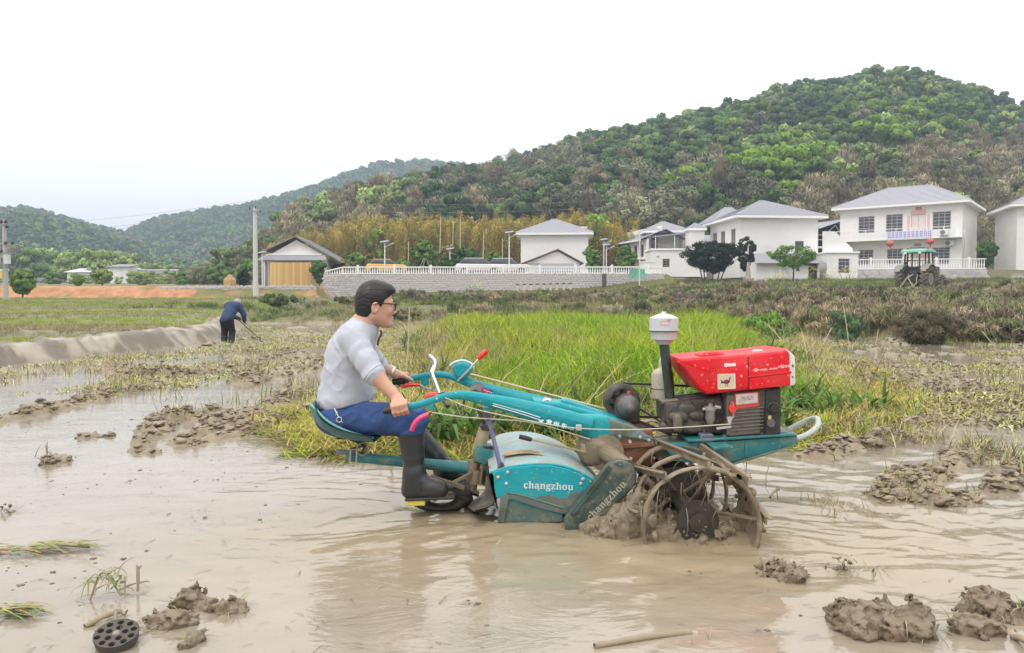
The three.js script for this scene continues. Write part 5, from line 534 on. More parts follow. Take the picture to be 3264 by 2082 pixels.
// ---- farm tractor on the terrace, seen from behind
{ const d = 51, o = at(2912, 923, d), g = thing('farm_tractor', 'muddy green-roofed farm tractor parked on the weedy terrace', 'tractor', [o.x + .1, land(o.x, d) - .1, -d], null, 0.72), dk = mat(.035, .045, .042, .6), tyre = mat(.17, .14, .11, .95), rubberD = mat(.1, .085, .07, .95), roofM = mat(.16, .42, .33, .5);
  // local: forward +x, left side +z
  const wheel = (x, z, R, w, n) => { const q = part(g, 'wheel', merge([new THREE.TorusGeometry(R - .16, .17, 10, 28).scale(1, 1, w / .34).translate(x, R, z)]), rubberD); const lugs = []; for (let i = 0; i < n; i++) for (const s of [-1, 1]) lugs.push(box(.09, .11, w * .62, 0, R - .0, s * w * .25, 0, s * .55, 0).applyMatrix4(new THREE.Matrix4().makeRotationZ((i + (s > 0 ? .5 : 0)) / n * 6.283)).translate(x, R, z)); part(q, 'tread', merge(lugs), tyre); part(q, 'rim', new THREE.CylinderGeometry(R * .52, R * .52, w * .8, 20).rotateX(Math.PI / 2).translate(x, R, z), mat(.2, .18, .14, .8)); };
  wheel(0, .78, .78, .46, 18); wheel(0, -.78, .78, .46, 18); wheel(2.25, .7, .52, .34, 15); wheel(2.25, -.7, .52, .34, 15);
  part(g, 'rear_axle', merge([rod(V(0, .78, -.7), V(0, .78, .7), .16), rbox(.9, .7, .6, .06, .1, .95, 0)]), dk); part(g, 'hood', rbox(1.9, .75, .8, .08, 2.0, 1.3, 0), mat(.09, .06, .065, .6)); part(g, 'grille', rbox(.1, .6, .65, .02, 2.98, 1.25, 0), dk); part(g, 'cab_base', rbox(1.15, .7, 1.35, .05, .5, 1.25, 0), dk);
  for (const [x, z] of [[-.1, .66], [-.1, -.66], [1.1, .66], [1.1, -.66], [.45, .69], [.45, -.69]]) part(g, 'cab_pillar', bar(V(x, 1.5, z), V(x + (x < 0 ? .08 : -.05), 2.5, z * .95), .08, .08), dk); part(g, 'cab_roof', smooth(extrude([[-.45, 0], [1.35, 0], [1.3, .13], [.9, .2], [-.2, .2], [-.42, .12]], 1.55, .05, 3)).translate(0, 2.5, 0), roofM); part(g, 'roof_hatch', rbox(.6, .06, .7, .02, .45, 2.74, 0), roofM); for (const z of [-.45, .45]) part(g, 'work_lamp', new THREE.CylinderGeometry(.08, .07, .1, 12).rotateZ(Math.PI / 2).translate(-.5, 2.46, z), lampM); part(g, 'rear_window_frame', merge([bar(V(-.08, 2.0, -.6), V(-.08, 2.0, .6), .05, .05), bar(V(-.1, 1.55, -.6), V(-.1, 1.55, .6), .07, .07)]), dk);
  for (const z of [-.8, .8]) { part(g, 'mudguard', smooth(extrude([...Array(9).keys()].map((i) => { const a = .25 + i / 8 * 2.2; return [Math.cos(a) * .98, Math.sin(a) * .98]; }).concat([...Array(9).keys()].map((i) => { const a = 2.45 - i / 8 * 2.2; return [Math.cos(a) * .9, Math.sin(a) * .9]; })), .5, .02)).translate(0, .78, z), mat(.2, .22, .2, .7)); part(g, 'tail_light', rbox(.06, .18, .3, .02, -.78, 1.35, z), mat(.45, .38, .3, .6)); }
  part(g, 'exhaust_pipe', rod(V(1.9, 1.6, -.5), V(1.9, 2.55, -.5), .05), dk); part(g, 'mirror', merge([rod(V(1.1, 2.1, -.7), V(1.25, 1.95, -1.05), .02), rbox(.05, .28, .18, .02, 1.25, 1.85, -1.05)]), dk);
  part(g, 'linkage', merge([rod(V(-.35, .6, .35), V(-1.25, .35, .4), .04), rod(V(-.35, .6, -.35), V(-1.25, .35, -.4), .04), rod(V(-.3, 1.1, 0), V(-1.2, .85, 0), .04), rod(V(-1.2, .9, 0), V(-1.3, .2, .45), .035), rod(V(-1.2, .9, 0), V(-1.3, .2, -.45), .035), rod(V(-.3, 1.1, .25), V(-.8, .5, .38), .03), rod(V(-.3, 1.1, -.25), V(-.8, .5, -.38), .03)]), mat(.38, .32, .24, .9)); part(g, 'levelling_beam', rbox(.14, .14, 2.6, .03, -1.4, .16, -.2), mat(.33, .27, .16, .95)); part(g, 'front_bar', merge([bar(V(3.1, .4, -.5), V(3.9, .15, -.6), .09, .09), bar(V(3.3, .2, -.6), V(4.0, .62, -.2), .09, .09), bar(V(3, .9, -.3), V(3.25, .45, -.35), .2, .08)]), mat(.42, .38, .32, .9)); }
// ================================================================ POWER TILLER
const TD = 4.33, TO = V(.46, 0, -TD);                                  // depth of its centre line; foot of the machine
const T = (u, v, z = 0) => at(u, v, TD - z).sub(TO);                   // z: metres from the centre line towards the viewer
const TP = (list, z) => list.map(([u, v]) => { const p = T(u, v, z); return [p.x, p.y]; });
const plate = (list, z0, z1, bevel = .006, seg = 2) => extrude(TP(list, z1), z1 - z0, bevel, seg).translate(0, 0, (z0 + z1) / 2);
function loft(A, B, n = 8, bulge = 0) { const m = A.length, P = [], I = []; for (let j = 0; j <= n; j++) for (let i = 0; i < m; i++) { const p = A[i].clone().lerp(B[i], j / n); p.y += bulge * 4 * (j / n) * (1 - j / n); P.push(p.x, p.y, p.z); } for (let j = 0; j < n; j++) for (let i = 0; i < m - 1; i++) { const a = j * m + i; I.push(a, a + 1, a + m + 1, a, a + m + 1, a + m); } const g = new THREE.BufferGeometry(); g.setAttribute('position', new THREE.Float32BufferAttribute(P, 3)); g.setIndex(I); g.computeVertexNormals(); return g; }
const curvePts = (list, n) => new THREE.CatmullRomCurve3(list, false, 'centripetal').getPoints(n);
function thicken(g, t) { const a = g.toNonIndexed(), b = a.clone(), p = b.attributes.position, n = b.attributes.normal; for (let i = 0; i < p.count; i++) p.setXYZ(i, p.getX(i) - n.getX(i) * t, p.getY(i) - n.getY(i) * t, p.getZ(i) - n.getZ(i) * t); return merge([a, b]); }
const specks = spatter(256, 500, [190, 165, 130], 5, .12), muddy = spatter(512, 1500, [150, 122, 88], 9, .62), dusty = spatter(256, 700, [215, 200, 175], 13, .5);
for (const t of [specks, muddy, dusty]) t.repeat.set(2.2, 2.2);
const MUD = [.3, .24, .16], DUST = [.5, .44, .34];
const teal = coated([.01, .29, .335], DUST, .1, 260, 41, .42, { ior: 1.4 }), tealD = coated([.016, .17, .185], MUD, .5, 500, 42, .5), tealPale = coated([.3, .43, .44], [.36, .33, .27], .6, 500, 43, .5), greenGrey = coated([.03, .06, .05], [.17, .15, .11], .75, 700, 44, .55), rust = coated([.16, .055, .026], [.22, .16, .1], .5, 500, 45, .75, { bumpMap: grain, bumpScale: .004 }), iron = coated([.035, .031, .028], [.26, .21, .15], .42, 700, 46, .6, { bumpMap: grain, bumpScale: .003 }), ironB = mat(.03, .028, .027, .55), caked = coated([.2, .155, .1], [.29, .235, .16], .6, 300, 47, .5, { bumpMap: mudBump, bumpScale: .006 }), redM = coated([.68, .008, .014], [.62, .36, .3], .13, 420, 48, .36, { ior: 1.42 }), plasticRed = mat(.75, .05, .03, .4), chrome = mat(.75, .74, .72, .16, { metalness: 1 }), alu = coated([.5, .49, .47], MUD, .3, 300, 49, .45), rubber = mat(.025, .025, .026, .5), cream = coated([.72, .7, .64], [.5, .44, .34], .1, 120, 50, .5), purple = coated([.11, .11, .28], MUD, .3, 300, 51, .4), brass = coated([.42, .34, .22], MUD, .3, 300, 52, .5), rope = mat(.6, .55, .42, .8);
const tiller = thing('power_tiller', 'mud-splashed teal walking tractor with red diesel engine cover, ridden across the paddy', 'power tiller', TO);
const tp = (name, g, m, label) => part(tiller, name, boxUV(clean(g)), m, label), sub = (p, name, g, m, label) => part(p, name, boxUV(clean(g)), m, label);
// ---- handlebars
const hbN = tp('handlebar', taperTube([T(1290, 1298, .33), T(1335, 1290, .33), T(1390, 1272, .32), T(1430, 1262, .31), T(1475, 1260, .29), T(1540, 1272, .26), T(1640, 1296, .22), T(1740, 1321, .18), T(1830, 1343, .15), T(1880, 1356, .13)], [.017, .018, .02, .026, .034, .043, .048, .05, .05, .046], 70, 16, .62), teal);
const hbF = tp('handlebar', taperTube([T(1285, 1211, -.3), T(1330, 1203, -.3), T(1380, 1195, -.3), T(1425, 1197, -.29), T(1480, 1215, -.26), T(1560, 1243, -.22), T(1680, 1277, -.17), T(1790, 1306, -.13), T(1900, 1338, -.1)], [.017, .018, .02, .028, .038, .044, .048, .05, .045], 70, 16, .62), teal);
sub(hbN, 'grip', taperTube([T(1222, 1310, .335), T(1260, 1304, .33), T(1297, 1297, .33)], [.019, .021, .0205], 16, 12), rubber); sub(hbF, 'grip', taperTube([T(1252, 1219, -.3), T(1275, 1214, -.3), T(1292, 1210, -.3)], [.019, .021, .0205], 16, 12), rubber);
sub(hbN, 'bracket', plate([[1362, 1278], [1382, 1275], [1384, 1306], [1372, 1310], [1364, 1302]], .31, .33), teal); sub(hbF, 'bracket', plate([[1338, 1205], [1365, 1202], [1366, 1225], [1352, 1232], [1342, 1222]], -.31, -.29), teal);
const decal = (parent, name, w, h, pos, rz, draw, W = 512, H = 128) => { const t = canvasTex(W, H, draw), m = new THREE.Mesh(new THREE.PlaneGeometry(w, h), new THREE.MeshStandardMaterial({ map: t, alphaTest: .5, roughness: .5, side: THREE.DoubleSide })); m.name = name; m.position.copy(pos); m.rotation.z = rz; m.castShadow = m.receiveShadow = true; parent.add(m); return m; };
const strokes = { zhong: [[.15, .3, .85, .3], [.15, .3, .15, .62], [.85, .3, .85, .62], [.15, .62, .85, .62], [.5, .05, .5, .97]], guo: [[.1, .08, .9, .08], [.1, .08, .1, .95], [.9, .08, .9, .95], [.1, .93, .9, .93], [.28, .28, .72, .28], [.28, .5, .72, .5], [.28, .74, .74, .74], [.5, .28, .5, .74], [.6, .58, .68, .66]], chang: [[.5, .02, .5, .2], [.28, .06, .35, .18], [.72, .06, .65, .18], [.1, .24, .9, .24], [.1, .24, .08, .4], [.9, .24, .92, .4], [.3, .36, .7, .36], [.3, .36, .3, .52], [.7, .36, .7, .52], [.3, .52, .7, .52], [.2, .64, .8, .64], [.2, .64, .2, .9], [.8, .64, .8, .9], [.5, .52, .5, .99]], chai: [[.3, .03, .3, .45], [.3, .2, .48, .2], [.12, .18, .12, .46], [.08, .46, .5, .42], [.6, .05, .6, .44], [.9, .1, .62, .26], [.6, .44, .92, .44], [.92, .36, .92, .44], [.06, .58, .94, .58], [.5, .48, .5, .99], [.5, .6, .12, .92], [.5, .6, .9, .92]], zhou: [[.2, .05, .18, .6], [.18, .6, .05, .95], [.5, .05, .5, .92], [.82, .05, .82, .98], [.06, .35, .1, .55], [.34, .35, .38, .55], [.64, .35, .68, .55]], dong: [[.15, .2, .85, .2], [.45, .02, .2, .5], [.2, .5, .85, .5], [.52, .36, .52, .92], [.52, .92, .42, .86], [.3, .62, .15, .85], [.72, .62, .88, .85]] };
const glyph = (x, k, X, Y, S) => { for (const [a, b, c, d] of strokes[k]) { x.beginPath(); x.moveTo(X + a * S, Y + b * S); x.lineTo(X + c * S, Y + d * S); x.stroke(); } };
{ const a = T(1728, 1342, .225), b = T(1815, 1362, .2), rz = Math.atan2(b.y - a.y, b.x - a.x), c = a.clone().lerp(b, .5); c.z = .17 + .038; decal(hbN, 'lettering', .2, .04, c, rz, (x) => { x.strokeStyle = '#dff4f4'; x.fillStyle = '#dff4f4'; x.lineWidth = 11; x.lineCap = 'round'; x.beginPath(); x.arc(52, 62, 36, 0, 7); x.fill(); ['chang', 'zhou', 'dong'].forEach((k, i) => glyph(x, k, 120 + i * 104, 20, 84)); x.fillRect(432, 58, 76, 12); x.fillRect(432, 82, 76, 8); }); }
for (const [v, off] of [[1308, 0], [1316, 1]]) sub(hbN, 'stripe', tube([T(1570, v - 22 - off, .268), T(1650, v, .243), T(1722, v + 23, .222)], .0022, 12, 5), mat(.78, .88, .88, .5));
{ const c = T(1556, 1248, -.19); decal(hbF, 'sticker', .12, .026, c, -.31, (x, w, h) => { x.fillStyle = '#c9355a'; x.fillRect(0, 0, w * .5, h); x.fillStyle = '#35508a'; x.fillRect(w * .5, 0, w * .5, h); x.fillStyle = '#e9d9e0'; x.font = 'bold 70px sans-serif'; x.fillText('A', 30, 92); for (let i = 0; i < 9; i++) x.fillRect(w * .28 + i * 38, 40 + (i % 3) * 9, 24, 34); }); }
// ---- gear quadrant, levers, rods
const quad = tp('gear_quadrant', plate([[1440, 1172], [1452, 1160], [1475, 1156], [1498, 1163], [1508, 1178], [1482, 1216], [1462, 1208], [1446, 1192]], -.3, -.235, .012, 3), teal); sub(quad, 'quadrant_rim', tube([T(1434, 1166, -.25), T(1450, 1155, -.25), T(1476, 1150, -.25), T(1502, 1160, -.25), T(1510, 1172, -.25)], .0075, 20, 8), mat(.5, .66, .66, .4)); sub(quad, 'slot_plate', bar(T(1458, 1214, -.215), T(1500, 1172, -.215), .022, .008), alu);
const gl = tp('gear_lever', rod(T(1470, 1205, -.22), T(1528, 1142, -.22), .006, .006), chrome); sub(gl, 'knob', taperTube([T(1524, 1146, -.22), T(1538, 1130, -.22), T(1552, 1118, -.22)], [.013, .018, .016], 14, 12), plasticRed);
const bl = tp('brake_lever', taperTube([T(1368, 1133, -.05), T(1384, 1150, -.04), T(1384, 1168, -.03), T(1377, 1190, 0), T(1388, 1222, .05), T(1402, 1262, .12)], [.011, .013, .013, .012, .011, .01], 40, 10), chrome); sub(bl, 'pivot', rod(T(1402, 1258, .1), T(1428, 1296, .2), .012), iron);
const c1 = tp('clutch_lever', taperTube([T(1280, 1236, -.26), T(1300, 1228, -.26), T(1338, 1228, -.28)], [.008, .012, .009], 14, 8), plasticRed); sub(c1, 'arm', tube([T(1338, 1228, -.28), T(1355, 1236, -.28), T(1376, 1242, -.27)], .006, 10, 6), alu);
const c2 = tp('steering_lever', taperTube([T(1357, 1268, .3), T(1376, 1260, .31), T(1395, 1258, .31)], [.013, .017, .01], 14, 10), plasticRed); sub(c2, 'arm', taperTube([T(1390, 1260, .31), T(1412, 1254, .31), T(1425, 1256, .31)], [.008, .008, .006], 10, 8), ironB);
tp('steering_lever', taperTube([T(1312, 1372, .4), T(1322, 1350, .41), T(1340, 1332, .41), T(1365, 1321, .4)], [.012, .013, .013, .012], 24, 10), mat(.72, .06, .2, .4), 'magenta plastic-sleeved lever beside the knee');
sub(c2, 'cable', tube([T(1376, 1315, .32), T(1480, 1330, .26), T(1600, 1338, .22), T(1700, 1348, .2), T(1880, 1400, .14)], .0035, 40, 5), rope);
tp('control_rod', rod(T(1500, 1193, -.2), T(1962, 1312, -.12), .006, .006, 8), mat(.5, .43, .26, .5)); tp('throttle_cable', tube([T(1418, 1268, .34), T(1500, 1300, .3), T(1640, 1332, .27), T(1780, 1358, .24), T(1850, 1366, .22), T(2000, 1370, .22), T(2180, 1362, .25), T(2330, 1352, .27)], .003, 60, 5), rope); tp('cable_clip', rbox(.03, .03, .02, .004, ...T(1845, 1363, .215).toArray()), alu);
tp('cross_clamp', merge([plate([[1492, 1248], [1515, 1240], [1532, 1250], [1528, 1262], [1500, 1264]], -.12, .24), rod(T(1520, 1252, -.24), T(1520, 1258, .26), .014)]), iron);
const chromeBox = tp('joint_clamp', plate([[1728, 1278], [1742, 1268], [1758, 1274], [1760, 1300], [1740, 1306], [1726, 1298]], -.02, .05, .008), mat(.8, .8, .78, .22, { metalness: .8 })); sub(chromeBox, 'slot', plate([[1731, 1280], [1738, 1276], [1746, 1298], [1740, 1302]], .048, .053, .001), ironB);
const sc = tp('shift_cover', plate([[1700, 1276], [1790, 1284], [1930, 1322], [1920, 1340], [1840, 1330], [1700, 1300]], -.1, .07, .02, 3), teal); sub(sc, 'long_box', plate([[1790, 1276], [1806, 1274], [1926, 1316], [1928, 1326], [1915, 1330], [1795, 1292]], -.04, .045, .012, 3), teal);
// ---- gearbox and transmission
const gb0 = tp('transmission', smooth(plate([[1790, 1340], [1850, 1322], [1930, 1326], [2010, 1352], [2080, 1392], [2092, 1418], [2000, 1404], [1930, 1420], [1900, 1412], [1860, 1392]], -.13, .13, .03, 3)), teal); sub(gb0, 'nose_cover', smooth(plate([[1935, 1330], [2010, 1352], [2080, 1390], [2090, 1406], [1935, 1400]], -.135, .135, .03, 3)), mat(.16, .22, .2, .6, { map: muddy })); const rg = tp('gearbox', smooth(plate([[1932, 1376], [2080, 1372], [2092, 1420], [2090, 1480], [2040, 1500], [1990, 1500], [1950, 1470], [1930, 1420]], -.12, .125, .02, 2)), rust); sub(rg, 'flange', plate([[1935, 1420], [2086, 1410], [2088, 1424], [1935, 1436]], -.13, .14, .004), rust); for (const [u, v] of [[1950, 1405], [1975, 1390], [2008, 1408], [2040, 1392], [2068, 1402], [2010, 1462], [1945, 1410]]) sub(rg, 'bolt', new THREE.CylinderGeometry(.009, .009, .016, 6).rotateX(Math.PI / 2).translate(...T(u, v, .132).toArray()), alu);
const ax = tp('drive_housing', merge([rod(T(1945, 1420, -.1), T(1930, 1445, .14), .09, .1, 18), rod(T(1930, 1440, .12), T(2000, 1490, .3), .05, .042, 14), jitter(new THREE.SphereGeometry(.1, 18, 12), .02, 14).translate(...T(1900, 1430, .06).toArray())]), caked); sub(ax, 'lever_hub', merge([rbox(.035, .06, .05, .008, ...T(1862, 1430, .1).toArray()), rod(T(1858, 1418, .12), T(1866, 1442, .12), .012)]), brass);
const sl = tp('shift_rod', rod(T(1690, 1400, .2), T(1860, 1440, .13), .0055, .0055, 8), brass); sub(sl, 'rubber_grip', taperTube([T(1655, 1392, .21), T(1672, 1396, .21), T(1694, 1402, .2)], [.012, .013, .011], 10, 10), rubber);
// ---- pulley, clutch and belts
const pul = tp('clutch_pulley', lathe([[.02, -.05], [.09, -.05], [.1, -.045], [.1, -.028], [.088, -.018], [.1, -.008], [.1, .006], [.088, .014], [.1, .024], [.1, .042], [.07, .05], [.06, .03], [.02, .03]], 40).rotateX(Math.PI / 2).translate(...T(1981, 1278, -.12).toArray()), iron); for (let i = 0; i < 6; i++) { const a = i / 6 * 6.28; sub(pul, 'boss', new THREE.CylinderGeometry(.016, .016, .03, 10).rotateX(Math.PI / 2).translate(...T(1981, 1278, -.07).add(V(Math.cos(a) * .055, Math.sin(a) * .055, 0)).toArray()), ironB); }
const cas = tp('clutch_housing', smooth(plate([[1966, 1345], [1964, 1300], [1972, 1276], [1990, 1262], [2015, 1260], [2033, 1272], [2040, 1300], [2042, 1352], [2000, 1356]], -.07, .05, .02, 3)), mat(.06, .054, .05, .45, { map: muddy })); sub(cas, 'nose', lathe([[.062, 0], [.062, .012], [.05, .025], [.034, .055], [.026, .06], [.024, .085], [.001, .087]], 24).rotateX(Math.PI / 2).translate(...T(2004, 1298, .05).toArray()), mat(.1, .095, .09, .4, { map: specks })); sub(cas, 'filler_cap', merge([rbox(.03, .018, .03, .005, ...T(2006, 1262, -.01).toArray()), rod(T(2004, 1258, -.01), T(2008, 1248, -.01), .012)]), mat(.4, .06, .05, .5));
for (const [a, b, k] of [[[1985, 1222], [2235, 1232], 0], [[2000, 1345], [2230, 1352], 1]]) for (let i = 0; i < 3; i++) tp('drive_belt', bar(T(a[0], a[1] + (k ? -18 : 0), -.13 - .025 * i), T(b[0], b[1] + (k ? -18 : 0), -.13 - .025 * i), .016, .012), rubber);
tp('belt_guard_bar', merge([bar(T(2035, 1300, -.06), T(2130, 1360, -.02), .02, .008), bar(T(2040, 1345, .02), T(2140, 1385, .02), .03, .015)]), ironB);
// ---- engine
const hoodPts = [[2164, 1158], [2166, 1144], [2385, 1130], [2518, 1115], [2523, 1231], [2390, 1244], [2256, 1259], [2232, 1246], [2204, 1210], [2182, 1178]];
const hood = tp('engine_cover', smooth(plate(hoodPts, -.2, .2, .02, 5), .75), redM); 
sub(hood, 'grille_frame', smooth(plate([[2506, 1116], [2522, 1122], [2536, 1138], [2538, 1224], [2532, 1230], [2519, 1232], [2518, 1136], [2512, 1124]], -.205, .205, .012, 3)), cream); for (const [u, v] of [[2527, 1165], [2528, 1168], [2527, 1202]]) sub(hood, 'screw', new THREE.CylinderGeometry(.004, .004, .006, 8).rotateX(Math.PI / 2).translate(...T(u, v, .207).toArray()), ironB);
sub(hood, 'pressed_ledge', plate([[2386, 1200], [2524, 1184], [2524, 1189], [2386, 1205]], .16, .208, .003), redM); sub(hood, 'seam', plate([[2384, 1138], [2387, 1138], [2387, 1246], [2384, 1246]], .17, .202, .0008), mat(.12, .008, .008, .6)); sub(hood, 'lower_panel', plate([[2388, 1206], [2518, 1190], [2520, 1226], [2510, 1231], [2390, 1243]], .15, .2045, .006), redM);
const fil = sub(hood, 'water_filler', smooth(plate([[2228, 1146], [2232, 1132], [2244, 1124], [2296, 1122], [2310, 1128], [2318, 1144], [2300, 1150], [2240, 1153]], .02, .15, .012, 3)), redM); sub(hood, 'filler_rim', plate([[2222, 1150], [2320, 1142], [2322, 1148], [2224, 1156]], .0, .17, .004), redM); sub(hood, 'fuel_cap', lathe([[0, .034], [.02, .034], [.033, .028], [.036, .016], [.03, .012], [.026, 0], [0, 0]], 20).translate(...T(2417, 1134, .06).toArray()), alu);
decal(hood, 'rooster_sticker', .093, .08, T(2316, 1216, .2015), .04, (x, w, h) => { x.fillStyle = '#cdb9a0'; x.fillRect(0, 0, w, h); x.strokeStyle = '#e9dcc8'; x.lineWidth = 10; x.strokeRect(5, 5, w - 10, h - 10); x.fillStyle = '#5a3238'; x.beginPath(); x.ellipse(128, 118, 50, 32, -.15, 0, 7); x.fill(); x.beginPath(); x.moveTo(85, 120); x.lineTo(40, 80); x.lineTo(52, 122); x.lineTo(38, 138); x.lineTo(80, 140); x.fill(); x.fillStyle = '#9c4a4a'; x.beginPath(); x.moveTo(150, 100); x.lineTo(172, 62); x.lineTo(192, 66); x.lineTo(176, 112); x.fill(); x.beginPath(); x.arc(182, 58, 13, 0, 7); x.fill(); x.fillStyle = '#8c5a5f'; x.fillRect(88, 96, 60, 14); x.fillStyle = '#4a2c30'; for (const X of [112, 136]) { x.fillRect(X, 142, 7, 40); x.fillRect(X - 6, 178, 20, 6); } }, 256, 224);
decal(hood, 'sticker', .06, .016, T(2327, 1163, .2015), .05, (x, w, h) => { x.fillStyle = '#efe3dc'; x.fillRect(0, 0, w, h); x.fillStyle = '#c9a7a4'; for (let i = 0; i < 10; i++) x.fillRect(30 + i * 46, 38 + (i % 2) * 20, 30, 32); });
decal(hood, 'lettering', .2, .05, T(2460, 1172, .2015), .09, (x) => { x.strokeStyle = '#f0b6b6'; x.fillStyle = '#f3c4c2'; x.lineWidth = 8; x.beginPath(); x.moveTo(6, 78); x.lineTo(42, 56); x.lineTo(80, 78); x.lineTo(42, 100); x.closePath(); x.stroke(); x.beginPath(); x.ellipse(42, 78, 22, 9, 0, 0, 7); x.stroke(); x.font = 'bold 34px sans-serif'; x.fillText('DIESEL', 92, 94); x.font = 'bold 32px sans-serif'; x.fillText('ENGINE', 222, 92, 110); x.lineWidth = 6.5; ['zhong', 'guo', 'chang', 'chai'].forEach((k, i) => glyph(x, k, 336 + i * 44, 44, 42)); }, 512, 128);
const eb = tp('engine_block', smooth(plate([[2312, 1250], [2488, 1234], [2490, 1382], [2478, 1392], [2330, 1402], [2312, 1396]], -.18, .165, .012, 2)), iron); sub(eb, 'front_panel', plate([[2440, 1245], [2489, 1238], [2490, 1385], [2440, 1392]], .12, .175, .01), mat(.035, .036, .036, .5, { map: specks }));
sub(eb, 'side_plate', plate([[2316, 1262], [2424, 1250], [2424, 1382], [2330, 1392], [2316, 1386]], .15, .176, .006), mat(.12, .105, .09, .6, { map: dusty, bumpMap: grain, bumpScale: .003 })); for (let i = 0; i < 7; i++) sub(eb, 'fin', plate([[2330, 1306 + i * 11], [2434, 1297 + i * 11], [2434, 1300 + i * 11], [2330, 1309 + i * 11]], .17, .181, .001), mat(.17, .15, .13, .6, { map: dusty }));
const np = sub(eb, 'name_plate', plate([[2342, 1256], [2418, 1248], [2420, 1296], [2344, 1306]], .17, .184, .003), mat(.5, .06, .05, .5)); sub(eb, 'plate_face', plate([[2346, 1259], [2415, 1252], [2416, 1284], [2347, 1291]], .182, .186, .001), mat(.56, .48, .44, .55, { map: dusty })); decal(eb, 'lettering', .07, .024, T(2381, 1270, .1875), .1, (x) => { x.fillStyle = '#6d5350'; for (let r = 0; r < 3; r++) for (let i = 0; i < 14; i++) if ((i * 7 + r * 3) % 5) x.fillRect(14 + i * 35, 12 + r * 40, 22, 20); });
sub(eb, 'throttle_knob', merge([new THREE.CylinderGeometry(.018, .018, .03, 16).rotateX(Math.PI / 2).translate(...T(2334, 1304, .19).toArray()), rod(T(2334, 1322, .19), T(2332, 1280, .19), .006)]), plasticRed); sub(eb, 'lever_guide', tube([T(2328, 1300, .185), T(2334, 1282, .19), T(2340, 1300, .185), T(2336, 1330, .185)], .004, 16, 6), alu); const cr = sub(eb, 'crank_port', new THREE.TorusGeometry(.024, .009, 10, 22).translate(...T(2464, 1300, .18).toArray()), ironB); sub(eb, 'port_boss', new THREE.CylinderGeometry(.02, .026, .05, 18).rotateX(Math.PI / 2).translate(...T(2464, 1300, .17).toArray()), ironB); sub(eb, 'oil_plug', new THREE.CylinderGeometry(.02, .024, .06, 12).rotateX(Math.PI / 2).rotateY(-.3).translate(...T(2458, 1348, .18).toArray()), mat(.12, .11, .1, .4)); sub(eb, 'warning_label', plate([[2449, 1326], [2459, 1325], [2459, 1338], [2449, 1339]], .174, .178, .001), mat(.6, .5, .2, .6)); sub(eb, 'sump', smooth(plate([[2330, 1372], [2424, 1366], [2424, 1396], [2330, 1406]], -.12, .16, .01)), mat(.2, .17, .13, .7, { map: dusty }));
const ch = tp('cylinder_head', smooth(jitter(plate([[2118, 1286], [2300, 1262], [2315, 1290], [2315, 1384], [2200, 1384], [2150, 1380], [2118, 1345]], -.14, .12, .02, 3), .006, 16)), iron); for (const [u, v, r, z] of [[2190, 1302, .05, .1], [2165, 1330, .042, .12], [2225, 1325, .036, .12], [2265, 1300, .028, .13], [2140, 1360, .05, .08]]) sub(ch, 'casting', jitter(new THREE.SphereGeometry(r, 16, 12), .008, 22).scale(1.25, .8, .7).translate(...T(u, v, z).toArray()), mat(.09, .08, .07, .5, { map: dusty }));
const pump = tp('fuel_pump', lathe([[0, .06], [.012, .06], [.014, .045], [.028, .04], [.03, .022], [.024, .016], [.026, -.02], [.016, -.045], [.012, -.06], [0, -.06]], 18).translate(...T(2264, 1322, .15).toArray()), mat(.24, .23, .21, .45, { map: dusty })); sub(pump, 'pipe', tube([T(2262, 1298, .15), T(2240, 1270, .16), T(2200, 1262, .16), T(2170, 1268, .14)], .0035, 24, 6), ironB); sub(pump, 'wire', tube([T(2195, 1268, .17), T(2225, 1310, .18), T(2240, 1345, .18), T(2252, 1375, .17)], .0028, 24, 5), ironB); sub(pump, 'union', merge([rod(T(2278, 1296, .15), T(2296, 1300, .15), .009), rod(T(2240, 1305, .15), T(2285, 1300, .15), .008)]), alu);
const lug = tp('governor_arm', merge([plate([[2318, 1330], [2345, 1326], [2334, 1338], [2332, 1350], [2322, 1350]], .17, .182, .003), bar(T(2284, 1366, .17), T(2330, 1360, .17), .02, .01)]), alu);
const ac = tp('air_cleaner', lathe([[0, .125], [.012, .125], [.014, .115], [.04, .108], [.075, .092], [.078, .086], [.078, .03], [.081, .024], [.081, .02], [.07, .018], [.069, -.026], [.063, -.03], [.042, -.034], [.04, -.052], [.028, -.056], [0, -.056]], 44).translate(...T(2116, 1066, .02).toArray()), mat(.5, .525, .535, .45, { map: spatter(256, 120, [190, 180, 160], 3) })); sub(ac, 'rim_gap', new THREE.TorusGeometry(.0795, .0022, 6, 44).rotateX(Math.PI / 2).translate(...T(2116, 1066, .02).add(V(0, .019, 0)).toArray()), ironB); sub(ac, 'label', new THREE.CylinderGeometry(.0787, .0787, .026, 12, 1, true, -.42, .62).translate(...T(2116, 1066, .02).add(V(0, .062, 0)).toArray()), mat(.55, .33, .33, .6)); sub(ac, 'label_print', new THREE.CylinderGeometry(.0791, .0791, .017, 12, 1, true, -.36, .5).translate(...T(2116, 1066, .02).add(V(0, .062, 0)).toArray()), mat(.68, .5, .48, .6));
const ip = tp('intake_pipe', rod(T(2136, 1272, .03), T(2117, 1098, .02), .027, .027, 20), mat(.035, .06, .045, .5, { map: muddy })); sub(ip, 'flange', merge([plate([[2106, 1278], [2160, 1272], [2166, 1280], [2112, 1290]], -.02, .09, .004), rod(T(2134, 1280, .03), T(2140, 1320, .03), .036, .05, 16)]), caked);
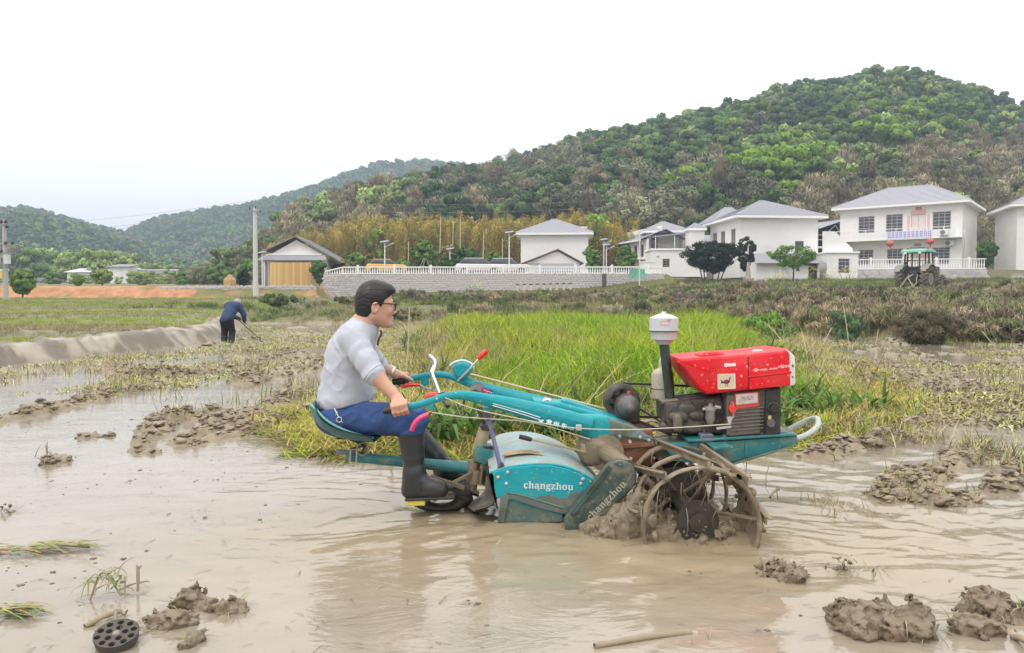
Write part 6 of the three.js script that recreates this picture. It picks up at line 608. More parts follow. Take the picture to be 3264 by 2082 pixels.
const mf = tp('exhaust_silencer', lathe([[0, .02], [.012, .02], [.05, 0], [.062, -.02], [.064, -.15], [.055, -.165], [.03, -.17], [.028, -.24]].map(([a, b]) => [a, b + .09]), 26).translate(...T(2112, 1232, -.12).toArray()), mat(.46, .43, .36, .55, { map: specks })); sub(mf, 'outlet', merge([rod(T(2108, 1186, -.12), T(2106, 1150, -.12), .011, .011), rod(T(2106, 1152, -.12), T(2112, 1128, -.12), .012, .003)]), mat(.6, .62, .58, .4)); sub(mf, 'seam', new THREE.TorusGeometry(.0645, .002, 6, 28).rotateX(Math.PI / 2).translate(...T(2112, 1238, -.12).toArray()), ironB);
tp('filter_bowl', lathe([[0, .05], [.016, .05], [.026, .03], [.026, -.03], [.018, -.045], [0, -.045]], 16).translate(...T(2160, 1350, .14).toArray()), mat(.16, .14, .11, .6, { map: dusty }));
// ---- front chassis and bumper
const chs = tp('chassis_beam', smooth(plate([[2110, 1418], [2235, 1408], [2330, 1406], [2542, 1390], [2546, 1414], [2440, 1446], [2330, 1474], [2240, 1480], [2150, 1470]], .09, .16, .006)), tealD); tp('chassis_beam', smooth(plate([[2110, 1418], [2330, 1406], [2542, 1390], [2546, 1414], [2330, 1470], [2150, 1470]], -.15, -.09, .006)), tealD); sub(chs, 'engine_bed', plate([[2190, 1402], [2538, 1382], [2542, 1390], [2192, 1411]], -.17, .18, .004), tealD); sub(chs, 'lower_lip', bar(T(2330, 1478, .15), T(2510, 1424, .15), .06, .008), mat(.2, .24, .2, .6, { map: muddy })); sub(chs, 'web_rib', plate([[2376, 1410], [2384, 1410], [2384, 1452], [2376, 1454]], .15, .168, .002), tealD); sub(chs, 'mount_bolt', merge([rbox(.07, .05, .06, .008, ...T(2250, 1396, .14).toArray()), rod(T(2310, 1385, .15), T(2312, 1405, .15), .012)]), mat(.2, .23, .35, .6, { map: muddy })); sub(chs, 'step_plate', plate([[2270, 1426], [2330, 1422], [2332, 1430], [2276, 1436]], .1, .3, .003), tealD); sub(chs, 'splash_plate', plate([[2070, 1420], [2240, 1400], [2280, 1440], [2100, 1470]], -.1, .1, .01), caked);
tp('front_bumper', tube([T(2490, 1384, -.12), T(2530, 1362, -.12), T(2580, 1338, -.1), T(2602, 1334, -.04), T(2608, 1344, .02), T(2604, 1362, .08), T(2572, 1386, .12), T(2536, 1400, .13)], .0155, 60, 14), mat(.42, .47, .43, .45, { map: specks }));
tp('front_bracket', merge([plate([[2488, 1366], [2545, 1388], [2546, 1394], [2486, 1390]], -.1, .12, .004), bar(T(2492, 1352, .1), T(2546, 1392, .1), .01, .01)]), mat(.55, .53, .46, .6, { map: muddy }));
// ---- cage wheels
const AX = { x: .88 - TO.x, y: .1 }, wr = .272;
function cageWheel(sign, turn) {
  const zs = [.14, .42, .7].map((z) => z * sign), C = (a, r, z) => V(AX.x + Math.cos(a) * r, AX.y + Math.sin(a) * r, z); const w = new THREE.Group(); w.name = 'cage_wheel'; tiller.add(w); const r = rng(sign > 0 ? 91 : 92);
  for (const z of zs) sub(w, 'ring', jitter(lathe([[wr - .008, -.02], [wr + .006, -.02], [wr + .009, 0], [wr + .006, .02], [wr - .008, .02], [wr - .011, 0], [wr - .008, -.02]], 72).rotateX(Math.PI / 2), .012, 16, z * 9).translate(AX.x, AX.y, z), caked);
  for (let i = 0; i < 9; i++) { const a = i / 9 * 6.283 + turn, k = .34; const lug = bar(C(a + k, wr + .018, zs[0] - sign * .05), C(a - .05, wr + .022, zs[2] + sign * .03), .008, .036, 0); sub(w, 'lug', lug, caked); sub(w, 'lug_edge', bar(C(a + k + .02, wr + .04, zs[0] - sign * .05), C(a - .03, wr + .044, zs[2] + sign * .03), .02, .006), mat(.26, .2, .14, .5)); }
  for (let i = 0; i < 5; i++) { const a = i / 5 * 6.283 + .75; sub(w, 'spoke', jitter(rod(C(a, .04, zs[0] * 1.3), C(a + .15, wr, zs[1]), .011, .009, 8), .006, 30), caked); if (i % 2 === 0) sub(w, 'spoke', jitter(rod(C(a + .5, .04, zs[1]), C(a + .62, wr, zs[2]), .01, .008, 8), .006, 30), caked); }
  sub(w, 'hub', merge([rod(C(0, 0, sign * .1), C(0, 0, sign * .66), .045, .045, 18), new THREE.CylinderGeometry(.1, .1, .02, 20).rotateX(Math.PI / 2).translate(AX.x, AX.y, zs[2] * .9), new THREE.CylinderGeometry(.16, .16, .02, 22).rotateX(Math.PI / 2).translate(AX.x, AX.y, zs[0] * 1.2)]), mat(.05, .043, .036, .45, { map: muddy })); 
  const cl = []; for (let i = 0; i < 60; i++) { const a = r() * 6.28, z = lerp(zs[0], zs[2], r()), p = C(a, wr * (.75 + .3 * r()), z), s = .008 + .026 * r() * r(); cl.push(jitter(new THREE.IcosahedronGeometry(s, 2), s * .6, 1 / s * .5, i).scale(1, .6 + r(), 1).translate(p.x, p.y, p.z)); } if (sign > 0) cl.push(netMesh((x, y, z) => { const dx = x - AX.x, dy = y - AX.y, a = Math.atan2(dy, dx), rr = Math.hypot(dx, dy); const lim = sstep(-.5, -.2, a) * (1 - sstep(.55, 1.15, a)); return Math.abs(rr - wr - .004 + .02 * noise(x * 14, y * 14, z * 14)) - (.011 + .006 * noise(x * 30, y * 30, z * 30)) * (lim > .05 ? 1 : -2) + Math.max(0, Math.abs(z - .52) - .17 + .1 * noise(a * 5, z * 9)) * .4 + .012 * Math.max(0, noise(x * 22, y * 22, z * 16)); }, V(AX.x + .05, -.05, .28), V(AX.x + .34, AX.y + .33, .76), .0095)); const q = sub(w, 'clinging_mud', merge(cl), caked); q.userData.kind = 'stuff';
  return w;
}
cageWheel(1, .15); cageWheel(-1, .5);
// ---- rotary tiller at the back
const A1 = curvePts([T(1560, 1508, .33), T(1620, 1490, .33), T(1700, 1481, .33), T(1765, 1482, .33), T(1820, 1494, .33), T(1880, 1524, .33), T(1920, 1560, .33)], 26), B1p = curvePts([T(1546, 1412, -.33), T(1590, 1386, -.33), T(1655, 1375, -.33), T(1730, 1386, -.33), T(1800, 1418, -.33), T(1870, 1474, -.33), T(1905, 1520, -.33)], 26);
const rh0 = tp('rotary_hood', thicken(loft(A1, B1p, 14, .012), .006), tealPale); sub(rh0, 'hood_rim', tube(A1, .007, 40, 8), teal); sub(rh0, 'rust_patch', thicken(loft(curvePts([T(1600, 1462, .2), T(1680, 1452, .2), T(1745, 1462, .2)], 10).map((p) => p.add(V(0, .012, 0))), curvePts([T(1610, 1450, .13), T(1680, 1442, .13), T(1740, 1452, .13)], 10).map((p) => p.add(V(0, .012, 0))), 4), .002), mat(.48, .36, .2, .8, { map: muddy })); sub(rh0, 'back_lip', thicken(loft([A1[0], A1[0].clone().add(V(.02, -.1, 0)), A1[0].clone().add(V(.05, -.22, 0))], [B1p[0], B1p[0].clone().add(V(.02, -.1, 0)), B1p[0].clone().add(V(.05, -.22, 0))], 6), .005), mat(.2, .24, .22, .55, { map: muddy }));
const sd = tp('side_plate', plate([[1572, 1506], [1625, 1492], [1700, 1484], [1760, 1485], [1815, 1497], [1878, 1528], [1884, 1545], [1876, 1580], [1840, 1625], [1800, 1640], [1720, 1622], [1640, 1594], [1582, 1588], [1576, 1560]], .325, .345, .004), teal); sub(sd, 'lower_skirt', plate([[1612, 1570], [1640, 1572], [1800, 1616], [1790, 1665], [1590, 1665], [1594, 1620]], .3, .335, .004), tealD); sub(sd, 'skirt_edge', tube([T(1616, 1572, .345), T(1640, 1574, .345), T(1798, 1620, .345)], .006, 20, 6), mat(.14, .2, .18, .6, { map: muddy })); sub(sd, 'stay', plate([[1596, 1580], [1614, 1574], [1624, 1580], [1606, 1668], [1586, 1668]], .34, .352, .003), mat(.13, .17, .15, .6, { map: muddy })); for (const [u, v] of [[1588, 1522], [1618, 1506], [1614, 1542], [1858, 1528], [1852, 1542]]) sub(sd, 'bolt', new THREE.SphereGeometry(.0095, 10, 8).scale(1, 1, .6).translate(...T(u, v, .348).toArray()), alu);
{ const r = rng(14), top = [], bot = []; for (let i = 0; i <= 22; i++) { const u = lerp(1580, 1872, i / 22); top.push([u, 1579 + 4 * Math.sin(i * .9) + 9 * r() - (i > 17 ? (i - 17) * 5 : 0)]); } sub(sd, 'mud_film', plate([...top, [1868, 1590], [1838, 1624], [1800, 1638], [1720, 1620], [1640, 1592], [1584, 1586]], .344, .3475, .0006), coated([.09, .13, .115], [.24, .2, .14], .55, 500, 53, .5)); sub(sd, 'mud_film', plate([[1596, 1618], [1630, 1600], [1680, 1616], [1730, 1612], [1794, 1634], [1790, 1664], [1592, 1664]], .334, .3375, .0006), coated([.07, .12, .11], [.24, .2, .14], .5, 500, 54, .5)); }
const font = await new FontLoader().loadAsync('fonts/droid/droid_serif_bold.typeface.json');
function lettering(parent, text, size, from, rz, z, m) { const g = new TextGeometry(text, { font, size, depth: .0016, curveSegments: 3, bevelEnabled: false }); g.rotateZ(rz); g.translate(from.x, from.y, z); return part(parent, 'lettering', g, m); }
{ const a = T(1668, 1556, .347), b = T(1812, 1562, .347); lettering(sd, 'changzhou', .0335, a, -.045, .3455, mat(.58, .66, .66, .6, { map: null })); }
const chain = tp('chain_case', (() => { const c0 = T(1975, 1520, .4), c1 = T(1845, 1668, .4), d = c1.clone().sub(c0), L = d.length(), a = Math.atan2(d.y, d.x), r0 = .085, r1 = .075, P = []; for (let i = 0; i <= 12; i++) { const t = Math.PI / 2 + i / 12 * Math.PI; P.push([Math.cos(t) * r0, Math.sin(t) * r0]); } for (let i = 0; i <= 12; i++) { const t = -Math.PI / 2 + i / 12 * Math.PI; P.push([L + Math.cos(t) * r1, Math.sin(t) * r1]); } return smooth(extrude(P, .075, .012, 3)).rotateZ(a).translate(c0.x, c0.y, .385); })(), greenGrey); sub(chain, 'cover_rib', bar(T(1945, 1487, .425), T(1822, 1640, .425), .012, .02), mat(.06, .11, .1, .5, { map: muddy })); { const a = T(1882, 1662, .426), b = T(1985, 1560, .426), rz = Math.atan2(b.y - a.y, b.x - a.x); lettering(chain, 'changzhou', .034, a, rz, .4225, mat(.4, .38, .31, .7)); }
tp('rotor_shaft', merge([rod(T(1845, 1655, -.33), T(1845, 1655, .36), .03, .03, 12), ...[...Array(14).keys()].map((i) => { const z = -.28 + i * .043, a = i * 2.1, p = T(1845, 1655, 0); return tube([V(p.x, p.y, z), V(p.x + Math.cos(a) * .12, p.y + Math.sin(a) * .12, z), V(p.x + Math.cos(a + .35) * .17, p.y + Math.sin(a + .35) * .17, z + .03)], .011, 10, 6); })]), iron);
// ---- depth tube, strut, tail boom, seat
const dt = tp('depth_tube', rod(T(1524, 1440, .02), T(1545, 1366, .02), .034, .034, 18), brass); sub(dt, 'cap', merge([plate([[1528, 1358], [1560, 1352], [1568, 1366], [1560, 1376], [1534, 1372]], -.03, .06, .006), rod(T(1552, 1362, .02), T(1527, 1300, .02), .02, .016, 12)]), iron); const bk = tp('tail_bracket', smooth(plate([[1506, 1436], [1520, 1426], [1560, 1430], [1568, 1440], [1572, 1486], [1540, 1484], [1508, 1468]], -.07, .1, .01)), tealD); sub(bk, 'hook', plate([[1540, 1424], [1572, 1422], [1576, 1436], [1568, 1434], [1562, 1430], [1542, 1430]], .08, .1, .003), ironB);
const st = tp('lower_tube', rod(T(1512, 1470, .03), T(1500, 1562, .03), .035, .034, 18), mat(.28, .22, .15, .5, { map: muddy })); sub(st, 'clamp', merge([rod(T(1518, 1495, .03), T(1514, 1540, .03), .044, .044, 16), rod(T(1540, 1478, .08), T(1530, 1548, .09), .008), rod(T(1550, 1478, -.02), T(1541, 1548, -.02), .008)]), caked);
const sr = tp('support_strut', bar(T(1553, 1318, .21), T(1596, 1492, .3), .02, .012), purple); sub(sr, 'foot', merge([plate([[1584, 1498], [1600, 1478], [1612, 1494], [1622, 1498], [1622, 1503], [1584, 1504]], .27, .33, .003), rod(T(1553, 1318, .19), T(1553, 1320, .25), .012)]), iron); sub(sr, 'second_strut', bar(T(1527, 1300, .05), T(1560, 1372, .06), .018, .012), iron); sub(sr, 'top_bracket', plate([[1540, 1300], [1562, 1298], [1564, 1316], [1548, 1322]], .18, .24, .003), teal);
const boom = tp('tail_boom', rod(T(1104, 1455, 0), T(1512, 1494, .02), .0265, .033, 20), tealD); sub(boom, 'inner_tube', rod(T(1072, 1440, .0), T(1150, 1446, 0), .014, .014, 12), mat(.16, .2, .18, .6)); for (const [u] of [[1116], [1136]]) sub(boom, 'u_bolt', tube([T(u, 1474, .04), T(u + 1, 1446, .045), T(u + 2, 1432, .03), T(u + 3, 1428, 0), T(u + 2, 1432, -.03), T(u + 1, 1446, -.045), T(u, 1474, -.04)], .005, 28, 6), alu);
const seat = tp('seat_pan', (() => { const pr = curvePts([T(992, 1288, 0), T(1004, 1318, 0), T(1030, 1352, 0), T(1075, 1378, 0), T(1130, 1392, 0), T(1185, 1398, 0), T(1205, 1396, 0)], 26), n = 22, P = [], I = []; for (let i = 0; i < pr.length; i++) { const t = i / (pr.length - 1), w = .1 + .12 * Math.sin(Math.min(1, t * 1.25 + .1) * Math.PI * .62), lift = lerp(.03, .055, Math.sin(t * 3.14)); for (let j = 0; j <= n; j++) { const s = j / n * 2 - 1; P.push(pr[i].x + (1 - t) * .06 * s * s, pr[i].y + lift * s * s * s * s + .01 * s * s, s * w); } } for (let i = 0; i < pr.length - 1; i++) for (let j = 0; j < n; j++) { const a = i * (n + 1) + j; I.push(a, a + 1, a + n + 2, a, a + n + 2, a + n + 1); } const g = new THREE.BufferGeometry(); g.setAttribute('position', new THREE.Float32BufferAttribute(P, 3)); g.setIndex(I); g.computeVertexNormals(); return thicken(g, .006); })(), mat(.03, .14, .15, .4, { map: specks })); sub(seat, 'rolled_rim', tube([T(1200, 1392, -.11), T(1120, 1366, -.2), T(1050, 1336, -.2), T(1002, 1300, -.14), T(990, 1290, 0), T(1002, 1300, .14), T(1046, 1344, .2), T(1110, 1376, .2), T(1190, 1397, .12)], .0075, 60, 8), mat(.16, .34, .34, .35));
const sp0 = tp('seat_spring', merge([bar(T(1084, 1384, 0), T(1165, 1418, 0), .045, .012), rbox(.06, .03, .06, .006, ...T(1092, 1390, 0).toArray())]), ironB); sub(sp0, 'coil', merge([...Array(3).keys()].map((i) => new THREE.TorusGeometry(.026 + i * .004, .0055, 8, 24).rotateY(.5).translate(...T(1146 + i * 5, 1432, -.02 + i * .02).toArray()))), brass); sub(sp0, 'clamp_strap', merge([bar(T(1118, 1430, .03), T(1160, 1422, .03), .012, .01), bar(T(1165, 1416, .0), T(1150, 1450, 0), .02, .012)]), iron);
const fr = tp('footrest', merge([bar(T(1372, 1520, .08), T(1480, 1555, .08), .025, .02), bar(T(1440, 1540, .12), T(1510, 1505, .06), .018, .012), rod(T(1385, 1592, .2), T(1440, 1560, -.24), .014, .014)]), caked); sub(fr, 'pedal_plate', plate([[1340, 1592], [1424, 1582], [1440, 1586], [1350, 1600]], .08, .2, .003), caked);
tp('tail_skid', thicken(loft(curvePts([T(1562, 1486, .26), T(1580, 1540, .27), T(1586, 1586, .27), T(1566, 1614, .27), T(1510, 1632, .26)], 20), curvePts([T(1530, 1478, -.22), T(1548, 1530, -.22), T(1546, 1566, -.22), T(1520, 1588, -.22), T(1462, 1600, -.22)], 20), 8), .006), mat(.17, .15, .125, .45, { map: muddy })); tp('tail_wheel', merge([jitter(new THREE.TorusGeometry(.085, .035, 14, 30), .006, 20).scale(1.5, .62, 1.2).translate(...T(1405, 1588, .02).toArray()), rod(T(1450, 1560, .02), T(1500, 1555, .02), .05, .06, 12)]), mat(.06, .052, .045, .5, { map: muddy }));
// ---- mud thrown up round the wheel
{ const r = rng(66), f = (x, y, z) => { const u = x, n = fbm(x * 6, y * 6, z * 6, 3), a = capsule(x, y, z, V(AX.x - .44, -.03, .3), V(AX.x + .25, -.06, .35), .13, .07), b = capsule(x, y, z, V(AX.x - .36, -.02, .52), V(AX.x - .2, .2, .36), .12, .06), c = capsule(x, y, z, V(AX.x - .1, -.05, .62), V(AX.x + .12, .02, .6), .07, .04); return smin(smin(a, b, .08), c, .06) + .08 * n + .05 * Math.abs(noise(x * 19, y * 15, z * 19)) + .022 * noise(x * 44, y * 36, z * 44) - .012; }; const g = netMesh(f, V(AX.x - .75, -.08, -.05), V(AX.x + .55, .36, .8), .0115); const q = solo('churned_mud', g.translate(TO.x, 0, TO.z), caked, 'wet mud heaped and thrown up round the cage wheel', 'mud', null, 'stuff');
  const drops = []; for (let i = 0; i < 200; i++) { const x = AX.x - .5 + .62 * r(), z = .05 + .75 * r(), y = .02 + .2 * r() * r(), s = .003 + .009 * r() * r() * r(); drops.push({ m: M4([x + TO.x, y, z + TO.z], r() * 6, s, r() * 3, 0, s * (.7 + 1.6 * r())) }); } instanced('mud_splash', jitter(new THREE.IcosahedronGeometry(1, 2), .5, 1.3), caked, drops, 'drops and clots of mud flying off the cage wheel', 'mud');
  const st = { p: [], c: [], i: [] }; for (let i = 0; i < 90; i++) { const x = AX.x - .3 + .7 * r(), z = .1 + .6 * r(); blade(st, [x, .05 + .3 * r(), z], r() * 6.28, 1.8 + 1.2 * r(), .06 + .12 * r(), .0025, .8, [.24, .2, .12], 3); } solo('hanging_roots', fromRaw(st).translate(TO.x, 0, TO.z), dryMat, 'muddy roots and straw hanging from the cage wheel', 'straw', null, 'stuff'); }
// ================================================================ PEOPLE
const skin = mat(.56, .31, .215, .5, { sheen: .1 }), skinArm = skin, hairM = mat(.01, .008, .008, .48, { bumpMap: grain, bumpScale: .004 }), fabricN = noiseTex(128, (u, v) => { const k = .5 + .25 * Math.sin(u * 6.283 * 32) * .5 + .25 * Math.sin(v * 6.283 * 32) * .5 + .15 * tileF(u, v, 12, 3); return [k, k, k]; });
const shirtM = mat(.44, .455, .51, .9, { bumpMap: grain, bumpScale: .004, sheen: .2 }), denim = mat(.04, .095, .27, .85, { map: noiseTex(256, (u, v) => { const k = .75 + .35 * tileF(u, v, 6, 5) + .12 * tileF(u, v, 60, 2, 4); return [k * 1.0, k, k]; }), bumpMap: grain, bumpScale: .003 }), bootM = mat(.016, .016, .018, .32, { map: spatter(256, 260, [170, 150, 125], 21, .25), bumpMap: grain, bumpScale: .003 });
bootM.color.setRGB(.03, .03, .033);
const chainSDF = (list) => (x, y, z, k = .03) => { let d = 1e9; for (const [a, b, ra, rb] of list) d = smin(d, capsule(x, y, z, a, b, ra, rb), k); return d; };
function hand(wrist, grip0, grip1, out, o = {}) { // overhand grip; out = +1: fingers fold down on the viewer's side
  const ax = grip1.clone().sub(grip0).normalize(), up = V(0, 1, 0).addScaledVector(ax, -ax.y).normalize(), si = ax.clone().cross(up).multiplyScalar(out > 0 ? 1 : -1); if (Math.sign(si.z) !== out) si.negate(); const L = [], len = grip1.distanceTo(grip0), c = (t, u, s) => grip0.clone().addScaledVector(ax, t).addScaledVector(up, u).addScaledVector(si, s);
  const lens = [.92, 1.04, 1, .84];                                    // little finger to index
  [0, 1, 2, 3].forEach((i) => { const t = .006 + i * .0215, f = lens[i], k = c(t, .027 + (i === 1 || i === 2 ? .003 : 0), .014), a = c(t, .017, .034 * f + .004), b = c(t, -.014 * f, .033), e = c(t + .001, -.03, .012), q = c(t + .001, -.027, -.003); L.push([wrist.clone().lerp(k, .25), k, .019, .0135], [k, a, .0125, .0108], [a, b, .0105, .0096], [b, e, .0094, .0088], [e, q, .0086, .0078]); });
  const tb = c(.062, .02, -.014); L.push([wrist.clone().lerp(tb, .3), tb, .018, .0135], [tb, c(.082, .006, -.03), .0122, .011], [c(.082, .006, -.03), c(.1, -.012, -.026), .0108, .0088]); return L;
}
{ // ---------------------------------------------------------------- the man riding the tiller
  const base = T(1085, 1345, 0), rider = thing('person', 'man in a light grey shirt, blue jeans and black rubber boots riding the tiller', 'person', TO.clone().add(base)), J = (u, v, z) => T(u, v, z).sub(base), rp = (name, g, m, label, par = rider) => part(par, name, boxUV(clean(g)), m, label);
  const pel = J(1082, 1325, 0), belly = J(1108, 1236, 0), chest = J(1120, 1130, 0), nk = J(1152, 1045, 0), hd = J(1199, 972, 0), shN = J(1128, 1082, .165), elN = J(1190, 1190, .27), wrN = J(1266, 1270, .305), shF = J(1140, 1078, -.165), elF = J(1196, 1160, -.27), wrF = J(1258, 1192, -.285), hipN = J(1092, 1332, .09), knN = J(1316, 1336, .14), anN = J(1322, 1508, .16), hipF = J(1092, 1332, -.09), knF = J(1292, 1350, -.12), anF = J(1420, 1490, -.14);
  const yaw = .3, cy = Math.cos(yaw), sy = Math.sin(yaw), tilt = -.08, ct = Math.cos(tilt), sT = Math.sin(tilt); const toHead = (x, y, z) => { const dx = x - hd.x, dy = y - hd.y, dz = z - hd.z, a = dx * cy - dz * sy, c = dx * sy + dz * cy; return [a * ct + dy * sT, -a * sT + dy * ct, c]; }, fromHead = (a, b, c) => { const x0 = a * ct - b * sT, y0 = a * sT + b * ct; return V(hd.x + x0 * cy + c * sy, hd.y + y0, hd.z - x0 * sy + c * cy); };
  const E = (p, c, r) => ell(p[0], p[1], p[2], V(...c), ...r), Cc = (p, a, b, ra, rb) => capsule(p[0], p[1], p[2], V(...a), V(...b), ra, rb);
  function headSDF(x, y, z) { const p = toHead(x, y, z), q = [p[0], p[1], Math.abs(p[2])]; let d = E(p, [-.012, .026, 0], [.096, .098, .075]); d = smin(d, E(p, [.03, -.04, 0], [.062, .08, .058]), .04); d = smin(d, Cc(q, [-.004, -.06, .046], [.06, -.098, .012], .022, .02), .03); d = smin(d, E(p, [.074, -.1, 0], [.022, .019, .024]), .022); d = smin(d, Cc(q, [.08, .02, 0], [.072, .018, .04], .012, .012), .015); d = smin(d, E(q, [.062, -.03, .036], [.024, .022, .022]), .02); d = smin(d, Cc(p, [.09, .006, 0], [.104, -.03, 0], .008, .012), .012); d = smin(d, E(q, [.094, -.036, .011], [.011, .008, .009]), .008); d = smin(d, E(p, [.088, -.064, 0], [.013, .0065, .022]), .008); d = smin(d, E(p, [.086, -.077, 0], [.013, .007, .02]), .008); const ear = Math.max(E(q, [-.014, -.016, .077], [.021, .034, .011]), -E(q, [-.01, -.012, .089], [.012, .022, .009])); return smin(d, ear, .008); }
  const neckC = [[J(1150, 1062, 0), fromHead(-.035, -.05, 0), .062, .056]];
  const armsC = [[shN, elN, .048, .042], [elN, wrN, .043, .029], [shF, elF, .048, .042], [elF, wrF, .043, .029]], hN = hand(wrN, T(1252, 1306, .333).sub(base), T(1300, 1296, .33).sub(base), 1), hF = hand(wrF, T(1262, 1217, -.3).sub(base), T(1298, 1209, -.3).sub(base), -1);
  const inner = [[pel, belly, .1, .1], [belly, chest, .1, .1], [chest, nk, .1, .07], [chest, shN, .07, .045], [chest, shF, .07, .045], [hipN, knN, .075, .05], [knN, anN, .048, .036], [hipF, knF, .075, .05], [knF, anF, .048, .036], ...neckC, ...armsC], bodyF = chainSDF(inner);
  const big = netMesh((x, y, z) => Math.min(bodyF(x, y, z, .05), 9), V(-.25, -.5, -.42), V(.75, .62, .42), .0125);
  const headG = netMesh((x, y, z) => smin(headSDF(x, y, z), chainSDF(neckC)(x, y, z), .03), V(hd.x - .17, hd.y - .19, -.14), V(hd.x + .16, hd.y + .15, .14), .0042);
  const handG = (L, w, el) => { const xs = L.flatMap((e) => [e[0], e[1]]), lo = V(Math.min(...xs.map((p) => p.x)) - .03, Math.min(...xs.map((p) => p.y)) - .03, Math.min(...xs.map((p) => p.z)) - .03), hi = V(Math.max(...xs.map((p) => p.x)) + .03, Math.max(...xs.map((p) => p.y)) + .03, Math.max(...xs.map((p) => p.z)) + .03); const f = (x, y, z) => { let d = 1e9; for (const [a, b, ra, rb] of L) d = smin(d, capsule(x, y, z, a, b, ra, rb), .006); return smin(d, capsule(x, y, z, el.clone().lerp(w, .6), w, .034, .0285), .02); }; return netMesh(f, lo, hi, .0034); };
  rp('body', merge([big, headG, handG(hN, wrN, elN), handG(hF, wrF, elF)]), skin);
  // hair
  const line = (a) => interp(a, [[-.14, -.1], [-.09, -.085], [-.05, -.07], [-.032, -.045], [-.02, .008], [.0, .012], [.014, -.012], [.024, .0], [.034, .03], [.055, .045], [.08, .066], [.12, .085]]);
  rp('hair', netMesh((x, y, z) => { const p = toHead(x, y, z); let d = E(p, [-.014, .03, 0], [.104, .107, .083]); d = smin(d, E(p, [-.05, -.03, 0], [.06, .07, .066]), .03); d = smin(d, E(p, [.045, .085, 0], [.055, .036, .06]), .03); d += .0012 * noise(p[0] * 40, p[1] * 160, p[2] * 160); return Math.max(d, (line(p[0]) - p[1]) * .75); }, V(hd.x - .16, hd.y - .13, -.13), V(hd.x + .14, hd.y + .16, .13), .0042), hairM);
  for (const s of [-1, 1]) { rp('eye', new THREE.SphereGeometry(.0115, 12, 10).translate(...fromHead(.077, .002, s * .03).toArray()), mat(.6, .56, .52, .3)); rp('eyebrow', tube([fromHead(.089, .021, s * .014), fromHead(.088, .027, s * .03), fromHead(.074, .023, s * .046)], .0032, 10, 6), hairM); }
  const gl0 = rp('glasses', merge([...[-1, 1].flatMap((s) => [tube([[.104, .014, .008], [.102, .015, .052], [.098, -.02, .05], [.101, -.021, .012], [.104, .014, .008]].map(([a, b, c]) => fromHead(a, b, c * s)), .0026, 40, 6), tube([[.1, .012, .054], [.07, .011, .074], [.0, .008, .083], [-.03, -.004, .083]].map(([a, b, c]) => fromHead(a, b, c * s)), .003, 24, 6)]), tube([fromHead(.104, .01, -.009), fromHead(.107, .012, 0), fromHead(.104, .01, .009)], .0022, 8, 6)]), mat(.012, .012, .014, .25));
  for (const s of [-1, 1]) rp('lens', (() => { const g = new THREE.BufferGeometry().setFromPoints([[.103, .013, .01], [.101, .014, .051], [.098, -.019, .049], [.1, -.02, .013]].map(([a, b, c]) => fromHead(a, b, c * s))); g.setIndex([0, 1, 2, 0, 2, 3]); g.computeVertexNormals(); return g; })(), new THREE.MeshPhysicalMaterial({ transmission: 1, thickness: 0, roughness: .02, side: THREE.DoubleSide }), undefined, gl0);
  // shirt
  const hemA = J(1028, 1304, 0), hemB = J(1195, 1272, 0), hemS = (hemB.y - hemA.y) / (hemB.x - hemA.x);
  const cuffN = elN.clone().lerp(wrN, .04), cuffF = elF.clone().lerp(wrF, .22);
  const fold = (x, y, z, a, b, n, amp) => { const d = b.clone().sub(a), t = ((x - a.x) * d.x + (y - a.y) * d.y + (z - a.z) * d.z) / d.lengthSq(); return amp * Math.sin(t * n + 3 * noise(x * 9, y * 9, z * 9) + z * 14) * sstep(.15, .45, t); };
  const shirtF = (x, y, z) => { let d = ell(x, y, z, J(1110, 1246, 0), .142, .15, .175); d = smin(d, ell(x, y, z, J(1114, 1150, 0), .128, .16, .185), .1); d = smin(d, capsule(x, y, z, J(1140, 1072, -.1), J(1136, 1074, .1), .075, .075), .07); d = smin(d, capsule(x, y, z, J(1120, 1110, 0), J(1148, 1056, 0), .11, .08), .06); d = smin(d, ell(x, y, z, J(1094, 1275, 0), .132, .08, .172), .06);
    let s = capsule(x, y, z, shN, cuffN, .072, .056) + fold(x, y, z, shN, cuffN, 21, .0035); s = Math.min(s, capsule(x, y, z, shF, cuffF, .07, .05) + fold(x, y, z, shF, cuffF, 21, .003)); d = smin(d, s, .05); d += 0.009 * fbm(x * 5 + 3, y * 9, z * 6, 3) - .007 * Math.pow(1 - Math.abs(noise(x * 9 + y * 8, y * 5 - x * 6, z * 6)), 6) - .004 * Math.pow(1 - Math.abs(noise(x * 14 - y * 6 + 8, y * 12 + x * 4, z * 9)), 7) + .004 * Math.sin((y * 1.0 + x * .55) * 62 + 4 * noise(x * 6, y * 6, z * 6)) * sstep(-.02, -.12, y - belly.y + .06) * .8;
    const hem = (hemA.y + (x - hemA.x) * hemS + .006 * noise(x * 20, z * 20)) - y; const hole = capsule(x, y, z, J(1158, 1045, 0), J(1178, 990, 0), .062, .06); return Math.max(d, hem, -hole); };
  const shirt = rp('shirt', netMesh(shirtF, V(-.2, -.06, -.42), V(.32, .62, .42), .0085), shirtM);
  for (const [a, b, s] of [[elN, wrN, .0575], [elF, wrF, .052]]) { const t0 = a === elN ? .02 : .2, d = b.clone().sub(a).normalize(), c = a.clone().lerp(b, t0 + .03), q = new THREE.Quaternion().setFromUnitVectors(V(0, 0, 1), d); for (let i = 0; i < 2; i++) rp('rolled_cuff', jitter(new THREE.TorusGeometry(s - .006 + i * .002, .0085, 10, 36), .003, 26, i).applyQuaternion(q).translate(c.x - d.x * .014 * i, c.y - d.y * .014 * i, c.z - d.z * .014 * i), shirtM, undefined, shirt); }
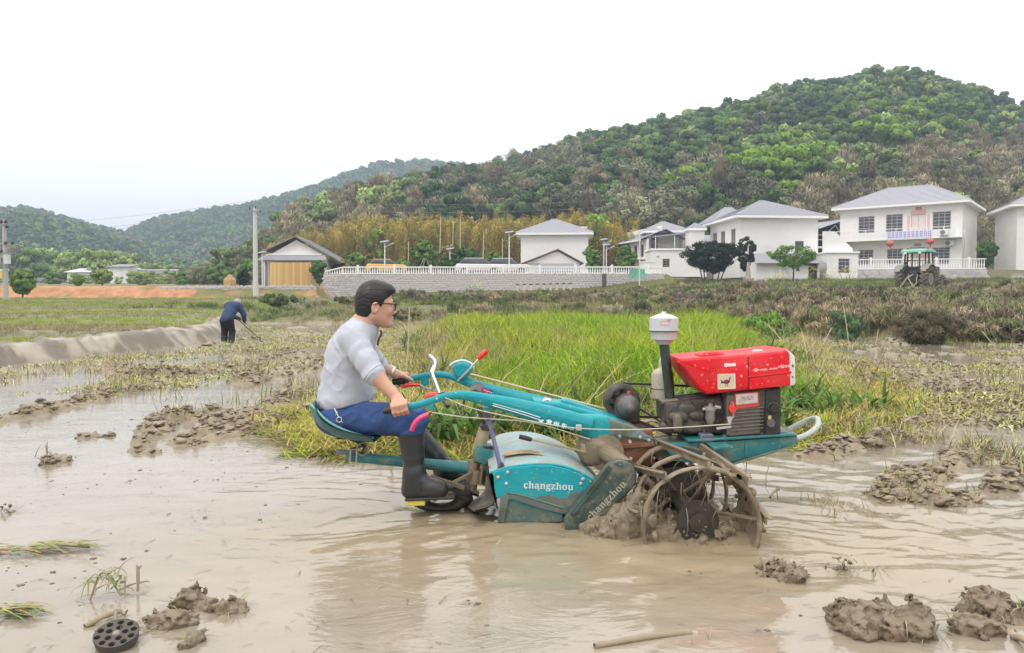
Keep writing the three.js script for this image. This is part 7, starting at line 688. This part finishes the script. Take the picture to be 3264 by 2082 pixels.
  { const c = J(1168, 1030, 0), d = J(1192, 984, 0).sub(J(1158, 1042, 0)).normalize(), q = new THREE.Quaternion().setFromUnitVectors(V(0, 1, 0), d), g = lathe([[.084, -.03], [.076, -.012], [.068, .012], [.066, .018], [.064, .012], [.07, -.012]], 40); g.scale(1.05, 1, .98); g.applyQuaternion(q).translate(c.x, c.y, c.z); rp('collar', g, shirtM, undefined, shirt); rp('collar_tab', tube([J(1212, 1052, .02), J(1216, 1062, .02), J(1208, 1080, .03), J(1203, 1100, .04)], .006, 16, 6), mat(.03, .03, .035, .7), 'dark placket tip below the collar', shirt); }
  // trousers, belt, boots
  const jeansF = (x, y, z) => { let d = ell(x, y, z, J(1084, 1326, 0), .135, .098, .172); d = smin(d, capsule(x, y, z, hipN, knN, .1, .073), .06); d = smin(d, capsule(x, y, z, hipF, knF, .1, .072), .05); d = smin(d, capsule(x, y, z, knN, J(1312, 1400, .15), .071, .064), .03); d = smin(d, capsule(x, y, z, knF, knF.clone().lerp(anF, .35), .07, .062), .03); const fk = sstep(-.12, -.04, y) + (x < .2 ? 1 : 0) > 0 ? sstep(-.1, -.03, y) : 0; d += .005 * fbm(x * 9, y * 12, z * 9, 3) - .007 * fk * Math.pow(1 - Math.abs(noise(x * 8 - y * 13, y * 6 + x * 7, z * 6)), 6) + .0025 * fk * Math.sin((x * .8 - y) * 70 + 5 * noise(x * 7, y * 7, z * 7)) * sstep(.12, .3, x); const top = y - (hemA.y + (x - hemA.x) * hemS + .028); return Math.max(d, top); };
  const jeans = rp('jeans', netMesh(jeansF, V(-.22, -.3, -.32), V(.6, .16, .36), .0085), denim);
  rp('belt', netMesh((x, y, z) => { const d = Math.abs(ell(x, y, z, J(1088, 1316, 0), .137, .12, .172) - .006) - .004, m = y - (hemA.y + (x - hemA.x) * hemS + .006); return Math.max(d, Math.abs(m) - .014); }, V(-.2, -.03, -.22), V(.25, .14, .22), .007), mat(.02, .018, .018, .5), undefined, jeans);
  const ringM = mat(.7, .69, .66, .25, { metalness: .9 }); rp('key_clip', merge([new THREE.TorusGeometry(.0135, .0028, 8, 22).translate(...J(1081, 1338, .207).toArray()), tube([J(1066, 1302, .2), J(1070, 1312, .206), J(1076, 1324, .208), J(1081, 1330, .208)], .0035, 14, 6), tube([J(1066, 1308, .2), J(1075, 1316, .206), J(1070, 1324, .208)], .0025, 10, 6), bar(J(1084, 1344, .207), J(1094, 1346, .207), .006, .004), bar(J(1079, 1346, .207), J(1070, 1340, .207), .007, .004)]), ringM, 'silver key clip hanging from the belt', jeans);
  for (const [kn, an, toe, heel, top, s] of [[knN, anN, J(1418, 1560, .175), J(1312, 1562, .16), J(1311, 1382, .148), 1], [knF, anF, J(1498, 1545, -.15), J(1412, 1515, -.14), knF.clone().lerp(anF, .22), -1]]) {
    const ax = top.clone().sub(an).normalize(), g = netMesh((x, y, z) => { let d = capsule(x, y, z, top.clone().addScaledVector(ax, .05), an, .076, .052); d = smin(d, capsule(x, y, z, an, heel, .05, .046), .03); d = smin(d, capsule(x, y, z, heel, toe.clone().lerp(heel, .25), .046, .047), .04); d = smin(d, capsule(x, y, z, an.clone().lerp(heel, .4), toe.clone().lerp(heel, .08), .042, .03), .045); d += .004 * fbm(x * 11, y * 11, z * 11, 3) + .0016 * Math.sin(((x - an.x) * ax.x + (y - an.y) * ax.y) * 75 + 4 * noise(x * 8, y * 8, z * 8)) * sstep(.0, -.05, Math.abs((x - an.x) * ax.x + (y - an.y) * ax.y - .04) - .09); const cut = (x - top.x) * ax.x + (y - top.y) * ax.y + (z - top.z) * ax.z; const sole = Math.min(heel.y, toe.y + (x - toe.x) * (toe.y - heel.y) / (toe.x - heel.x)) - .032 - y; return Math.max(d, cut, sole); }, V(Math.min(top.x, an.x, heel.x) - .13, Math.min(heel.y, toe.y) - .08, an.z - .12), V(toe.x + .08, top.y + .03, an.z + .13), .0072);
    const b = rp('boot', g, bootM); const sl = toe.clone().sub(heel), len = sl.length() + .085, ang = Math.atan2(sl.y, sl.x), c = heel.clone().lerp(toe, .5); rp('sole', rbox(len, .016, .09, .007, 0, 0, 0).rotateZ(ang).translate(c.x + .012, c.y - .04, c.z), mat(.03, .03, .03, .6), undefined, b); const hc = heel.clone().addScaledVector(sl, .12); rp('heel_block', rbox(.1, .034, .086, .006).rotateZ(ang).translate(hc.x + .004, hc.y - .06, hc.z), mat(.62, .5, .08, .5), 'yellow rubber heel', b); rp('top_band', new THREE.TorusGeometry(.073, .0045, 8, 32).applyQuaternion(new THREE.Quaternion().setFromUnitVectors(V(0, 0, 1), ax)).translate(top.x - ax.x * .006, top.y - ax.y * .006, top.z), bootM, undefined, b);
  }
  { const c = elF.clone().lerp(wrF, .86), d = wrF.clone().sub(elF).normalize(), q = new THREE.Quaternion().setFromUnitVectors(V(0, 0, 1), d); const w = rp('wristwatch', new THREE.TorusGeometry(.034, .0055, 8, 30).scale(1, 1, 1.8).applyQuaternion(q).translate(c.x, c.y, c.z), mat(.62, .6, .55, .3, { metalness: .7 })); rp('watch_face', new THREE.CylinderGeometry(.016, .016, .008, 20).translate(c.x - .006, c.y + .036, c.z + .004), mat(.8, .79, .75, .2), undefined, w); }
}
{ // ---------------------------------------------------------------- the man hoeing by the dyke
  const o = onLevel(727, 1092), g = thing('person', 'bent figure in dark blue jacket and black trousers hoeing at the end of the dyke', 'person', [o.x, 0, o.z], null, -.25), p2 = (n, q, m, l) => part(g, n, boxUV(clean(q)), m, l);
  const hip = V(0, .6, .05), ch = V(0, .93, -.2), sR = V(.17, .98, -.24), sL = V(-.17, .98, -.24), hd = V(.03, 1.06, -.4), eR = V(.27, .74, -.33), eL = V(-.25, .74, -.36), wR = V(.24, .52, -.42), wL = V(.1, .6, -.5), kR = V(.1, .3, -.04), kL = V(-.11, .3, -.02), fR = V(.1, -.12, .02), fL = V(-.11, -.12, .04);
  const B = chainSDF([[hip, ch, .12, .13], [ch, hd, .07, .06], [sR, eR, .05, .04], [eR, wR, .04, .028], [sL, eL, .05, .04], [eL, wL, .04, .028], [hip, kR, .08, .055], [hip, kL, .08, .055], [kR, fR, .05, .04], [kL, fL, .05, .04]]); const head = (x, y, z) => { let d = ell(x, y, z, hd, .075, .1, .095); d = smin(d, ell(x, y, z, hd.clone().add(V(.02, -.06, -.05)), .055, .06, .06), .03); d = smin(d, ell(x, y, z, hd.clone().add(V(.02, -.05, -.115)), .014, .022, .016), .012); return Math.min(d, ell(x, y, z, hd.clone().add(V(.08, -.02, .01)), .012, .03, .02), ell(x, y, z, hd.clone().add(V(-.08, -.02, .01)), .012, .03, .02)); };
  const fingers = []; for (const w of [wR, wL]) { for (let i = 0; i < 4; i++) { const k = w.clone().add(V(.02 + .004 * i, -.035 + i * .012, -.03)); fingers.push([w, k, .02, .013], [k, k.clone().add(V(.03, -.012, -.008)), .011, .01], [k.clone().add(V(.03, -.012, -.008)), k.clone().add(V(.028, -.03, .022)), .01, .008]); } fingers.push([w, w.clone().add(V(.03, -.005, .02)), .015, .011], [w.clone().add(V(.03, -.005, .02)), w.clone().add(V(.05, -.025, .01)), .011, .009]); } const HF = chainSDF(fingers);
  p2('body', netMesh((x, y, z) => smin(smin(B(x, y, z, .05), head(x, y, z), .03), HF(x, y, z, .008), .015), V(-.4, -.2, -.66), V(.45, 1.25, .3), .0125), skin);
  p2('cap', netMesh((x, y, z) => { let d = ell(x, y, z, hd.clone().add(V(0, .02, .0)), .09, .1, .108); d = smin(d, ell(x, y, z, hd.clone().add(V(.02, .02, -.1)), .07, .015, .06), .02); return Math.max(d, hd.y + .005 - (z - hd.z) * .3 - y); }, V(-.15, .95, -.62), V(.2, 1.25, -.22), .012), mat(.36, .34, .31, .9));
  p2('jacket', netMesh((x, y, z) => { let d = capsule(x, y, z, hip.clone().add(V(0, .03, 0)), ch, .165, .17); d = smin(d, capsule(x, y, z, V(-.12, .97, -.22), V(.12, .97, -.22), .11, .11), .08); d = smin(d, capsule(x, y, z, sR, eR, .078, .07), .05); d = smin(d, capsule(x, y, z, eR, wR.clone().lerp(eR, .2), .068, .052), .03); d = smin(d, capsule(x, y, z, sL, eL, .078, .07), .05); d = smin(d, capsule(x, y, z, eL, wL.clone().lerp(eL, .2), .068, .052), .03); return Math.max(d + .014 * fbm(x * 9, y * 9, z * 9, 3), .5 + .03 * noise(x * 8, z * 8) - y); }, V(-.45, .35, -.6), V(.45, 1.25, .35), .0135), mat(.026, .05, .12, .85, { bumpMap: grain, bumpScale: .01 }));
  p2('trousers', netMesh((x, y, z) => { let d = ell(x, y, z, hip, .18, .14, .15); d = smin(d, capsule(x, y, z, V(.08, .58, .05), kR, .11, .085), .06); d = smin(d, capsule(x, y, z, V(-.08, .58, .05), kL, .11, .085), .06); d = smin(d, capsule(x, y, z, kR, fR.clone().lerp(kR, .55), .085, .078), .02); d = smin(d, capsule(x, y, z, kL, fL.clone().lerp(kL, .55), .085, .078), .02); return d + .01 * fbm(x * 10, y * 10, z * 10, 3); }, V(-.35, -.05, -.25), V(.35, .85, .3), .0135), mat(.012, .012, .016, .9));
  for (const [k, f] of [[kR, fR], [kL, fL]]) p2('boot', netMesh((x, y, z) => { const t = k.clone().lerp(f, .3); let d = capsule(x, y, z, t, f, .092, .062); d = smin(d, capsule(x, y, z, f, f.clone().add(V(0, -.02, -.13)), .055, .045), .03); return Math.max(d + .006 * noise(x * 14, y * 14, z * 14), y - t.y); }, V(f.x - .16, -.24, -.26), V(f.x + .16, .3, .2), .0125), mat(.02, .024, .034, .35));
  const h = thing('hoe', 'long-handled hoe held by the bent figure', 'hoe', [o.x, 0, o.z]); const a = V(.02, .74, -.32), e = V(.68, .14, -.3); part(h, 'shaft', rod(a, e, .016, .017, 8), mat(.14, .1, .07, .7)); part(h, 'blade', merge([tube([e, V(.74, .1, -.3), V(.78, .02, -.28)], .018, 12, 8), rbox(.1, .012, .14, .004, .79, -.01, -.27, 0, 0, 1.0)]), mat(.06, .05, .045, .6));
}
// ================================================================ SMALL THINGS IN THE FIELD
{ // lotus seed head at the bottom left
  const p = onLevel(372, 2058), g = thing('lotus_seed_head', 'dark dried lotus seed head with round holes lying in the water', 'seed head', [p.x, .0, p.z], null, .2), dk = mat(.075, .066, .055, .8, { bumpMap: grain, bumpScale: .004 });
  const R = .07, holes = [[0, 0]]; for (let i = 0; i < 5; i++) holes.push([Math.cos(i * 1.257 + .2) * (.027 + .002 * (i % 2)), Math.sin(i * 1.257 + .2) * .028]); for (let i = 0; i < 10; i++) holes.push([Math.cos(i * .628 + .3) * (.053 + .002 * (i % 3)), Math.sin(i * .628 + .3) * .053]);
  const tilt = new THREE.Matrix4().makeRotationX(-Math.PI / 2 + .3).setPosition(0, .03, 0);
  const ev = new Evaluator(); ev.attributes = ['position', 'normal']; ev.useGroups = false; const brush = (geo) => { const q = new Brush(geo); q.updateMatrixWorld(); return q; }; let disc = brush(jitter(mergeVertices(new THREE.CylinderGeometry(R, R * .95, .03, 40, 2).deleteAttribute('uv')), .004, 40).rotateX(Math.PI / 2)); for (const [hx, hy] of holes.slice(1)) disc = ev.evaluate(disc, brush(new THREE.CylinderGeometry(.0112, .0105, .04, 12).rotateX(Math.PI / 2).translate(hx, hy, .012)), SUBTRACTION);
  part(g, 'disc', boxUV(disc.geometry.clone().applyMatrix4(tilt)), dk); part(g, 'cup', lathe([[R - .004, -.012], [.055, -.035], [.03, -.06], [.008, -.075]], 30).rotateX(Math.PI / 2).applyMatrix4(tilt), mat(.06, .052, .042, .85)); for (const i of [0]) part(g, 'seed', jitter(new THREE.SphereGeometry(.0125, 14, 10), .002, 80).translate(0, 0, .01).applyMatrix4(tilt), mat(.26, .23, .16, .6)); part(g, 'stalk', tube([V(-.01, .03, -.06), V(-.03, .05, -.1), V(-.045, .06, -.16)], .006, 14, 7), mat(.22, .19, .13, .8));
}
const clodMat = new THREE.MeshStandardMaterial({ color: rgb(.19, .145, .095), roughness: .55, bumpMap: mudBump, bumpScale: .012, side: THREE.DoubleSide });
function clod(u, v, w, h, dp, seed, label) { const p = onLevel(u, v), g = netMesh((x, y, z) => { const q = Math.hypot(x / w, y / h, z / dp); return (q - 1) * Math.min(w, h, dp) * .8 + .055 * fbm(x * 11 + seed, y * 11, z * 11, 3) + .026 * Math.abs(noise(x * 30, y * 26 + seed, z * 30)) + .014 * noise(x * 62 + seed, y * 62, z * 62) + .007 * noise(x * 120, y * 120, z * 120) - .006; }, V(-w - .05, -.03, -dp - .05), V(w + .05, h + .05, dp + .05), .0072); const o = thing('mud_clod', label, 'mud clod', [p.x, -.005, p.z]); part(o, 'lump', boxUV(g), clodMat); const r = rng(seed), s = { p: [], c: [], i: [] }; for (let i = 0; i < 16; i++) blade(s, [(r() * 2 - 1) * w * .8, h * .7 * r(), (r() * 2 - 1) * dp * .8], r() * 6.28, .9 + .8 * r(), .04 + .09 * r(), .0028, .3, [[.3, .25, .14], [.18, .14, .09], [.22, .26, .08]][i % 3]); part(o, 'straw', fromRaw(s), dryMat); return o; }
clod(2790, 2000, .13, .085, .1, 3, 'largest rough mud clod in the near right foreground'); clod(2900, 2005, .12, .075, .09, 5, 'rough mud clod joined to the largest one'); clod(2745, 1970, .09, .06, .07, 6, 'mud clod at the back of the foreground heap'); clod(3085, 2010, .09, .06, .07, 7, 'mud clod right of the foreground heap'); clod(3160, 1945, .1, .075, .08, 9, 'mud clod at the right with a second lump behind'); clod(3235, 1968, .1, .065, .08, 10, 'mud clod cut by the right edge of the picture'); clod(2505, 1832, .09, .055, .07, 11, 'straw-covered mud clod ahead of the wheel track'); clod(2700, 1818, .07, .05, .05, 13, 'pointed mud clod behind the foreground heap'); clod(2790, 1822, .04, .03, .03, 14, 'small flat mud clod beside the pointed one');
clod(590, 1935, .07, .05, .06, 15, 'mud clod with a green sprig in the left foreground'); clod(540, 1990, .065, .05, .05, 16, 'mud clod below the one with the green sprig'); clod(742, 1948, .04, .035, .035, 17, 'small upright mud clod in the left foreground'); clod(412, 2012, .04, .04, .035, 19, 'round mud clod behind the lotus seed head'); clod(615, 2046, .028, .02, .02, 20, 'flat pebble-like mud clod near the lower edge'); clod(188, 1475, .06, .035, .05, 21, 'dark mud clod standing in the calm water'); clod(18, 1632, .05, .04, .04, 22, 'reddish mud clod at the left edge');
// sticks
[[[440, 1890, 508, 1832], .006, .1, 'pale stick standing aslant in the water in the left foreground'], [[270, 2002, 385, 1965], .01, .02, 'thick broken yellow stem lying above the lotus seed head'], [[380, 1885, 470, 1868], .0035, .02, 'thin twig beside the slanting pale stick'], [[1895, 2065, 2200, 2020], .012, .004, 'long half-sunk stick at the bottom edge'], [[2440, 1822, 2470, 1862], .006, .05, 'short stick leaning on the straw-covered clod'], [[3230, 2035, 3290, 2075], .012, .02, 'dark stick at the bottom right corner'], [[2455, 1588, 2478, 1575], .007, .03, 'dark twig standing ahead of the cage wheel']].forEach(([[u0, v0, u1, v1], r, lift, label]) => { const a = onLevel(u0, v0), b = onLevel(u1, v1); a.y = .005; b.y = lift; if (lift > .04) { b.x = a.x + (b.x - a.x) * 1.15; b.z = a.z - .02; b.y = lift; } const o = thing('stick', label, 'stick', [a.x, a.y, a.z]); const e = b.clone().sub(a); part(o, 'stem', jitter(tube([V(0, 0, 0), e.clone().multiplyScalar(.5).add(V(0, .006, 0)), e], r, 14, 8), r * .4, 40), mat(.3, .24, .16, .8)); part(o, 'broken_end', jitter(new THREE.ConeGeometry(r * 1.2, r * 4, 7), r * .3, 60).rotateZ(1.2).translate(e.x, e.y, e.z), mat(.38, .31, .2, .85)); });
// leafy sprig and reed stems in the foreground
{ const p = onLevel(345, 1905), s = { p: [], c: [], i: [] }, r = rng(8); for (let i = 0; i < 46; i++) blade(s, [(r() - .5) * .12, .01 + .1 * r(), (r() - .5) * .1], r() * 6.28, .8 + .9 * r(), .04 + .08 * r(), .004, .5, [[.2, .27, .1], [.28, .3, .14], [.3, .2, .11]][i % 3]); const o = thing('torn_weed', 'torn green weed with bent stems floating in the left foreground', 'weed', [p.x, 0, p.z]); part(o, 'leaves', fromRaw(s), leafMat); part(o, 'stem', tube([V(-.06, 0, .02), V(-.02, .1, 0), V(.06, .015, .02)], .004, 16, 6), mat(.3, .28, .15, .8)); }
[[40, 1765, .16], [190, 1752, .14], [25, 1960, .06]].forEach(([u, v, w], i) => { const p = onLevel(u, v), s = { p: [], c: [], i: [] }, r = rng(80 + i); for (let k = 0; k < 50; k++) blade(s, [(r() - .5) * w * 2, .006 + .03 * r(), (r() - .5) * .08], (r() - .5) * 1.2, 1.4 + .25 * r(), .06 + .1 * r(), .0045, .1, [[.2, .27, .07], [.3, .3, .12], [.3, .19, .1]][k % 3]); const o = thing('torn_weed', ['mat of torn green weed floating at the left edge', 'brown and green weed tuft beside the floating mat', 'small green weed tuft at the left edge'][i], 'weed', [p.x, .003, p.z]); part(o, 'leaves', fromRaw(s), dryMat); part(o, 'stem', tube([V(-w, .01, 0), V(0, .02, .01), V(w, .008, 0)], .005, 12, 6), mat(.34, .2, .12, .8)); });
// tall dead canes standing in and behind the grass
[[1290, 1115, 1305, 980, 9.5], [1452, 1060, 1465, 985, 20], [2195, 1140, 2210, 1075, 10.5], [2708, 1090, 2688, 972, 19.5], [2785, 1100, 2800, 1050, 18.5], [3200, 1130, 3130, 1055, 16], [2270, 1120, 2280, 1065, 13], [3150, 1125, 3120, 1088, 16], [2620, 1095, 2650, 1045, 20]].forEach(([u0, v0, u1, v1, d], i) => { const a = at(u0, v0, d), b = at(u1, v1, d - .1); a.y = land(a.x, d) - .05; const o = thing('dead_cane', ['single pale cane standing behind the rider', 'pale cane in the middle of the grass patch', 'thin cane rising behind the engine intake', 'tall pale cane leaning before the feathery green bush', 'short cane on the right-hand bank', 'long cane leaning at the right-hand side', 'thin cane behind the engine cover', 'short cane beside the long leaning one', 'slanting cane left of the feathery green bush'][i], 'cane', [a.x, a.y, a.z]); const e = b.clone().sub(a); part(o, 'stem', tube([V(0, 0, 0), e.clone().multiplyScalar(.55).add(V(.01, 0, 0)), e], .0055 + d * .0003, 16, 6), mat(.5, .44, .3, .8)); part(o, 'leaf_sheath', tube([e.clone().multiplyScalar(.5), e.clone().multiplyScalar(.55).add(V(.05, .04, 0)), e.clone().multiplyScalar(.52).add(V(.1, -.02, .02))], .004, 8, 5), mat(.44, .38, .24, .85)); });
// feathery green bushes on the bank
garden('feathery_bush', 'feathery blue-green bush on the bank beyond the engine', 'bush', 2700, 1085, 985, 62, 22, [[.1, .17, .08], [.12, .2, .09], [.08, .14, .07]], { size: .13, leaves: 150, clumps: 26, ratio: .12, droop: -.8, crown: .5 });
garden('feathery_bush', 'bright green bush behind the engine cover at the back of the grass', 'bush', 2435, 1070, 990, 58, 24, [[.16, .3, .05], [.2, .34, .06], [.12, .24, .04]], { size: .16, leaves: 120, clumps: 26, ratio: .2, droop: -.6, crown: .5 });
garden('bramble_bush', 'dark brown bramble on the right-hand bank', 'bush', 2960, 1085, 985, 110, 20.5, [[.12, .095, .075], [.15, .12, .09], [.1, .09, .06], [.13, .14, .06]], { size: .12, leaves: 170, clumps: 40, ratio: .12, droop: -.4, crown: .5 });
garden('bramble_bush', 'brown bramble clump in front of the parked tractor', 'bush', 3060, 1000, 945, 90, 36, [[.13, .1, .085], [.16, .13, .1], [.11, .1, .07]], { size: .16, leaves: 120, clumps: 40, ratio: .14, droop: -.4, crown: .5 });
garden('bramble_bush', 'dark green and brown bush on the far bank behind the rider', 'bush', 1130, 1010, 945, 70, 44, [[.1, .14, .05], [.14, .12, .08], [.08, .12, .04]], { size: .2, leaves: 110, clumps: 36, ratio: .3, droop: .1, crown: .5 });
garden('bramble_bush', 'green bush on the far bank beside the hoeing figure', 'bush', 880, 1000, 940, 70, 46, [[.1, .17, .05], [.13, .2, .06], [.1, .1, .06]], { size: .2, leaves: 110, clumps: 36, ratio: .4, droop: .1, crown: .5 });

{ const brown = [[.2, .16, .12], [.25, .2, .145], [.16, .13, .1], [.29, .24, .16]], mixed = [[.17, .2, .08], [.21, .25, .09], [.23, .18, .12], [.13, .17, .065]], straw = [[.34, .29, .18], [.27, .22, .14], [.4, .33, .2]];
  [[brown, 'brown brush along the terrace edges', 501], [mixed, 'green and brown brush along the terrace edges', 502], [straw, 'pale dead grass tussocks along the terrace edges', 503]].forEach(([cols, label, seed], k) => { const geo = leafCloud(seed, { R: [.75, .42, .6], clumps: 22, leaves: 60, size: .2, ratio: .1, droop: -.9, clumpSize: 1.25, cols });
    instanced('terrace_brush', geo, dryMat, spread(k === 2 ? 110 : 170, seed, (r) => { const d = 20 + 58 * Math.pow(r(), 1.5), x = lerp(-.25 * d, .7 * d, Math.pow(r(), .7)), rr = d - backEdge(x); if (rr < .3 || d > 67 && x < 14) return null; const w = Math.min(Math.abs(rr - 1.2), Math.abs(rr - 10.2), Math.abs(rr - 21), Math.abs(rr - 36)); if (w > .7 + r() * 1.6) return null; return { m: M4([x, land(x, d) + .12, -d], r() * 6.28, .55 + .7 * r(), 0, 0, .5 + .55 * r()), c: tint(r, .6) }; }), label, 'brush'); }); }
scene.traverse((o) => { if (o.isMesh) { o.castShadow = true; o.receiveShadow = true; } });
renderer.render(scene, camera);
